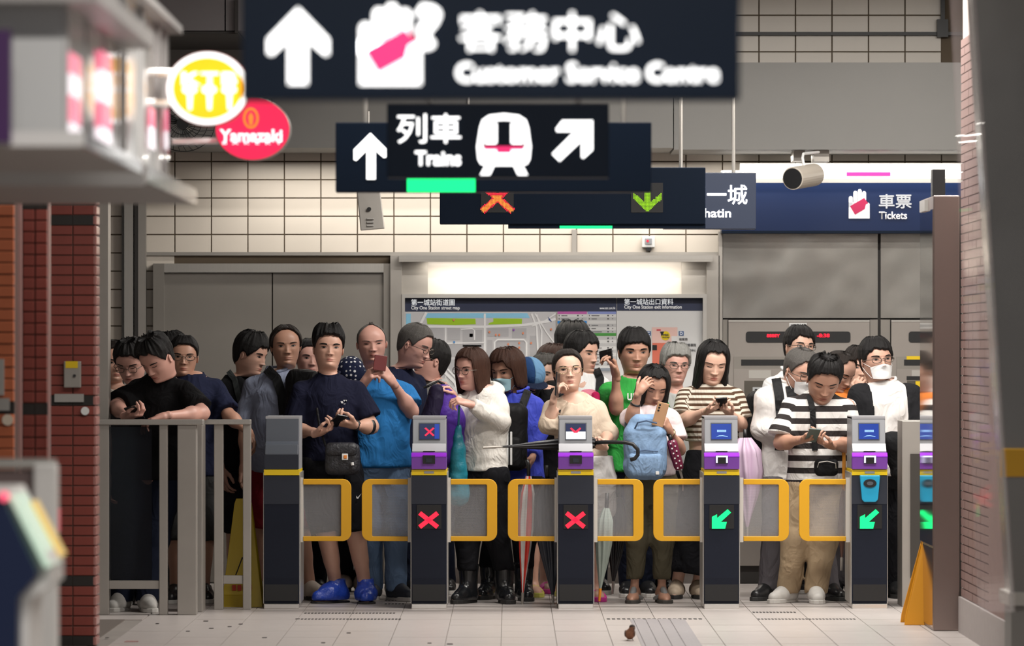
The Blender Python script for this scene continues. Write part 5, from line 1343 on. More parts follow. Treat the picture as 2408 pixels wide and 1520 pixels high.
def person(label, Y, hd, sh, yaw=0, pitch=0, roll=0, by=0, sex='m', build=1.0, skin='mid', hair=None, hcol='black', top=None, bottom=None, arms=(None, None),
           feet=None, shoes=('sneaker', None), glasses=None, mask=None, face=None, lod=1.0, hip=None, hdy=0.0, stature=None, belly=1.0, hem=None, extra_neck=0.0, waist=None, collar=None, jacket=None):
    NP[0] += 1; seed = NP[0] * 13 + 5
    o = dict(face or {})
    fem = sex == 'f'
    S = K / Y
    H = hd[2] / S; c = np.array(P(hd[0], hd[1], Y + hdy), np.float32)
    shc = np.array(P(sh[0], sh[1], Y), np.float32) - V3(0, 0, .070); hw = sh[2] / S * .93
    b_ = R(by); rt = V3(math.cos(b_), math.sin(b_), 0); fw = V3(math.sin(b_), -math.cos(b_), 0)
    nb = shc + V3(0, 0, .105) - fw * .005
    top_z = float(c[2] + H * .5); st = stature or top_z
    hipz = st * .50
    hipc = np.array(P(hip[0], 825, Y + (hip[1] if len(hip) > 1 else 0)), np.float32) if hip else np.array([shc[0], Y, 0], np.float32)
    hipc[2] = hipz
    if feet is None: feet = [(hd[0] - 34, Y + .03, -12), (hd[0] + 34, Y, 12)]
    base = V3(hipc[0], Y, 0)
    t = thing('person', tuple(map(float, base)), label, 'person', 'people waiting behind the ticket gates')
    B = build * (.90 if fem else 1.0)
    # joints
    sL, sR = shc - rt * hw, shc + rt * hw
    hipJ = [hipc - rt * .085 * B, hipc + rt * .085 * B]
    shs = [sL, sR]; el = []; wr = []; hn = []
    ua, fa = .275 * st / 1.7, .245 * st / 1.7
    for i, a in enumerate(arms):
        sg = -1 if i == 0 else 1
        if a is None or a == 'down':
            e = shs[i] + rt * sg * .05 + V3(0, 0, -ua) + fw * -.01; w = e + V3(0, 0, -fa * .97) + fw * .06 + rt * sg * -.005
            el.append(e); wr.append(w); hn.append((w, V3(0, 0, -1) + fw * .25, -rt * sg, 'relax'))
        else:
            e = np.array(P(a['e'][0], a['e'][1], Y + a['e'][2]), np.float32); w = np.array(P(a['w'][0], a['w'][1], Y + a['w'][2]), np.float32)
            f = np.array(P(a['f'][0], a['f'][1], Y + a['f'][2]), np.float32) - w
            el.append(e); wr.append(w); hn.append((w, f, V3(*a.get('palm', (0, 0, 1))), a.get('pose', 'hold')))
    # body field
    pr = []
    pb = hipc - V3(0, 0, .10)
    tors = [(0, .15, .10), (.12, .165, .115), (.36, .135, .10), (.62, .155, .112), (.83, .165, .10), (.95, .09, .07), (1.0, .06, .055)]
    pr.append(f_loft(pb, nb, rt, [(s, w * B, d * B * (belly if .2 < s < .7 else 1)) for s, w, d in tors]))
    for i in (0, 1):
        pr.append(f_rc(nb - V3(0, 0, .055), shs[i], .048 * B, .044 * B))
        cv = .82 if (top and top.get('sleeve', .6) > 1) else 1.0
        pr.append(f_rc(shs[i], el[i], .046 * B * cv, .037 * B * cv)); pr.append(f_rc(el[i], wr[i], .038 * B * cv, .0245 * B))
        pr.append(f_ell(el[i] * .72 + wr[i] * .28, (.041 * B * cv, .041 * B * cv, .045 * B * cv)))
    ank = []; kn = []
    for i, (fx, fy, fang) in enumerate(feet):
        a = V3(X(fx, fy), fy, .085); ank.append(a)
        k_ = lerp(hipJ[i], a, .52) + fw * .03; kn.append(k_)
        lc = .80 if (bottom and bottom['k'] == 'trousers') else 1.0
        pr.append(f_rc(hipJ[i], k_, .078 * B * lc, .055 * B * lc)); pr.append(f_rc(k_, a, .052 * B * lc, .036 * B * lc))
        pr.append(f_rc(lerp(k_, a, .12) - fw * .012, lerp(k_, a, .5) - fw * .008, .05 * B * lc, .04 * B * lc))
        fd = V3(math.sin(R(fang)), -math.cos(R(fang)), 0)
        pr.append(f_rc(a - V3(0, 0, .03) - fd * .03, a - V3(0, 0, .055) + fd * .10, .038, .030)); pr.append(f_rc(a - V3(0, 0, .055) + fd * .09, a - V3(0, 0, .063) + fd * .155, .032, .022))
    Vb, Qb = sdf_mesh(pr, .0155 * lod, .035, cuts=[lambda p: .008 - p[..., 2]])
    A_ = Acc(); A_.add(Vb, Qb)
    for i in (0, 1):
        if arms[i] == 'down' and lod > 1.2: continue
        A_.add(*hand_np(*hn[i], -1 if i == 0 else 1, (.90 if fem else 1.0) * st / 1.7 * 1.04))
    # head
    hv, hq, lip = head_grid(o)
    Rm = rotm(yaw, pitch, roll); Rb = rotm(by * .5 + yaw * .3, 0, 0)
    def place(v):
        return ((np.asarray(v, np.float32) - V3(0, 0, .5)) * V3(o.get('wide', 1.04), 1, 1) * H) @ Rm.T + c
    hp = place(hv); wz = np.clip((-.02 - hv[:, 2]) / .5, 0, 1); wz = (wz * wz * (3 - 2 * wz))[:, None]
    low = (hv * V3(1, 1, 0) + np.stack([0 * hv[:, 2], 0 * hv[:, 2] - .03, hv[:, 2] + .55 - .12], 1)) * H @ Rb.T + nb
    hp = hp * (1 - wz) + low * wz
    A_.add(hp, hq, lip)
    if not o.get('noears'):
        for ev, eq in EARS: A_.add(place(ev), eq)
    Vv, Qq, Tt = A_.get()[:3]
    body = mesh_np('body', Vv, Qq, SKIN[skin], t, base, {'tint': Tt})
    fb = face_bits(dict(o, lids=o.get('lids', 1.0 if pitch > 14 else 0.0))).get()
    hm = HAIR[hcol]
    fm = [M_EYEW, M_EYED, hm if hcol not in ('grey',) else HAIR['salt'], M_MOUTH]
    Pf = place(fb[0]); mid = np.repeat(fb[4], 1)
    for nm, grp in (('eye', 0), ('eye', 1), ('eyebrow', 2), ('eyebrow', 3), ('mouth', 4)):
        qs = fb[1][mid == grp]
        if len(qs) == 0: continue
        uq, inv = np.unique(qs, return_inverse=True)
        mesh_np(nm, Pf[uq], inv.reshape(-1, 4), fm, t, base, mi=fb[3][mid == grp])
    if hair is not None:
        hv_, hq_ = hair_cap(hair, seed); Vh = place(hv_)
        mesh_np('hair', Vh, hq_, hm, t, base)
    if glasses:
        g = glasses_np(o, glasses != 'square'); mesh_np('spectacles', place(g[0]), g[1], M_GLASSG if glasses == 'gold' else M_GLASSF, t, base)
    if mask:
        g = mask_np(o); mesh_np('face_mask', place(g[0]), g[1], {'w': M_MASKW, 'b': M_MASKB, 'k': M_MASKK}[mask], t, base)
    GV = {}
    # upper garment
    if top:
        L = top.get('loose', 1.0); pr = []
        tz = [(-.10, .192, .135), (.05, .192, .138), (.25, .175 if not fem else .165, .125), (.45, .172 if not fem else .158, .122), (.66, .182, .128), (.80, .182, .118), (.90, .125, .09), (.97, .082, .074), (1.0, .07, .066)]
        hem_z = (np.array(P(0, top['hem'], Y))[2]) if 'hem' in top else hipz - .02
        pr.append((*f_loft(pb, nb, rt, [(s, w * B * L, d * B * L * (belly if .1 < s < .7 else 1)) for s, w, d in tz]), .05))
        if top.get('hood'): pr.append((*f_ell(nb - fw * .075 - V3(0, 0, .035), (.105, .06, .06), np.stack([rt, np.cross(V3(0, 0, 1), rt), V3(0, 0, 1)], 1)), .03))
        sl = top.get('sleeve', .62); segs = []
        for i in (0, 1):
            pr.append((*f_rc(nb - V3(0, 0, .065), shs[i], .055 * B, .050 * B), .04))
            sr = .064 * B * top.get('sl_loose', 1.0)
            d = nrm(el[i] - shs[i])
            if sl <= 1.0:
                e = lerp(shs[i], el[i], sl); pr.append((*f_rc(shs[i], e, .054 * B, sr * 1.02, (e, d)), .03)); segs.append((shs[i], e))
            else:
                w = lerp(el[i], wr[i], min(sl - 1, .97)); pr.append((*f_rc(shs[i], el[i], .054 * B, sr * .90), .03)); pr.append((*f_rc(el[i], w, sr * .92, sr * .72, (w, nrm(wr[i] - el[i]))), .03)); segs += [(shs[i], el[i])]
        nr = top.get('neck', (.070, .074, .05)); nc_ = nb + V3(0, 0, .016) + fw * top.get('neckfwd', .012)
        Mr = np.stack([rt, np.cross(V3(0, 0, 1), rt), V3(0, 0, 1)], 1)
        ne = f_ell(nc_, nr, Mr)[0]
        V_, Q_ = sdf_mesh(pr, .0135 * lod, .04, cuts=[lambda p: hem_z - p[..., 2], lambda p: -ne(p)], wr=top.get('wr', .010), seed=seed, wf=top.get('wf', 24.))
        band = V_[:, 2].copy()
        if top.get('stripes'):
            dt = pr[0][0](V_)
            for i, (a, e) in enumerate(segs):
                ab = e - a; l2 = float(ab @ ab); tt = ((V_ - a) @ ab) / l2; dd = np.sqrt((((V_ - a) - np.clip(tt, 0, 1.1)[:, None] * ab) ** 2).sum(1)) - .06 * B
                band = np.where(dd < dt - .004, a[2] - tt * math.sqrt(l2), band)
        mesh_np(top.get('name', 'shirt'), V_, Q_, top['m'], t, base, {'band': band}); GV['top'] = V_
        if collar:
            k = np.linspace(0, 2 * math.pi, 25)
            ring = [nb + V3(0, 0, .012) + rt * math.sin(q) * .066 + fw * (math.cos(q) * .066 + .004) - V3(0, 0, .028 * max(0, math.cos(q))) for q in k]
            ring = ring[1:-1] if collar[1] == 'open' else ring
            v_, q_ = tube_np(ring, (.011 if collar[1] != 'thin' else .008), 8); mesh_np('collar', v_, q_, collar[0], t, base)
    if jacket:
        L = 1.07; pr = []; jz = np.array(P(0, jacket['hem'], Y))[2]
        pr.append((*f_loft(pb, nb, rt, [(s, w * B * L, d * B * (L + .05)) for s, w, d in tz]), .05))
        for i in (0, 1):
            pr.append((*f_rc(nb - V3(0, 0, .058), shs[i], .064 * B, .064 * B), .04))
            if jacket.get('sleeve', 1.9) > 1:
                w = lerp(el[i], wr[i], .93); pr += [(*f_rc(shs[i], el[i], .067 * B, .062 * B), .03), (*f_rc(el[i], w, .062 * B, .05 * B, (w, nrm(wr[i] - el[i]))), .03)]
        zt, zb_, w0 = float(nb[2]), jz, jacket.get('vee', .09)
        def vee(p):
            u = np.abs((p - nb) @ rt - jacket.get('off', 0)); v = (p - nb) @ fw; s_ = np.clip((zt + .02 - p[..., 2]) / max(zt - zb_, .1), 0, 1)
            ww = w0 * (1 - s_ * jacket.get('close', .6)) - .01
            return np.minimum(ww - u, v + .03)
        V_, Q_ = sdf_mesh(pr, .0135 * lod, .04, cuts=[lambda p: jz - p[..., 2], vee, lambda p: -f_ell(nb + V3(0, 0, .03), (.078, .08, .06))[0](p)], wr=.005, seed=seed + 9)
        mesh_np(jacket.get('name', 'jacket'), V_, Q_, jacket['m'], t, base)
    # lower garment
    if bottom:
        pr = []; Lo = bottom.get('loose', 1.0); kind = bottom['k']
        wz_ = hipz + .10 if waist is None else waist
        pr.append(f_loft(hipc - V3(0, 0, .12), hipc + V3(0, 0, .13), rt, [(0, .14 * B, .10 * B), (.3, .172 * B, .122 * B), (.6, .17 * B, .12 * B), (1, .155 * B, .112 * B)]))
        cuts = []
        if kind == 'skirt':
            hz = np.array(P(0, bottom['hem'], Y))[2]
            mid = (ank[0] + ank[1]) / 2; mid = V3(lerp(hipc[0], mid[0], .6), lerp(hipc[1], mid[1], .6), hz)
            pr.append(f_loft(mid, hipc, rt, [(0, .20 * Lo, .15 * Lo), (.6, .18 * Lo, .14 * Lo), (1, .165, .12)]))
        else:
            for i in (0, 1):
                if kind == 'shorts':
                    e = lerp(kn[i], ank[i], bottom.get('len', 0.0)) if bottom.get('len', 0) >= 0 else lerp(hipJ[i], kn[i], 1 + bottom['len'])
                    pr.append(f_rc(hipJ[i], e, .096 * B * Lo, .086 * B * Lo, (e, nrm(e - hipJ[i]))))
                else:
                    az = bottom.get('cuff', .06); e = ank[i] + V3(0, 0, az - .085)
                    pr.append(f_rc(hipJ[i], kn[i], .094 * B * Lo, .072 * B * Lo)); pr.append(f_rc(kn[i], e, .071 * B * Lo, .058 * B * Lo, (e, V3(0, 0, -1))))
        if top: cuts.append(lambda p: p[..., 2] - (hem_z + .03))
        V_, Q_ = sdf_mesh(pr, .0155 * lod, .03, cuts=cuts, wr=bottom.get('wr', .010), seed=seed + 3, wf=20.)
        mesh_np({'skirt': 'skirt', 'shorts': 'shorts'}.get(kind, 'trousers'), V_, Q_, bottom['m'], t, base); GV['bottom'] = V_
    # footwear
    if shoes and shoes[0] != 'none':
        for i, (fx, fy, fang) in enumerate(feet):
            shoe(shoes[0], shoes[1], ank[i], fang, t, base, shoes[2] if len(shoes) > 2 else None, .93 if fem else 1.0)
    J = dict(t=t, base=base, sh=shs, el=el, wr=wr, hip=hipJ, kn=kn, ank=ank, nb=nb, rt=rt, fw=fw, place=place, shc=shc, hipc=hipc, Y=Y, H=H, V=GV)
    return J
M_SOLEW = mat('sole_white', (0.62, 0.60, 0.57), 0.6); M_SOLEK = mat('sole_black', (0.02, 0.02, 0.02), 0.6)
def shoe(kind, m, ank, ang, t, base, m2, sc):
    fd = V3(math.sin(R(ang)), -math.cos(R(ang)), 0); sd = V3(math.cos(R(ang)), math.sin(R(ang)), 0)
    g = V3(ank[0], ank[1], 0)
    L = lambda a, b, z: g + (fd * a + sd * b) * sc + V3(0, 0, z)
    def sole(h0, h1, mm, w=1.0, ln=1.0, name='sole'):
        out = [(-.085, 0), (-.075, .028), (-.03, .035), (.03, .036), (.09, .047), (.14, .044), (.175, .028), (.188, 0)]
        pts = out + [(a, -b) for a, b in out[-2:0:-1]]
        bmb = MB(); vs = [L(a * ln, b * w, h0) for a, b in pts] + [L(a * ln, b * w, h1) for a, b in pts]; n = len(pts)
        bmb.add(vs, [tuple(range(n)), tuple(range(2 * n - 1, n - 1, -1))] + [(i, i + n, (i + 1) % n + n, (i + 1) % n) for i in range(n)])
        return bmb.build(name, mm, t, bevel=.004, base=tuple(map(float, base)))
    cut = [lambda p: .018 - p[..., 2]]
    if kind in ('sneaker', 'leather', 'croc', 'cover', 'boot'):
        wd = 1.18 if kind in ('croc', 'cover') else 1.0
        pr = [f_rc(L(-.035, 0, .045), L(.07, 0, .050), .046 * wd, .048 * wd), f_rc(L(.07, 0, .042), L(.145, 0, .034), .046 * wd, .038 * wd), f_rc(L(-.02, 0, .06), L(.03, 0, .085), .042, .036)]
        if kind == 'boot': pr += [f_rc(L(-.01, 0, .06), L(-.01, 0, .25), .052, .066, (L(-.01, 0, .245), V3(0, 0, 1)))]
        if kind == 'cover': pr += [f_rc(L(-.01, 0, .06), L(-.005, 0, .155), .055, .050, (L(-.005, 0, .15), V3(0, 0, 1))), f_ell(L(.06, 0, .06), (.07, .07, .06))]
        if kind == 'sneaker': pr += [f_rc(L(-.012, 0, .06), L(-.012, 0, .105), .046, .043, (L(-.012, 0, .10), V3(0, 0, 1)))]
        V_, Q_ = sdf_mesh(pr, .0085, .03, cuts=cut, wr=.006 if kind == 'cover' else (.0025 if kind == 'boot' else .001), seed=int(abs(ank[0]) * 1000) % 97, wf=45.)
        mesh_np('shoe' if kind != 'boot' else 'boot', V_, Q_, m, t, base)
        sole(0.0, .026 if kind != 'cover' else .012, m2 or (M_SOLEW if kind == 'sneaker' else M_SOLEK), 1.06 * wd, 1.04)
        if kind == 'sneaker':
            v = MB()
            for k in range(4): v.tube([L(.045 + .02 * k, -.03, .086 - .008 * k), L(.05 + .02 * k, 0, .102 - .012 * k), L(.045 + .02 * k, .03, .086 - .008 * k)], .0035, 5)
            v.build('laces', M_SOLEW, t, base=tuple(map(float, base)))
    else:
        sole(0.0, .022 if kind != 'slide' else .03, m2 or m, 1.08, 1.05)
        pr = [f_loft(L(.035, 0, .02), L(.115, 0, .018), sd, [(0, .052, .058), (.5, .054, .052), (1, .053, .040)])]
        if kind == 'thong': pr = [f_rc(L(.01, -.045, .025), L(.10, 0, .062), .016, .013), f_rc(L(.01, .045, .025), L(.10, 0, .062), .016, .013), f_rc(L(.05, 0, .082), L(.115, 0, .055), .02, .016)]
        V_, Q_ = sdf_mesh(pr, .007, .01, cuts=cut); mesh_np('strap', V_, Q_, m, t, base)
# hair styles
H_SHORT = dict(front=.80, temple=.72, ear=.50, nape=.15, thick=.055, top=.8, fade=.6, jag=.02)
H_CROP = dict(front=.82, temple=.74, ear=.53, nape=.20, thick=.030, top=.5, fade=.6, jag=.012, rough=.2)
H_SPIKE = dict(front=.82, temple=.73, ear=.53, nape=.18, thick=.058, top=1.3, fade=.75, jag=.03, rough=.6)
H_FRINGE = dict(front=.70, temple=.64, ear=.49, nape=.15, thick=.048, top=.75, fade=.35, jag=.03)
H_THIN = dict(front=.90, temple=.80, ear=.50, nape=.14, thick=.05, top=-.2, fade=.1, jag=.03)
H_RECEDE = dict(front=.93, temple=.84, ear=.48, nape=.12, thick=.055, top=-.3, fade=0, jag=.02)
H_BOB = dict(front=.72, temple=.60, long=-.10, curtain=.95, thick=.075, top=.35, fade=0, flare=.05, jag=.03)
H_LONG = dict(front=.84, temple=.74, long=-.75, curtain=.62, thick=.055, top=.25, fade=0, flare=.04, jag=.03)
H_MED = dict(front=.84, temple=.74, long=-.28, curtain=.72, thick=.055, top=.3, fade=0, flare=.03, jag=.03)
H_TIED = dict(front=.86, temple=.76, ear=.44, nape=.02, thick=.04, top=.4, fade=.1, jag=.012, rough=.15)
# ---------------------------------------------------------------- the people, nearest row first
C = cloth
T_BLACK = C('black_tee', (0.009, 0.009, 0.010)); T_NAVYP = C('navy_plain_tee', (0.014, 0.017, 0.040)); T_NAVYS = C('navy_sports_tee', (0.010, 0.011, 0.026), bump=.15)
T_BLUE = C('bright_blue_tee', (0.030, 0.185, 0.47)); T_GREYBLUE = C('grey_blue_shirt', (0.26, 0.29, 0.39)); T_GREY = C('light_grey_tee', (0.42, 0.42, 0.41)); T_CREAM = C('cream_tee', (0.50, 0.46, 0.40))
T_WHITEJ = C('white_nylon_jacket', (0.66, 0.63, 0.585), 0.45, bump=.5); T_BLUEJ = C('royal_blue_jacket', (0.055, 0.075, 0.50), 0.5, bump=.4); T_BEIGE = C('beige_jacket', (0.60, 0.49, 0.385)); T_WHITE = C('white_tee', (0.76, 0.75, 0.75)); T_SHIRTW = C('white_shirt', (0.75, 0.72, 0.70), 0.7)
T_GREEN = C('green_tee', (0.035, 0.30, 0.055)); T_PINKW = C('pale_pink_tee', (0.66, 0.56, 0.57)); T_STRB = C('brown_stripe_tee', (0.60, 0.55, 0.47), band=(.0345, (0.095, 0.055, 0.035), .52)); T_STRK = C('black_stripe_tee', (0.74, 0.72, 0.70), band=(.077, (0.035, 0.03, 0.03), .53))
T_ORANGE = C('orange_cardigan', (0.80, 0.24, 0.05)); T_RED = C('red_top', (0.35, 0.02, 0.05)); T_DARK = C('charcoal_top', (0.03, 0.03, 0.033))
B_BLACK = C('black_trousers', (0.009, 0.009, 0.011)); B_NAVY = C('navy_trousers', (0.014, 0.018, 0.035)); B_JEAN = C('blue_jeans', (0.15, 0.23, 0.37)); B_RED = C('red_shorts', (0.22, 0.015, 0.025)); B_OLIVE = C('olive_trousers', (0.085, 0.075, 0.05)); B_KHAKI = C('khaki_trousers', (0.37, 0.275, 0.175)); B_GREY = C('grey_trousers', (0.115, 0.105, 0.115)); B_WHITE = C('white_skirt_cloth', (0.74, 0.72, 0.71), bump=.4)
M_COVER = mat('blue_shoe_cover', (0.025, 0.075, 0.50), 0.28, noise=.25, nscale=20, bump=.5, bscale=50)
S_WHITE = mat('white_trainer', (0.58, 0.56, 0.53), 0.6, noise=.15, nscale=30); S_BLACK = mat('black_leather', (0.015, 0.015, 0.016), 0.3); S_BOOT = mat('black_rubber', (0.012, 0.013, 0.015), 0.22); S_BOOTB = mat('navy_rubber', (0.02, 0.03, 0.085), 0.25); S_CROC = mat('beige_clog', (0.50, 0.42, 0.35), 0.6); S_NAVY = mat('navy_trainer', (0.03, 0.035, 0.05), 0.6); S_SAND = mat('grey_sandal', (0.22, 0.22, 0.22), 0.6); S_YEL = mat('lime_sandal', (0.50, 0.47, 0.09), 0.5); S_PINK = mat('pink_slipper', (0.80, 0.06, 0.40), 0.4); S_TAN = mat('tan_shoe', (0.50, 0.40, 0.30), 0.6)
tr_ = lambda m, **k: dict(k='trousers', m=m, **k)
def A(e, w, f, palm=(0, 0, 1), pose='hold'): return dict(e=e, w=w, f=f, palm=palm, pose=pose)
PP = {}
PP['lean'] = person('young man in black t-shirt leaning on the steel railing, looking down at his hands', 29.8, (369, 843, 97), (378, 890, 62), yaw=-34, pitch=36, roll=-4, by=-14, build=1.08, skin='rosy', hair=dict(H_SPIKE, top=1.0), hdy=-.14,
    top=dict(m=T_BLACK, hem=1130, sleeve=.80, sl_loose=1.25), bottom=tr_(B_NAVY, loose=1.1), arms=[A((272, 958, -.12), (300, 978, -.36), (332, 975, -.42), (0, 0, 1)), A((476, 972, -.18), (385, 980, -.42), (350, 990, -.44), (0, 0, -1), 'relax')],
    feet=[(285, 29.75, -18), (345, 29.7, 14)], shoes=('sneaker', S_WHITE), hip=(362, .12))
PP['navy'] = person('young man in navy sports t-shirt and black shorts wearing blue plastic shoe covers', 30.72, (772, 820, 92), (774, 893, 70), yaw=9, pitch=-4, roll=2, by=2, build=1.08, skin='mid', hair=dict(H_SPIKE, front=.80, top=1.15), face=dict(brow=1.25),
    top=dict(m=T_NAVYS, hem=1085, sleeve=.78, sl_loose=1.3), bottom=dict(k='shorts', m=B_BLACK, len=.04, loose=1.12), arms=[A((693, 1010, -.02), (748, 1018, -.2), (790, 1005, -.27), (0, -.2, 1)), A((874, 1004, -.04), (832, 1000, -.2), (790, 992, -.28), (-.2, .2, 1))],
    feet=[(792, 30.72, -50), (860, 30.7, 4)], shoes=('cover', M_COVER), collar=(T_NAVYS, 'thin'))
PP['bald'] = person('bald smiling man in bright blue t-shirt photographing with a dark red phone', 31.08, (874, 807, 87), (892, 897, 66), yaw=6, pitch=4, roll=-3, by=6, build=1.10, skin='rosy', hair=dict(H_RECEDE, front=1.05, temple=.95, ear=.50, thick=.012, top=0, rough=.1), hcol='salt', face=dict(smile=.022, mouth=.014, eye=.55, brow=.7, wide=1.10),
    top=dict(m=T_BLUE, hem=1100, sleeve=.72, sl_loose=1.15, loose=1.03), bottom=tr_(B_JEAN), arms=[A((826, 965, -.12), (853, 905, -.24), (880, 868, -.28), (.9, .2, .2)), A((968, 968, -.06), (922, 898, -.22), (893, 862, -.27), (-.9, .2, .2))],
    feet=[(878, 31.1, -5), (932, 31.0, 35)], shoes=('sneaker', S_NAVY), belly=1.1)
PP['white'] = person('woman in white nylon jacket and black rubber boots turning towards the purple backpack', 30.72, (1109, 868, 90), (1136, 918, 47), yaw=-44, pitch=5, roll=2, by=-34, sex='f', skin='rosy', hair=dict(H_MED, long=-.18, curtain=.85, front=.80), hcol='brown', glasses='round', face=dict(lips=.9),
    top=dict(m=T_WHITEJ, hem=1108, sleeve=1.92, sl_loose=1.15, loose=1.12, wr=.012, name='jacket', hood=True), bottom=tr_(B_BLACK, cuff=.20, loose=1.25), arms=[A((1090, 985, .02), (1066, 930, -.04), (1046, 908, -.08), (-.3, -.2, -1), 'hold'), A((1176, 992, -.10), (1102, 950, -.27), (1068, 940, -.29), (0, .5, -1), 'hold')],
    feet=[(1100, 30.68, -30), (1187, 30.68, 12)], shoes=('boot', S_BOOT))
PP['girl'] = person('long-haired girl holding her forehead and a gold phone, light blue backpack worn in front', 30.72, (1536, 909, 92), (1532, 958, 52), yaw=14, pitch=22, roll=5, by=4, sex='f', skin='tan', hair=dict(H_LONG, long=-.62), face=dict(lips=.8),
    top=dict(m=T_PINKW, hem=1120, sleeve=.72, sl_loose=1.25), bottom=tr_(B_OLIVE, cuff=.145, loose=1.05), arms=[A((1484, 985, -.16), (1503, 922, -.22), (1532, 884, -.20), (.5, .8, 0), 'relax'), A((1598, 1058, -.05), (1574, 1012, -.22), (1560, 985, -.27), (-.8, .3, .2))],
    feet=[(1492, 30.75, -8), (1556, 30.75, 10)], shoes=('thong', S_SAND, mat('sandal_sole', (.05, .045, .04), .7)))
PP['beige'] = person('woman in beige jacket, white skirt and gold spectacles holding a phone to her ear', 30.72, (1335, 871, 91), (1350, 937, 58), yaw=7, pitch=-3, roll=-3, by=6, sex='f', build=1.08, skin='pale', hair=dict(H_TIED), hcol='dark', glasses='gold', face=dict(lips=.9, brow=.7),
    top=dict(m=T_BEIGE, hem=1075, sleeve=1.25, sl_loose=1.02, loose=.96, neck=(.085, .11, .085), neckfwd=.05, name='jacket'), bottom=dict(k='skirt', m=B_WHITE, hem=1205, loose=1.0), arms=[A((1290, 1000, -.06), (1303, 935, -.12), (1318, 893, -.10), (.9, .3, 0)), A((1432, 1020, -.02), (1418, 1052, -.22), (1396, 1045, -.30), (-.4, 0, 1), 'fist')],
    feet=[(1345, 30.95, -10), (1400, 30.95, 12)], shoes=('slide', S_PINK), hip=(1384,))
PP['strk'] = person('man in black and white striped t-shirt and khaki trousers looking down at a phone', 30.72, (1937, 893, 100), (1926, 932, 72), yaw=4, pitch=30, roll=6, by=-4, build=1.08, skin='tan', hair=dict(H_SPIKE, top=.9, fade=.7), hdy=-.10,
    top=dict(m=T_STRK, hem=1140, sleeve=.80, sl_loose=1.35, loose=1.05, stripes=True), bottom=tr_(B_KHAKI, loose=1.12, wr=.012), arms=[A((1836, 1042, -.04), (1888, 1034, -.24), (1922, 1030, -.32), (0, -.3, 1)), A((2000, 1046, -.04), (1952, 1048, -.24), (1915, 1036, -.32), (0, -.2, 1))],
    feet=[(1852, 30.75, -38), (1918, 30.7, 2)], shoes=('sneaker', S_WHITE))
# second row
PP['stripe'] = person('woman with shoulder-length black hair in brown and cream striped t-shirt looking down at a phone', 31.25, (1676, 853, 93), (1672, 908, 62), yaw=9, pitch=17, roll=4, by=2, sex='f', build=1.14, skin='pale', hair=dict(H_MED, long=-.30, curtain=.72), face=dict(lips=1.0, brow=.6), hdy=-.05,
    top=dict(m=T_STRB, hem=1038, sleeve=.80, sl_loose=1.3, loose=1.08, stripes=True), bottom=dict(k='skirt', m=B_BLACK, hem=1350, loose=1.0), arms=[A((1606, 990, -.08), (1664, 966, -.26), (1694, 956, -.32), (0, -.3, 1)), A((1742, 1000, -.02), (1716, 972, -.24), (1694, 956, -.32), (0, -.3, 1))],
    feet=[(1592, 31.3, -8), (1640, 31.3, 8)], shoes=('leather', S_TAN))
PP['green'] = person('dark-haired man in green t-shirt raising a phone beside his head', 31.35, (1491, 826, 96), (1487, 896, 62), yaw=10, pitch=6, roll=0, by=4, skin='tan', hair=dict(H_FRINGE, front=.72), face=dict(brow=1.1),
    top=dict(m=T_GREEN, hem=1110, sleeve=.70, sl_loose=1.2), bottom=tr_(B_NAVY), arms=[A((1450, 962, -.16), (1448, 880, -.22), (1438, 842, -.24), (-.7, -.3, 0)), 'down'], feet=[(1478, 31.5, -8), (1520, 31.5, 8)], shoes=('sneaker', S_BLACK))
PP['maskm'] = person('grey-haired man in white mask and long white sleeves with black backpack straps', 31.2, (1883, 873, 98), (1850, 908, 64), yaw=32, pitch=20, roll=2, by=24, build=1.06, skin='mid', hair=dict(H_CROP, thick=.04), hcol='salt', glasses='round', mask='w', hdy=-.06,
    top=dict(m=T_SHIRTW, hem=1130, sleeve=1.9, sl_loose=1.05, wr=.011), bottom=tr_(B_GREY, loose=1.15, wr=.009), arms=[A((1790, 1010, -.04), (1842, 1018, -.22), (1872, 1012, -.26), (0, 0, 1), 'relax'), 'down'], feet=[(1808, 31.05, -35), (1950, 31.05, 25)], shoes=('leather', S_BLACK), collar=(T_SHIRTW, 'open'), hip=(1862,))
PP['suit'] = person('man in white mask and open black jacket next to the steel column', 31.3, (2060, 847, 95), (2082, 906, 68), yaw=20, pitch=-3, roll=-4, by=14, build=1.10, skin='mid', hair=dict(H_FRINGE, front=.73, part=.05), glasses='square', mask='w',
    top=dict(m=T_SHIRTW, hem=1120, sleeve=.5, neck=(.062, .066, .04)), jacket=dict(m=C('black_jacket', (0.016, 0.016, 0.018)), hem=1110, vee=.13, close=.15, off=.0), bottom=tr_(B_BLACK), arms=['down', A((2160, 1015, -.02), (2118, 1062, -.22), (2092, 1075, -.3), (-.3, 0, 1), 'relax')], feet=[(2064, 31.4, -5), (2104, 31.35, 10)], shoes=('leather', S_BLACK), collar=(T_SHIRTW, 'open'))
PP['bluej'] = person('woman in royal blue jacket and pale blue mask wearing a black backpack', 31.15, (1193, 872, 91), (1218, 930, 46), yaw=-38, pitch=10, roll=0, by=-22, sex='f', skin='tan', hair=dict(H_BOB, long=.05, front=.76), hcol='brown', mask='b',
    top=dict(m=T_BLUEJ, hem=1130, sleeve=1.9, sl_loose=1.1, loose=1.08, wr=.011, name='jacket'), bottom=tr_(B_BLACK, loose=1.2, cuff=.2), arms=['down', A((1266, 1018, -.02), (1252, 1076, -.14), (1241, 1105, -.18), (-.9, 0, 0), 'fist')], feet=[(1150, 31.2, -18), (1232, 31.0, 10)], shoes=('boot', S_BOOT), collar=(T_BLUEJ, 'open'))
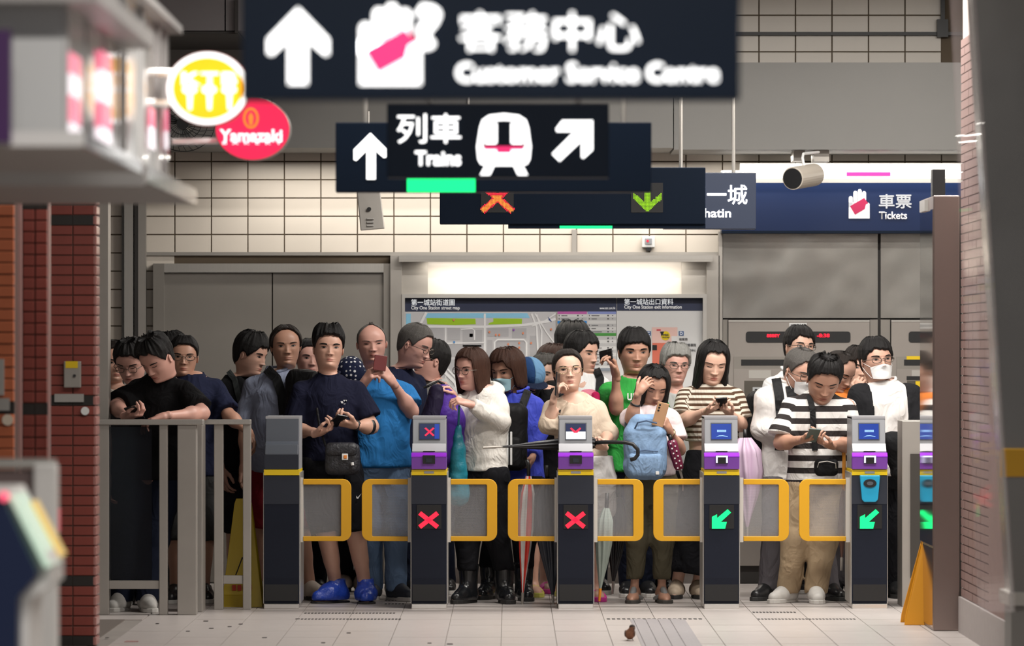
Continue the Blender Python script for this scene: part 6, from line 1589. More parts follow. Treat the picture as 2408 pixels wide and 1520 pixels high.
PP['cap'] = person('person in blue denim cap and black face cover looking down, holding a phone', 31.55, (1243, 892, 86), (1282, 920, 50), yaw=24, pitch=26, roll=0, by=-12, sex='f', skin='mid', hair=dict(H_BOB, long=.15, thick=.02, top=0), mask='k',
    top=dict(m=T_BLACK, hem=1120, sleeve=.8, sl_loose=1.25), bottom=dict(k='shorts', m=B_BLACK, len=.1), arms=['down', A((1338, 1026, -.06), (1290, 1004, -.22), (1272, 990, -.28), (-.3, 0, 1))], feet=[(1254, 31.5, 12), (1320, 31.5, 14)], shoes=('slide', S_YEL), hdy=-.06)
PP['glassn'] = person('man with short greying hair and spectacles in navy t-shirt, seen in profile facing right', 31.5, (976, 812, 94), (942, 875, 58), yaw=64, pitch=20, roll=4, by=48, skin='rosy', hair=dict(H_CROP, thick=.035), hcol='salt', glasses='square', hdy=-.04,
    top=dict(m=T_NAVYP, hem=1110, sleeve=.75), bottom=tr_(B_NAVY), feet=[(925, 31.55, 10), (965, 31.55, 20)], shoes=('sneaker', S_BLACK))
PP['wtee'] = person('man with black fringe in white t-shirt and black strap, in profile facing right', 31.88, (1368, 831, 92), (1384, 884, 46), yaw=52, pitch=4, roll=0, by=40, skin='mid', hair=dict(H_FRINGE, front=.76), lod=1.15,
    top=dict(m=T_WHITE, hem=1100, sleeve=.72, sl_loose=1.2), bottom=tr_(B_NAVY), feet=[(1372, 31.9, 10), (1405, 31.9, 20)], shoes=('sneaker', S_BLACK))
PP['shirt'] = person('older man in grey-blue short-sleeved shirt and red shorts with a receding hairline', 31.18, (672, 813, 91), (652, 882, 66), yaw=8, pitch=2, roll=-2, by=-16, skin='tan', hair=dict(H_RECEDE, front=.91, temple=.82), hcol='dark', face=dict(brow=.8, lips=.4),
    top=dict(m=T_GREYBLUE, hem=1112, sleeve=.82, sl_loose=1.35, loose=1.05, wr=.012), bottom=dict(k='shorts', m=B_RED, len=.05, loose=1.1), feet=[(612, 31.15, -12), (730, 31.12, 20)], shoes=('croc', S_CROC), collar=(T_GREYBLUE, 'open'), hip=(655,))
PP['strap'] = person('young man in black t-shirt with grey backpack strap, in profile facing right', 31.58, (590, 833, 91), (556, 892, 52), yaw=62, pitch=14, roll=2, by=44, skin='mid', hair=dict(H_FRINGE, front=.74, thick=.06), hdy=-.03,
    top=dict(m=T_BLACK, hem=1120, sleeve=.8, sl_loose=1.2), bottom=dict(k='shorts', m=C('dark_shorts', (.02, .02, .024)), len=.1), feet=[(548, 31.6, 10), (590, 31.62, 25)], shoes=('sneaker', S_BLACK), hip=(572,))
PP['navy2'] = person('middle-aged man with spectacles in navy t-shirt beside the steel railing, facing the gates', 30.78, (432, 839, 87), (452, 888, 60), yaw=4, pitch=2, roll=2, by=8, skin='tan', hair=dict(H_CROP, thick=.05), glasses='square',
    top=dict(m=T_NAVYP, hem=1120, sleeve=.85, sl_loose=1.3), bottom=dict(k='shorts', m=C('grey_shorts', (.045, .045, .045)), len=.15), arms=['down', A((538, 978, -.1), (586, 1018, -.22), (600, 1050, -.26), (-1, 0, 0), 'relax')], feet=[(412, 30.7, -8), (480, 30.8, 12)], shoes=('sneaker', S_BLACK))
# back rows
PP['left1'] = person('man in dark spectacles bending forward behind the man leaning on the railing', 30.4, (308, 851, 92), (325, 915, 52), yaw=-14, pitch=26, roll=0, by=-10, skin='rosy', hair=dict(H_SHORT, thick=.06), glasses='round', lod=1.25, hdy=-.1,
    top=dict(m=T_DARK, hem=1120, sleeve=.7), bottom=tr_(B_BLACK), feet=[(300, 30.5, -8), (345, 30.5, 8)], shoes=('sneaker', S_BLACK))
PP['left2'] = person('person in cream t-shirt half hidden behind the steel jamb', 31.1, (268, 849, 88), (278, 922, 46), yaw=18, pitch=8, by=10, sex='f', skin='mid', hair=dict(H_TIED), hcol='dark', lod=1.25,
    top=dict(m=T_CREAM, hem=1110, sleeve=.8, sl_loose=1.3, wr=.012), bottom=tr_(B_BLACK), feet=[(268, 31.2, -8), (310, 31.2, 8)], shoes=('sneaker', S_BLACK))
PP['left3'] = person('dark-haired person turned away, between the leaning man and the man in spectacles', 31.3, (402, 836, 92), (400, 900, 55), yaw=-125, pitch=8, by=-60, skin='mid', hair=dict(H_SHORT, thick=.06), lod=1.3,
    top=dict(m=T_BLACK, hem=1120, sleeve=.7), bottom=tr_(B_BLACK), feet=[(390, 31.4, -8), (430, 31.4, 8)], shoes=('sneaker', S_BLACK))
PP['face8'] = person('man with a black crew cut looking out between the grey-blue and navy shirts', 31.7, (728, 843, 84), (728, 905, 54), yaw=14, pitch=0, roll=2, by=5, skin='rosy', hair=dict(H_CROP, thick=.04), lod=1.2,
    top=dict(m=T_DARK, hem=1120, sleeve=.7), bottom=tr_(B_BLACK), feet=[(700, 31.8, -8), (745, 31.8, 8)], shoes=('sneaker', S_BLACK))
PP['dots'] = person('person bending with navy polka dot headscarf behind the navy and blue t-shirts', 32.1, (824, 884, 84), (835, 935, 48), yaw=20, pitch=40, by=10, sex='f', skin='mid', hair=None, lod=1.3,
    top=dict(m=T_DARK, hem=1120, sleeve=.7), bottom=tr_(B_BLACK), feet=[(810, 32.2, -8), (850, 32.2, 8)], shoes=('croc', S_CROC))
PP['upw'] = person('spectacled man in light grey t-shirt facing left behind the purple backpack', 31.8, (1014, 850, 88), (1022, 902, 52), yaw=-72, pitch=-16, roll=-4, by=-40, skin='rosy', hair=dict(H_SHORT), glasses='square', lod=1.15,
    top=dict(m=T_GREY, hem=1110, sleeve=.75), bottom=tr_(B_NAVY), arms=['down', A((1068, 968, -.12), (1052, 935, -.2), (1040, 908, -.24), (-.5, .5, 0), 'fist')], feet=[(1010, 31.9, -8), (1050, 31.9, 8)], shoes=('sneaker', S_BLACK))
PP['oldw'] = person('older woman with short grey-black hair peering out beside the denim cap', 32.12, (1281, 879, 80), (1290, 935, 46), yaw=34, pitch=6, by=10, sex='f', skin='pale', hair=dict(H_SHORT, front=.80, nape=.05), hcol='salt', lod=1.2,
    top=dict(m=T_RED, hem=1110, sleeve=.8), bottom=dict(k='shorts', m=B_BLACK, len=.2), feet=[(1282, 31.98, 14), (1308, 32.05, 10)], shoes=('slide', S_PINK))
PP['backw'] = person('brown-haired woman turned away behind the woman in the beige jacket', 32.52, (1302, 862, 88), (1318, 920, 46), yaw=140, pitch=5, by=40, sex='f', skin='mid', hair=dict(H_BOB), hcol='brown', lod=1.3,
    top=dict(m=T_DARK, hem=1110, sleeve=.8), bottom=tr_(B_BLACK), feet=[(1300, 32.55, -8), (1340, 32.55, 8)], shoes=('sneaker', S_BLACK))
PP['backh'] = person('tall person with bowl-cut black hair behind the man in the white t-shirt', 32.86, (1346, 816, 92), (1350, 880, 52), yaw=172, pitch=5, by=20, skin='mid', hair=dict(H_FRINGE, thick=.09), lod=1.3,
    top=dict(m=T_DARK, hem=1110, sleeve=.8), bottom=tr_(B_BLACK), feet=[(1345, 32.86, -8), (1385, 32.86, 8)], shoes=('sneaker', S_BLACK))
PP['elder'] = person('elderly person with grey hair and thin spectacles beside the woman in brown stripes', 31.9, (1588, 859, 82), (1592, 930, 48), yaw=16, pitch=2, roll=2, by=6, sex='f', skin='rosy', hair=dict(H_SHORT, front=.76, thick=.075, nape=.10, fade=.2), hcol='grey', glasses='square', lod=1.1, face=dict(lips=.4),
    top=dict(m=T_GREY, hem=1110, sleeve=.8), bottom=tr_(B_BLACK), feet=[(1520, 31.9, -8), (1560, 31.9, 8)], shoes=('sneaker', S_BLACK))
PP['tall'] = person('tall young man in spectacles standing behind the grey-haired masked man', 31.95, (1879, 816, 87), (1862, 882, 52), yaw=26, pitch=-2, roll=4, by=10, skin='pale', hair=dict(H_FRINGE, front=.74, part=.05), glasses='round', lod=1.15,
    top=dict(m=T_WHITE, hem=1110, sleeve=.8), bottom=tr_(B_BLACK), feet=[(1845, 32.0, -8), (1880, 32.0, 8)], shoes=('sneaker', S_BLACK), collar=(T_WHITE, 'open'))
PP['orange'] = person('balding person in bright orange cardigan bowing the head behind the striped t-shirt man', 31.65, (1974, 873, 88), (1986, 918, 58), yaw=48, pitch=30, roll=0, by=20, skin='mid', hair=dict(H_RECEDE), hcol='dark', lod=1.15, hdy=-.06,
    top=dict(m=T_ORANGE, hem=1110, sleeve=1.9), bottom=tr_(B_GREY), feet=[(1965, 31.7, -8), (2005, 31.7, 8)], shoes=('leather', S_BLACK))
PP['mouth'] = person('woman covering her mouth with her hand behind the man in the black jacket', 32.15, (2018, 864, 84), (2030, 930, 46), yaw=14, pitch=4, roll=4, by=0, sex='f', skin='pale', hair=dict(H_BOB, long=.05, curtain=.8), hcol='dark', lod=1.1,
    top=dict(m=T_SHIRTW, hem=1110, sleeve=1.85), bottom=tr_(B_BLACK), arms=[A((2030, 985, -.15), (2012, 925, -.24), (2030, 890, -.24), (.3, .9, 0), 'hold'), 'down'], feet=[(2015, 32.0, -8), (2050, 32.0, 8)], shoes=('sneaker', S_BLACK))
# ---------------------------------------------------------------- carried things
def front_y(V, x, z, r=.022):
    d = (V[:, 0] - x) ** 2 + (V[:, 2] - z) ** 2; m = d < r * r
    return float(V[m, 1].min()) if m.any() else float(V[np.argmin(d), 1])
def decal(J, which, polys, m, name, lift=.006, th=.003):
    """flat print lying on the garment: polys in image pixels at the wearer's depth"""
    b = MB(); V = J['V'][which]; Y = J['Y']
    for pts in polys:
        c = [P(p[0], p[1], Y - .12) for p in pts]
        y = min(front_y(V, q.x, q.z) for q in c) - lift
        b.prism([(q.x, q.z) for q in c], 1, y - th, y)
    return b.build(name, m, J['t'])
def ribbon(J, pts, w, m, name, parent, which='top', lift=.008, th=.006, base=None):
    """strap lying on the front of a garment through the pixel points"""
    V = J['V'][which]; Y = J['Y'] - .11; L = []
    for i in range(len(pts) - 1):
        for k in range(5):
            t_ = k / 5; L.append((pts[i][0] + (pts[i + 1][0] - pts[i][0]) * t_, pts[i][1] + (pts[i + 1][1] - pts[i][1]) * t_))
    L.append(pts[-1]); C_ = []
    for p in L:
        q = P(p[0], p[1], Y); q.y = front_y(V, q.x, q.z, .03) - lift; C_.append(q)
    ys = [c.y for c in C_]; 
    for i in range(1, len(C_) - 1): C_[i].y = min(ys[i], (ys[i - 1] + ys[i + 1]) / 2)
    vs, fs = [], []
    for i, c in enumerate(C_):
        d = (C_[min(i + 1, len(C_) - 1)] - C_[max(i - 1, 0)]); d.y = 0; d.normalize(); nn = Vector((-d.z, 0, d.x)) * w / 2
        vs += [c + nn, c - nn, c + nn + Vector((0, th, 0)), c - nn + Vector((0, th, 0))]
    for i in range(len(C_) - 1):
        a = 4 * i; fs += [(a, a + 1, a + 5, a + 4), (a + 2, a + 6, a + 7, a + 3), (a, a + 4, a + 6, a + 2), (a + 1, a + 3, a + 7, a + 5)]
    b = MB(); b.add(vs, fs); return b.build(name, m, parent)
def solid(name, prims, h, m, parent, k=.02, wr=0.0, wf=30., seed=3, cuts=()):
    V, Q = sdf_mesh(prims, h, k, wr=wr, wf=wf, seed=seed, cuts=cuts)
    return mesh_np(name, V, Q, m, parent, tuple(off_of(parent)))
def rbox_part(name, c, M, size, off, m, parent, bev=.003):
    b = MB(); hx, hy, hz = [q / 2 for q in size]; b.box(off[0] - hx, off[0] + hx, off[1] - hy, off[1] + hy, off[2] - hz, off[2] + hz)
    b.v = [tuple(M @ Vector(v) + c) for v in b.v]; return b.build(name, m, parent, bevel=bev)
def phone(px, py, Y, rot, mcol, label, cams=True, screen_front=False, size=(.074, .009, .152)):
    c = P(px, py, Y); M = Matrix([list(r_) for r_ in rotm(*rot)])
    t = thing('phone', tuple(c), label, 'phone', 'phones held by the waiting people')
    rbox_part('case', c, M, size, (0, 0, 0), mcol, t)
    rbox_part('screen', c, M, (size[0] * .92, .001, size[2] * .94), (0, -.0052 if screen_front else .0052, 0), M_BLACK, t, 0)
    if cams:
        for k in range(3): rbox_part('camera_lens', c, M, (.012, .004, .012), (-.02, -.006, .058 - .018 * k), M_BLACK, t, .002)
    return t
PH_K = mat('phone_black', (.012, .012, .014), .25); PH_R = mat('phone_dark_red', (.16, .025, .025), .35); PH_G = mat('phone_gold', (.66, .40, .23), .3, .4); PH_S = mat('phone_sage', (.12, .16, .15), .35); PH_W = mat('phone_white', (.7, .72, .75), .3)
phone(793, 990, 30.44, (10, 62, 20), PH_K, 'black phone held flat by the man in the navy sports t-shirt', False)
phone(894, 854, 30.79, (8, -6, 8), PH_R, 'dark red phone held up by the bald man in blue', False, size=(.080, .009, .098))
phone(1553, 975, 30.43, (8, 12, 14), PH_G, 'gold phone with dark lenses held by the long-haired girl')
phone(1697, 950, 30.93, (5, 60, -8), PH_K, 'black phone held by the woman in brown stripes', False)
phone(1911, 1024, 30.38, (0, 58, 10), PH_S, 'grey-green phone held by the man in black and white stripes', False)
phone(1425, 836, 31.1, (-50, 0, 80), PH_K, 'black phone raised sideways by the man in green', size=(.07, .009, .12))
phone(1311, 905, 30.57, (75, 0, 12), PH_K, 'black phone at the ear of the woman in beige', False)
phone(1273, 988, 31.27, (10, 30, -10), PH_W, 'pale phone held by the person in the denim cap', False)
phone(316, 972, 29.40, (0, 60, -20), PH_K, 'black phone held over the railing by the leaning man', False)
# garment prints and small worn pieces
decal(PP['navy'], 'top', [[(801, 944), (806, 944), (808, 949), (803, 949)], [(807, 941), (813, 941), (810, 945)], [(812, 949), (815, 944), (812, 941), (816, 941), (812, 951), (807, 951)]], mat('print_white', (.8, .8, .8), .6), 'chest_emblem')
decal(PP['navy'], 'bottom', [[(838, 1166), (841, 1170), (850, 1161), (842, 1174), (838, 1172)]], mat('print_white', (.8, .8, .8), .6), 'swoosh_emblem')
decal(PP['green'], 'top', [[(1475, 925), (1478, 925), (1478, 938), (1483, 938), (1483, 925), (1486, 925), (1486, 940), (1482, 942), (1477, 941), (1475, 938)], [(1488, 925), (1494, 926), (1496, 930), (1496, 937), (1494, 941), (1488, 942)]], mat('print_white', (.8, .8, .8), .6), 'chest_lettering')
def bead(J, name, px, py, r, m, which='top'):
    q = P(px, py, J['Y'] - .12); y = front_y(J['V'][which], q.x, q.z) - .004
    MB().tube([(q.x, y - .006, q.z), (q.x, y + .004, q.z)], r, 14).build(name, m, J['t'])
bead(PP['beige'], 'button', 1318, 968, .011, M_BLACK)
ribbon(PP['beige'], [(1336, 946), (1322, 964), (1317, 985), (1316, 1065)], .012, C('beige_edge', (.44, .34, .26)), 'lapel_edge', PP['beige']['t'], lift=.014)
def band(J, i, f, r, w, m, name):
    a, b_ = J['el'][i], J['wr'][i]; c = lerp(a, b_, f); d = nrm(b_ - a)
    MB().tube([tuple(c - d * w / 2), tuple(c + d * w / 2)], r, 16).build(name, m, J['t'], smooth=True)
band(PP['navy'], 1, .90, .034, .022, M_BLACK, 'watch'); band(PP['navy'], 1, .20, .053, .028, M_BLACK, 'arm_band'); band(PP['girl'], 0, .55, .035, .010, M_BLACK, 'wrist_cord'); band(PP['girl'], 1, .86, .031, .008, M_GLASSG, 'bracelet')
# denim cap and dotted headscarf
J = PP['cap']; pl = J['place']; M_DENIM = C('denim_blue', (.018, .05, .14)); M_DENIML = C('denim_pale', (.13, .26, .42))
def head_solid(J, name, prims, h, m, **k):
    V, Q = sdf_mesh(prims, h, k.pop('k', .03), **k); return mesh_np(name, J['place'](V), Q, m, J['t'], J['base'])
cb = lambda p: .60 - p[..., 2] + .12 * p[..., 1]
head_solid(J, 'cap_crown', [f_ell((0, .02, .66), (.42, .49, .46))], .03, M_DENIML, cuts=[cb, lambda p: -p[..., 0] - .03])
head_solid(J, 'cap_panel', [f_ell((0, .02, .66), (.423, .493, .463))], .03, M_DENIM, cuts=[cb, lambda p: p[..., 0] + .03])
head_solid(J, 'cap_brim', [f_ell((0, -.42, .565), (.36, .36, .035))], .022, C('brim_navy', (.012, .018, .04)))
J = PP['dots']; M_DOT = C('navy_dots', (.012, .016, .04))
nt = M_DOT.node_tree; vo = nt.nodes.new('ShaderNodeTexVoronoi'); vo.inputs['Scale'].default_value = 34; vo.inputs['Randomness'].default_value = .25
tc = nt.nodes.new('ShaderNodeTexCoord'); nt.links.new(tc.outputs['Object'], vo.inputs['Vector'])
lt = nt.nodes.new('ShaderNodeMath'); lt.operation = 'LESS_THAN'; lt.inputs[1].default_value = .28; nt.links.new(vo.outputs['Distance'], lt.inputs[0])
mx = nt.nodes.new('ShaderNodeMix'); mx.data_type = 'RGBA'; mx.inputs[6].default_value = (.012, .016, .04, 1); mx.inputs[7].default_value = (.6, .6, .62, 1)
nt.links.new(lt.outputs[0], mx.inputs[0]); nt.links.new(mx.outputs[2], nt.nodes['Principled BSDF'].inputs['Base Color'])
head_solid(J, 'headscarf', [f_ell((0, .02, .62), (.40, .48, .43)), f_ell((0, .3, .3), (.3, .25, .3))], .03, M_DOT, cuts=[lambda p: .45 - p[..., 2] - .5 * p[..., 1]], wr=.01, wf=9.)
# bags
def strap_pack(J, label, straps, m, w=.045, body=True, cat='backpack', name='backpack'):
    c = J['shc']; t = thing(name, (float(c[0]), float(c[1]), float(c[2]) - .45), label, cat, 'bags carried by the waiting people')
    for s_ in straps: ribbon(J, s_, w, m, 'strap', t)
    if body:
        bc = c - J['fw'] * .235 + V3(0, 0, -.17)
        Mr = np.stack([J['rt'], np.cross(V3(0, 0, 1), J['rt']), V3(0, 0, 1)], 1)
        solid('pack_body', [f_box(bc, (.15, .09, .21), .06, Mr)], .018, m, t, wr=.004)
        solid('front_pocket', [f_box(bc - J['fw'] * .08 - V3(0, 0, .07), (.11, .04, .10), .03, Mr)], .018, m, t)
    return t
M_PACKK = C('black_nylon', (.014, .014, .015), .55); M_PACKG = C('dark_grey_nylon', (.045, .05, .05), .6)
strap_pack(PP['strap'], 'dark grey backpack worn by the young man in profile beside the grey-blue shirt', [[(536, 873), (552, 893), (560, 925), (566, 945)]], M_PACKG, .035)
strap_pack(PP['wtee'], 'black backpack worn by the man in the white t-shirt', [[(1402, 868), (1412, 890), (1408, 930), (1400, 960)]], M_PACKK, .05)
strap_pack(PP['maskm'], 'black backpack worn by the grey-haired masked man', [[(1826, 890), (1832, 930), (1836, 990), (1832, 1060)], [(1858, 908), (1866, 960), (1866, 1040)]], M_PACKK, .06)
J = PP['shirt']
t = strap_pack(J, 'black backpack slung over the older man in the grey-blue shirt', [[(626, 868), (650, 890), (664, 930), (668, 975)]], M_PACKK, .06, False)
solid('pack_body', [f_box(P(712, 925, 31.0), (.11, .08, .15), .06)], .016, M_PACKK, t, wr=.006, wf=40.)
# dark fabric bag across the man in navy
J = PP['navy']; Yb = 30.50
t = thing('crossbody_bag', tuple(P(805, 1118, Yb)), 'black mottled crossbody bag with a small orange patch on the man in navy', 'bag', 'bags carried by the waiting people')
M_CAMO = mat('mottled_black', (.022, .022, .027), .5, noise=.95, nscale=45, bump=.6, bscale=60)
solid('pouch', [f_box(P(805, 1080, Yb), (.108, .05, .10), .04)], .012, M_CAMO, t, wr=.004, wf=50.)
solid('flap', [f_box(P(803, 1058, Yb - .015), (.10, .05, .045), .03)], .012, M_CAMO, t)
rbox_part('patch', P(811, 1075, Yb - .068), Matrix.Identity(3), (.038, .006, .040), (0, 0, 0), M_WHITE, t); rbox_part('patch_emblem', P(812, 1075, Yb - .072), Matrix.Identity(3), (.02, .004, .022), (0, 0, 0), mat('patch_orange', (.75, .25, .05), .6), t)
MB().tube([P(828, 1088, Yb - .06), P(829, 1095, Yb - .062)], .010, 10).build('charm', M_WHITE, t)
MB().tube([P(766, 1050, Yb + .02), P(752, 1005, Yb + .05), P(745, 960, Yb + .08)], .008, 8).build('strap', M_PACKK, t)
# purple backpack and teal bag by the woman in white
Yb = 30.66
M_PURP = C('purple_nylon', (.065, .025, .23), .45, bump=.6); M_PURPD = C('dark_purple_nylon', (.016, .012, .03), .5)
t = thing('backpack', tuple(P(1035, 1110, Yb)), 'purple and black backpack held up by the woman in white', 'backpack', 'bags carried by the waiting people')
solid('pack_body', [f_rc(P(1044, 930, Yb), P(1050, 990, Yb), .07, .115), f_rc(P(1050, 985, Yb), P(1050, 1060, Yb), .115, .11)], .013, M_PURP, t, wr=.007, wf=30.)
solid('back_panel', [f_rc(P(1026, 922, Yb - .06), P(1013, 1000, Yb - .06), .05, .075), f_rc(P(1013, 995, Yb - .05), P(1015, 1060, Yb - .05), .075, .075)], .013, M_PURPD, t, wr=.004)
MB().tube([P(1046, 905, Yb), P(1030, 897, Yb), P(1008, 908, Yb - .04), P(996, 912, Yb - .04)], .008, 8).build('top_handle', M_PACKK, t)
t = thing('shopping_bag', tuple(P(1076, 1185, 30.62)), 'teal plastic shopping bag hanging in front of the woman in white', 'bag', 'bags carried by the waiting people')
M_TEAL = mat('teal_plastic', (.012, .17, .23), .35, noise=.2, nscale=20, bump=.5, bscale=30)
solid('sack', [f_rc(P(1078, 1005, 30.56), P(1078, 1060, 30.58), .018, .045), f_rc(P(1077, 1060, 30.58), P(1078, 1165, 30.60), .045, .072)], .012, M_TEAL, t, wr=.010, wf=45.)
MB().tube([P(1078, 1005, 30.56), P(1079, 975, 30.50), P(1080, 955, 30.46)], .007, 6).build('handle', M_TEAL, t)
# black backpack with white stripes worn in front by the woman in blue
Yb = 30.93
t = thing('backpack', tuple(P(1210, 1115, Yb)), 'black backpack with three white stripes worn in front by the woman in blue', 'backpack', 'bags carried by the waiting people')
solid('pack_body', [f_box(P(1205, 1028, Yb), (.095, .075, .215), .06)], .014, M_PACKK, t, wr=.006, wf=32.)
solid('front_pocket', [f_box(P(1198, 1065, Yb - .06), (.08, .035, .10), .03)], .014, M_PACKK, t)
for k in range(3): rbox_part('white_stripe', P(1184 + k * 9, 1055, Yb - .098), Matrix.Identity(3), (.014, .004, .21), (0, 0, 0), M_WHITE, t)
ribbon(PP['bluej'], [(1242, 918), (1232, 945), (1222, 975)], .05, M_PACKK, 'strap', t)
# light blue backpack in front of the girl
Yb = 30.50
M_LBL = C('light_blue_canvas', (.21, .32, .49), .8, bump=.6)
t = thing('backpack', tuple(P(1516, 1130, Yb)), 'light blue canvas backpack worn on the front by the long-haired girl', 'backpack', 'bags carried by the waiting people')
solid('pack_body', [f_box(P(1517, 1062, Yb), (.135, .075, .175), .07), f_rc(P(1500, 998, Yb), P(1540, 998, Yb), .06, .06)], .013, M_LBL, t, wr=.008, wf=26.)
solid('front_pocket', [f_box(P(1517, 1095, Yb - .065), (.11, .035, .075), .03)], .012, M_LBL, t, wr=.003)
MB().tube([P(1490, 1062, Yb - .085), P(1517, 1060, Yb - .09), P(1548, 1062, Yb - .085)], .004, 6).build('pocket_zip', C('slate_zip', (.08, .12, .2)), t)
MB().tube([P(1492, 1010, Yb - .06), P(1500, 994, Yb - .08), P(1520, 990, Yb - .085), P(1545, 996, Yb - .08)], .005, 6).build('top_zip', C('slate_zip', (.08, .12, .2)), t)
rbox_part('label_patch', P(1546, 1113, Yb - .102), Matrix.Identity(3), (.022, .004, .022), (0, 0, 0), M_WHITE, t)
for q in ([(1482, 962), (1474, 1000), (1472, 1040)], ): ribbon(PP['girl'], q, .03, C('slate_strap', (.17, .2, .25)), 'strap', t)
# pink pack behind the woman in beige
t = thing('backpack', tuple(P(1385, 1000, 31.25)), 'pink backpack squeezed behind the shoulder of the woman in beige', 'backpack', 'bags carried by the waiting people')
solid('pack_body', [f_box(P(1384, 960, 31.22), (.065, .06, .12), .05)], .014, C('pink_nylon', (.70, .22, .30)), t); solid('side_trim', [f_box(P(1400, 958, 31.2), (.03, .05, .10), .025)], .014, C('crimson_nylon', (.5, .02, .10)), t)
# striped man's pouch
t = thing('waist_bag', tuple(P(1945, 1118, 30.5)), 'small black zipped pouch hanging on the man in black and white stripes', 'bag', 'bags carried by the waiting people')
solid('pouch', [f_box(P(1943, 1100, 30.50), (.075, .04, .055), .035)], .011, M_PACKK, t, wr=.004, wf=40.)
MB().tube([P(1922, 1100, 30.45), P(1926, 1088, 30.45), P(1945, 1085, 30.445), P(1965, 1090, 30.45), P(1966, 1102, 30.45)], .003, 6).build('piping', M_ALU, t)
ribbon(PP['strk'], [(1903, 930), (1910, 960), (1912, 1010), (1916, 1060)], .036, M_PACKK, 'strap', t)
# coat over the arm
t = thing('folded_coat', tuple(P(2105, 1100, 30.95)), 'black coat folded over the arm of the man in the black jacket', 'coat')
solid('coat_cloth', [f_rc(P(2098, 1042, 30.98), P(2128, 1046, 31.0), .075, .085), f_rc(P(2104, 1060, 30.98), P(2112, 1110, 31.0), .06, .05)], .013, C('black_coat_cloth', (.012, .012, .013), .7, bump=.6), t, wr=.012, wf=32.)
# ---------------------------------------------------------------- umbrellas
def umbrella(tip, top, Y0, Y1, r, m, label, handle=None, mh=M_BLACK, tipm=M_STEEL_D, flute=.22, prof=None, m2=None):
    """closed umbrella: canopy from tip pixel to top pixel, optional handle polyline in pixels"""
    a, b_ = np.array(P(*tip, Y0)), np.array(P(*top, Y1))
    t = thing('umbrella', tuple(map(float, (a if a[2] < b_[2] else b_))), label, 'umbrella', 'closed umbrellas held by the waiting people')
    d = (b_ - a); L = np.linalg.norm(d); d = d / L; u = np.cross(d, [0, 1, 0]); u /= np.linalg.norm(u); v = np.cross(d, u)
    prof = prof or [(0.0, .10), (.06, .22), (.3, .62), (.6, 1.0), (.85, .9), (1.0, .35)]
    ns, na = 22, 40; V = []; mi = []
    for i in range(ns):
        s_ = i / (ns - 1); rr = r * np.interp(s_, [q[0] for q in prof], [q[1] for q in prof])
        for k in range(na):
            th_ = 2 * math.pi * k / na; q = rr * (1 + flute * math.sin(8 * th_ + 3.0 * s_) * min(1, s_ * 3)); V.append(a + d * L * s_ + (u * math.cos(th_) + v * math.sin(th_)) * q)
    Q = [[i * na + k, i * na + (k + 1) % na, (i + 1) * na + (k + 1) % na, (i + 1) * na + k] for i in range(ns - 1) for k in range(na)]
    if m2 is not None: mi = [1 if (k // 5) % 2 else 0 for i in range(ns - 1) for k in range(na)]
    mesh_np('canopy', np.array(V), np.array(Q), [m, m2] if m2 is not None else m, t, tuple(off_of(t)), mi=mi if m2 is not None else None)
    MB().tube([tuple(a - d * .055), tuple(a + d * L * 1.02)], .006, 8).build('shaft', M_STEEL_D, t)
    MB().tube([tuple(a - d * .06), tuple(a + d * .02)], [.007, .010], 8).build('ferrule', tipm, t)
    if handle:
        MB().tube([P(p[0], p[1], Y1 if len(p) < 3 else p[2]) for p in handle], .0125, 10).build('handle', mh, t, smooth=True)
    return t
U_K = mat('umbrella_black', (.013, .013, .016), .4, noise=.3, nscale=40); U_N = mat('umbrella_navy', (.02, .025, .04), .4)
umbrella((1158, 1052), (1400, 1042), 30.33, 30.45, .036, U_K, 'black umbrella held level across the gate by the woman in beige', [(1395, 1042, 30.44), (1425, 1040, 30.38), (1470, 1041, 30.33), (1488, 1045, 30.32), (1500, 1058, 30.32), (1500, 1070, 30.32), (1493, 1079, 30.32), (1482, 1082, 30.32)], prof=[(0, .08), (.2, .25), (.5, .7), (.8, 1.0), (.95, .95), (1, .7)])
umbrella((1229, 1402), (1243, 1120), 30.52, 30.5, .042, mat('umbrella_red', (.70, .04, .025), .35), 'red and white closed umbrella standing behind the gate flap', [(1243, 1125), (1243, 1095), (1239, 1082)], m2=mat('umbrella_clear', (.7, .68, .66), .3))
umbrella((1300, 1402), (1287, 1125), 30.5, 30.48, .075, U_N, 'large black closed umbrella leaning beside the half white screen gate', [(1288, 1130), (1286, 1095)], flute=.3)
umbrella((1411, 1392), (1426, 1195), 30.48, 30.46, .045, mat('umbrella_sage', (.34, .40, .36), .4), 'pale grey-green closed umbrella with an orange tip beside the white skirt', [(1426, 1200), (1428, 1160)], tipm=mat('umbrella_orange', (.8, .28, .02), .4))
umbrella((1442, 1375), (1455, 1170), 30.95, 30.95, .052, U_K, 'black closed umbrella hanging behind the pale green umbrella', [(1455, 1175), (1456, 1140)], flute=.3)
umbrella((1757, 1240), (1752, 1030), 30.78, 30.8, .085, mat('umbrella_lilac', (.56, .42, .55), .5), 'lilac loosely folded umbrella next to the green arrow gate', [(1752, 1035), (1752, 1010)], flute=.35)
umbrella((1979, 1320), (1984, 1150), 30.62, 30.62, .028, mat('umbrella_brown', (.10, .045, .03), .5), 'umbrella with a curved orange wooden handle beside the cyan port gate', [(1985, 1155), (1985, 1120), (1984, 1060), (1985, 1045), (1990, 1036), (1998, 1034), (2006, 1040)], mat('orange_wood', (.62, .25, .03), .35))
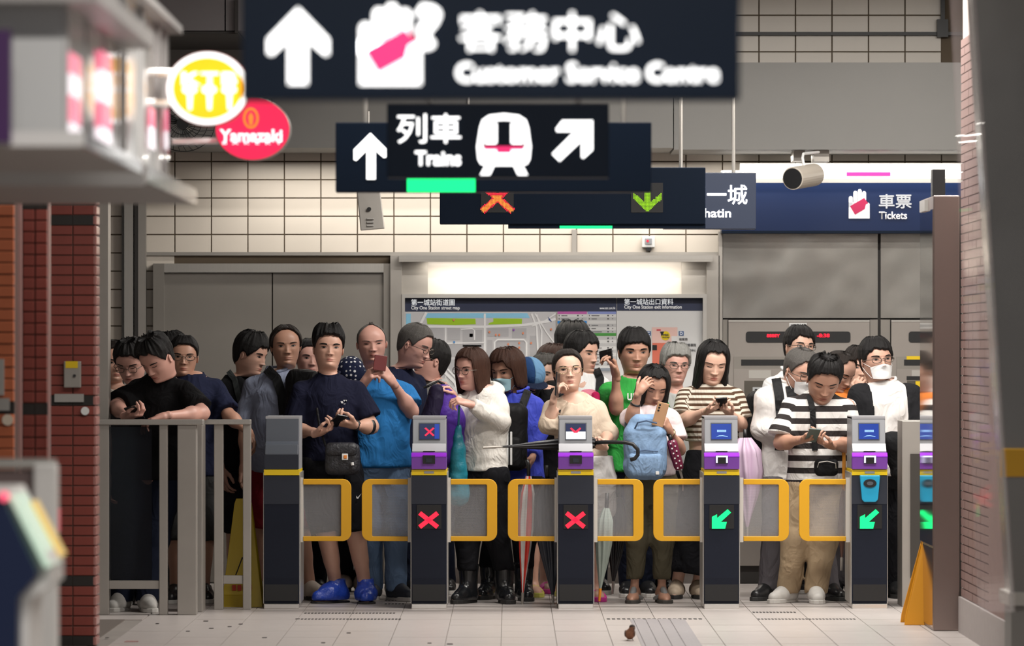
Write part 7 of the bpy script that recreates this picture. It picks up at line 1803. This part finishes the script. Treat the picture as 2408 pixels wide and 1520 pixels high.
um = umbrella((1598, 1104), (1578, 1035), 30.52, 30.5, .030, mat('umbrella_maroon', (.17, .012, .05), .5), 'short maroon dotted folding umbrella hanging beside the blue backpack', [(1578, 1038), (1574, 1022)], flute=.1, prof=[(0, .8), (.1, 1), (.9, 1), (1, .6)])
dm = MB(); a, b_ = P(1598, 1104, 30.52), P(1578, 1035, 30.5)
for k in range(12):
    q = a + (b_ - a) * ((k + .5) / 12); dm.tube([(q.x + (.014 if k % 2 else -.010), q.y - .034, q.z), (q.x + (.014 if k % 2 else -.010), q.y - .026, q.z)], .0055, 6)
dm.build('white_dots', M_WHITE, um)
# ---------------------------------------------------------------- sparrow and litter on the floor
Yb = FY(1507); bc = P(1482, 1491, Yb)
t = thing('sparrow', (bc.x, Yb, 0), 'small brown sparrow standing on the floor beside the tactile strip', 'bird')
M_BIRD = mat('sparrow_brown', (.22, .095, .05), .8, noise=.4, nscale=90)
solid('body', [f_ell((bc.x - .002, Yb, bc.z - .002), (.026, .034, .03)), f_ell((bc.x + .010, Yb - .018, bc.z + .032), (.017, .018, .017)), f_rc((bc.x - .008, Yb + .03, bc.z - .012), (bc.x - .016, Yb + .065, bc.z - .022), .012, .006)], .005, M_BIRD, t, k=.014)
solid('cap_feathers', [f_ell((bc.x + .010, Yb - .017, bc.z + .038), (.0165, .018, .013))], .004, mat('sparrow_dark', (.035, .022, .018), .8), t)
MB().tube([(bc.x + .016, Yb - .033, bc.z + .032), (bc.x + .021, Yb - .046, bc.z + .030)], [.004, .001], 6).build('beak', M_BLACK, t)
for sx_ in (-.010, .010): MB().tube([(bc.x + sx_, Yb, bc.z - .022), (bc.x + sx_ * 1.3, Yb - .004, .004), (bc.x + sx_ * 1.6, Yb - .02, .003)], .002, 5).build('leg', M_BLACK, t)
for sx_ in (-1, 1): solid('wing', [f_ell((bc.x + sx_ * .022 - .002, Yb + .012, bc.z), (.008, .034, .02))], .004, mat('sparrow_wing', (.10, .05, .03), .8, noise=.5, nscale=120), t)
lt_ = MB()
for (a, b_) in ((497, 1479), (622, 1501), (370, 1468), (252, 1501), (484, 1462), (566, 1469), (442, 1486), (760, 1513), (1058, 1516), (1010, 1514), (700, 1457), (540, 1475), (820, 1490)):
    y = FY(b_); x = X(a, y); s_ = random.uniform(.008, .016); lt_.box(x - s_, x + s_, y - .02, y + .02, .0005, .0035)
tag(lt_.build('litter_specks', mat('litter_dark', (.05, .04, .04), .8)), 'tiny dark specks of dirt scattered on the pale floor tiles', 'litter', kind='stuff')
y = FY(1510); tag(MB().prism([(X(294, y), y - .05), (X(326, y), y - .03), (X(325, y), y + .03), (X(296, y), y + .04)], 2, .0005, .004).build('paper_scrap', mat('scrap_pink', (.36, .2, .19), .7)), 'flat pinkish paper scrap on the floor in front of the railing', 'paper')
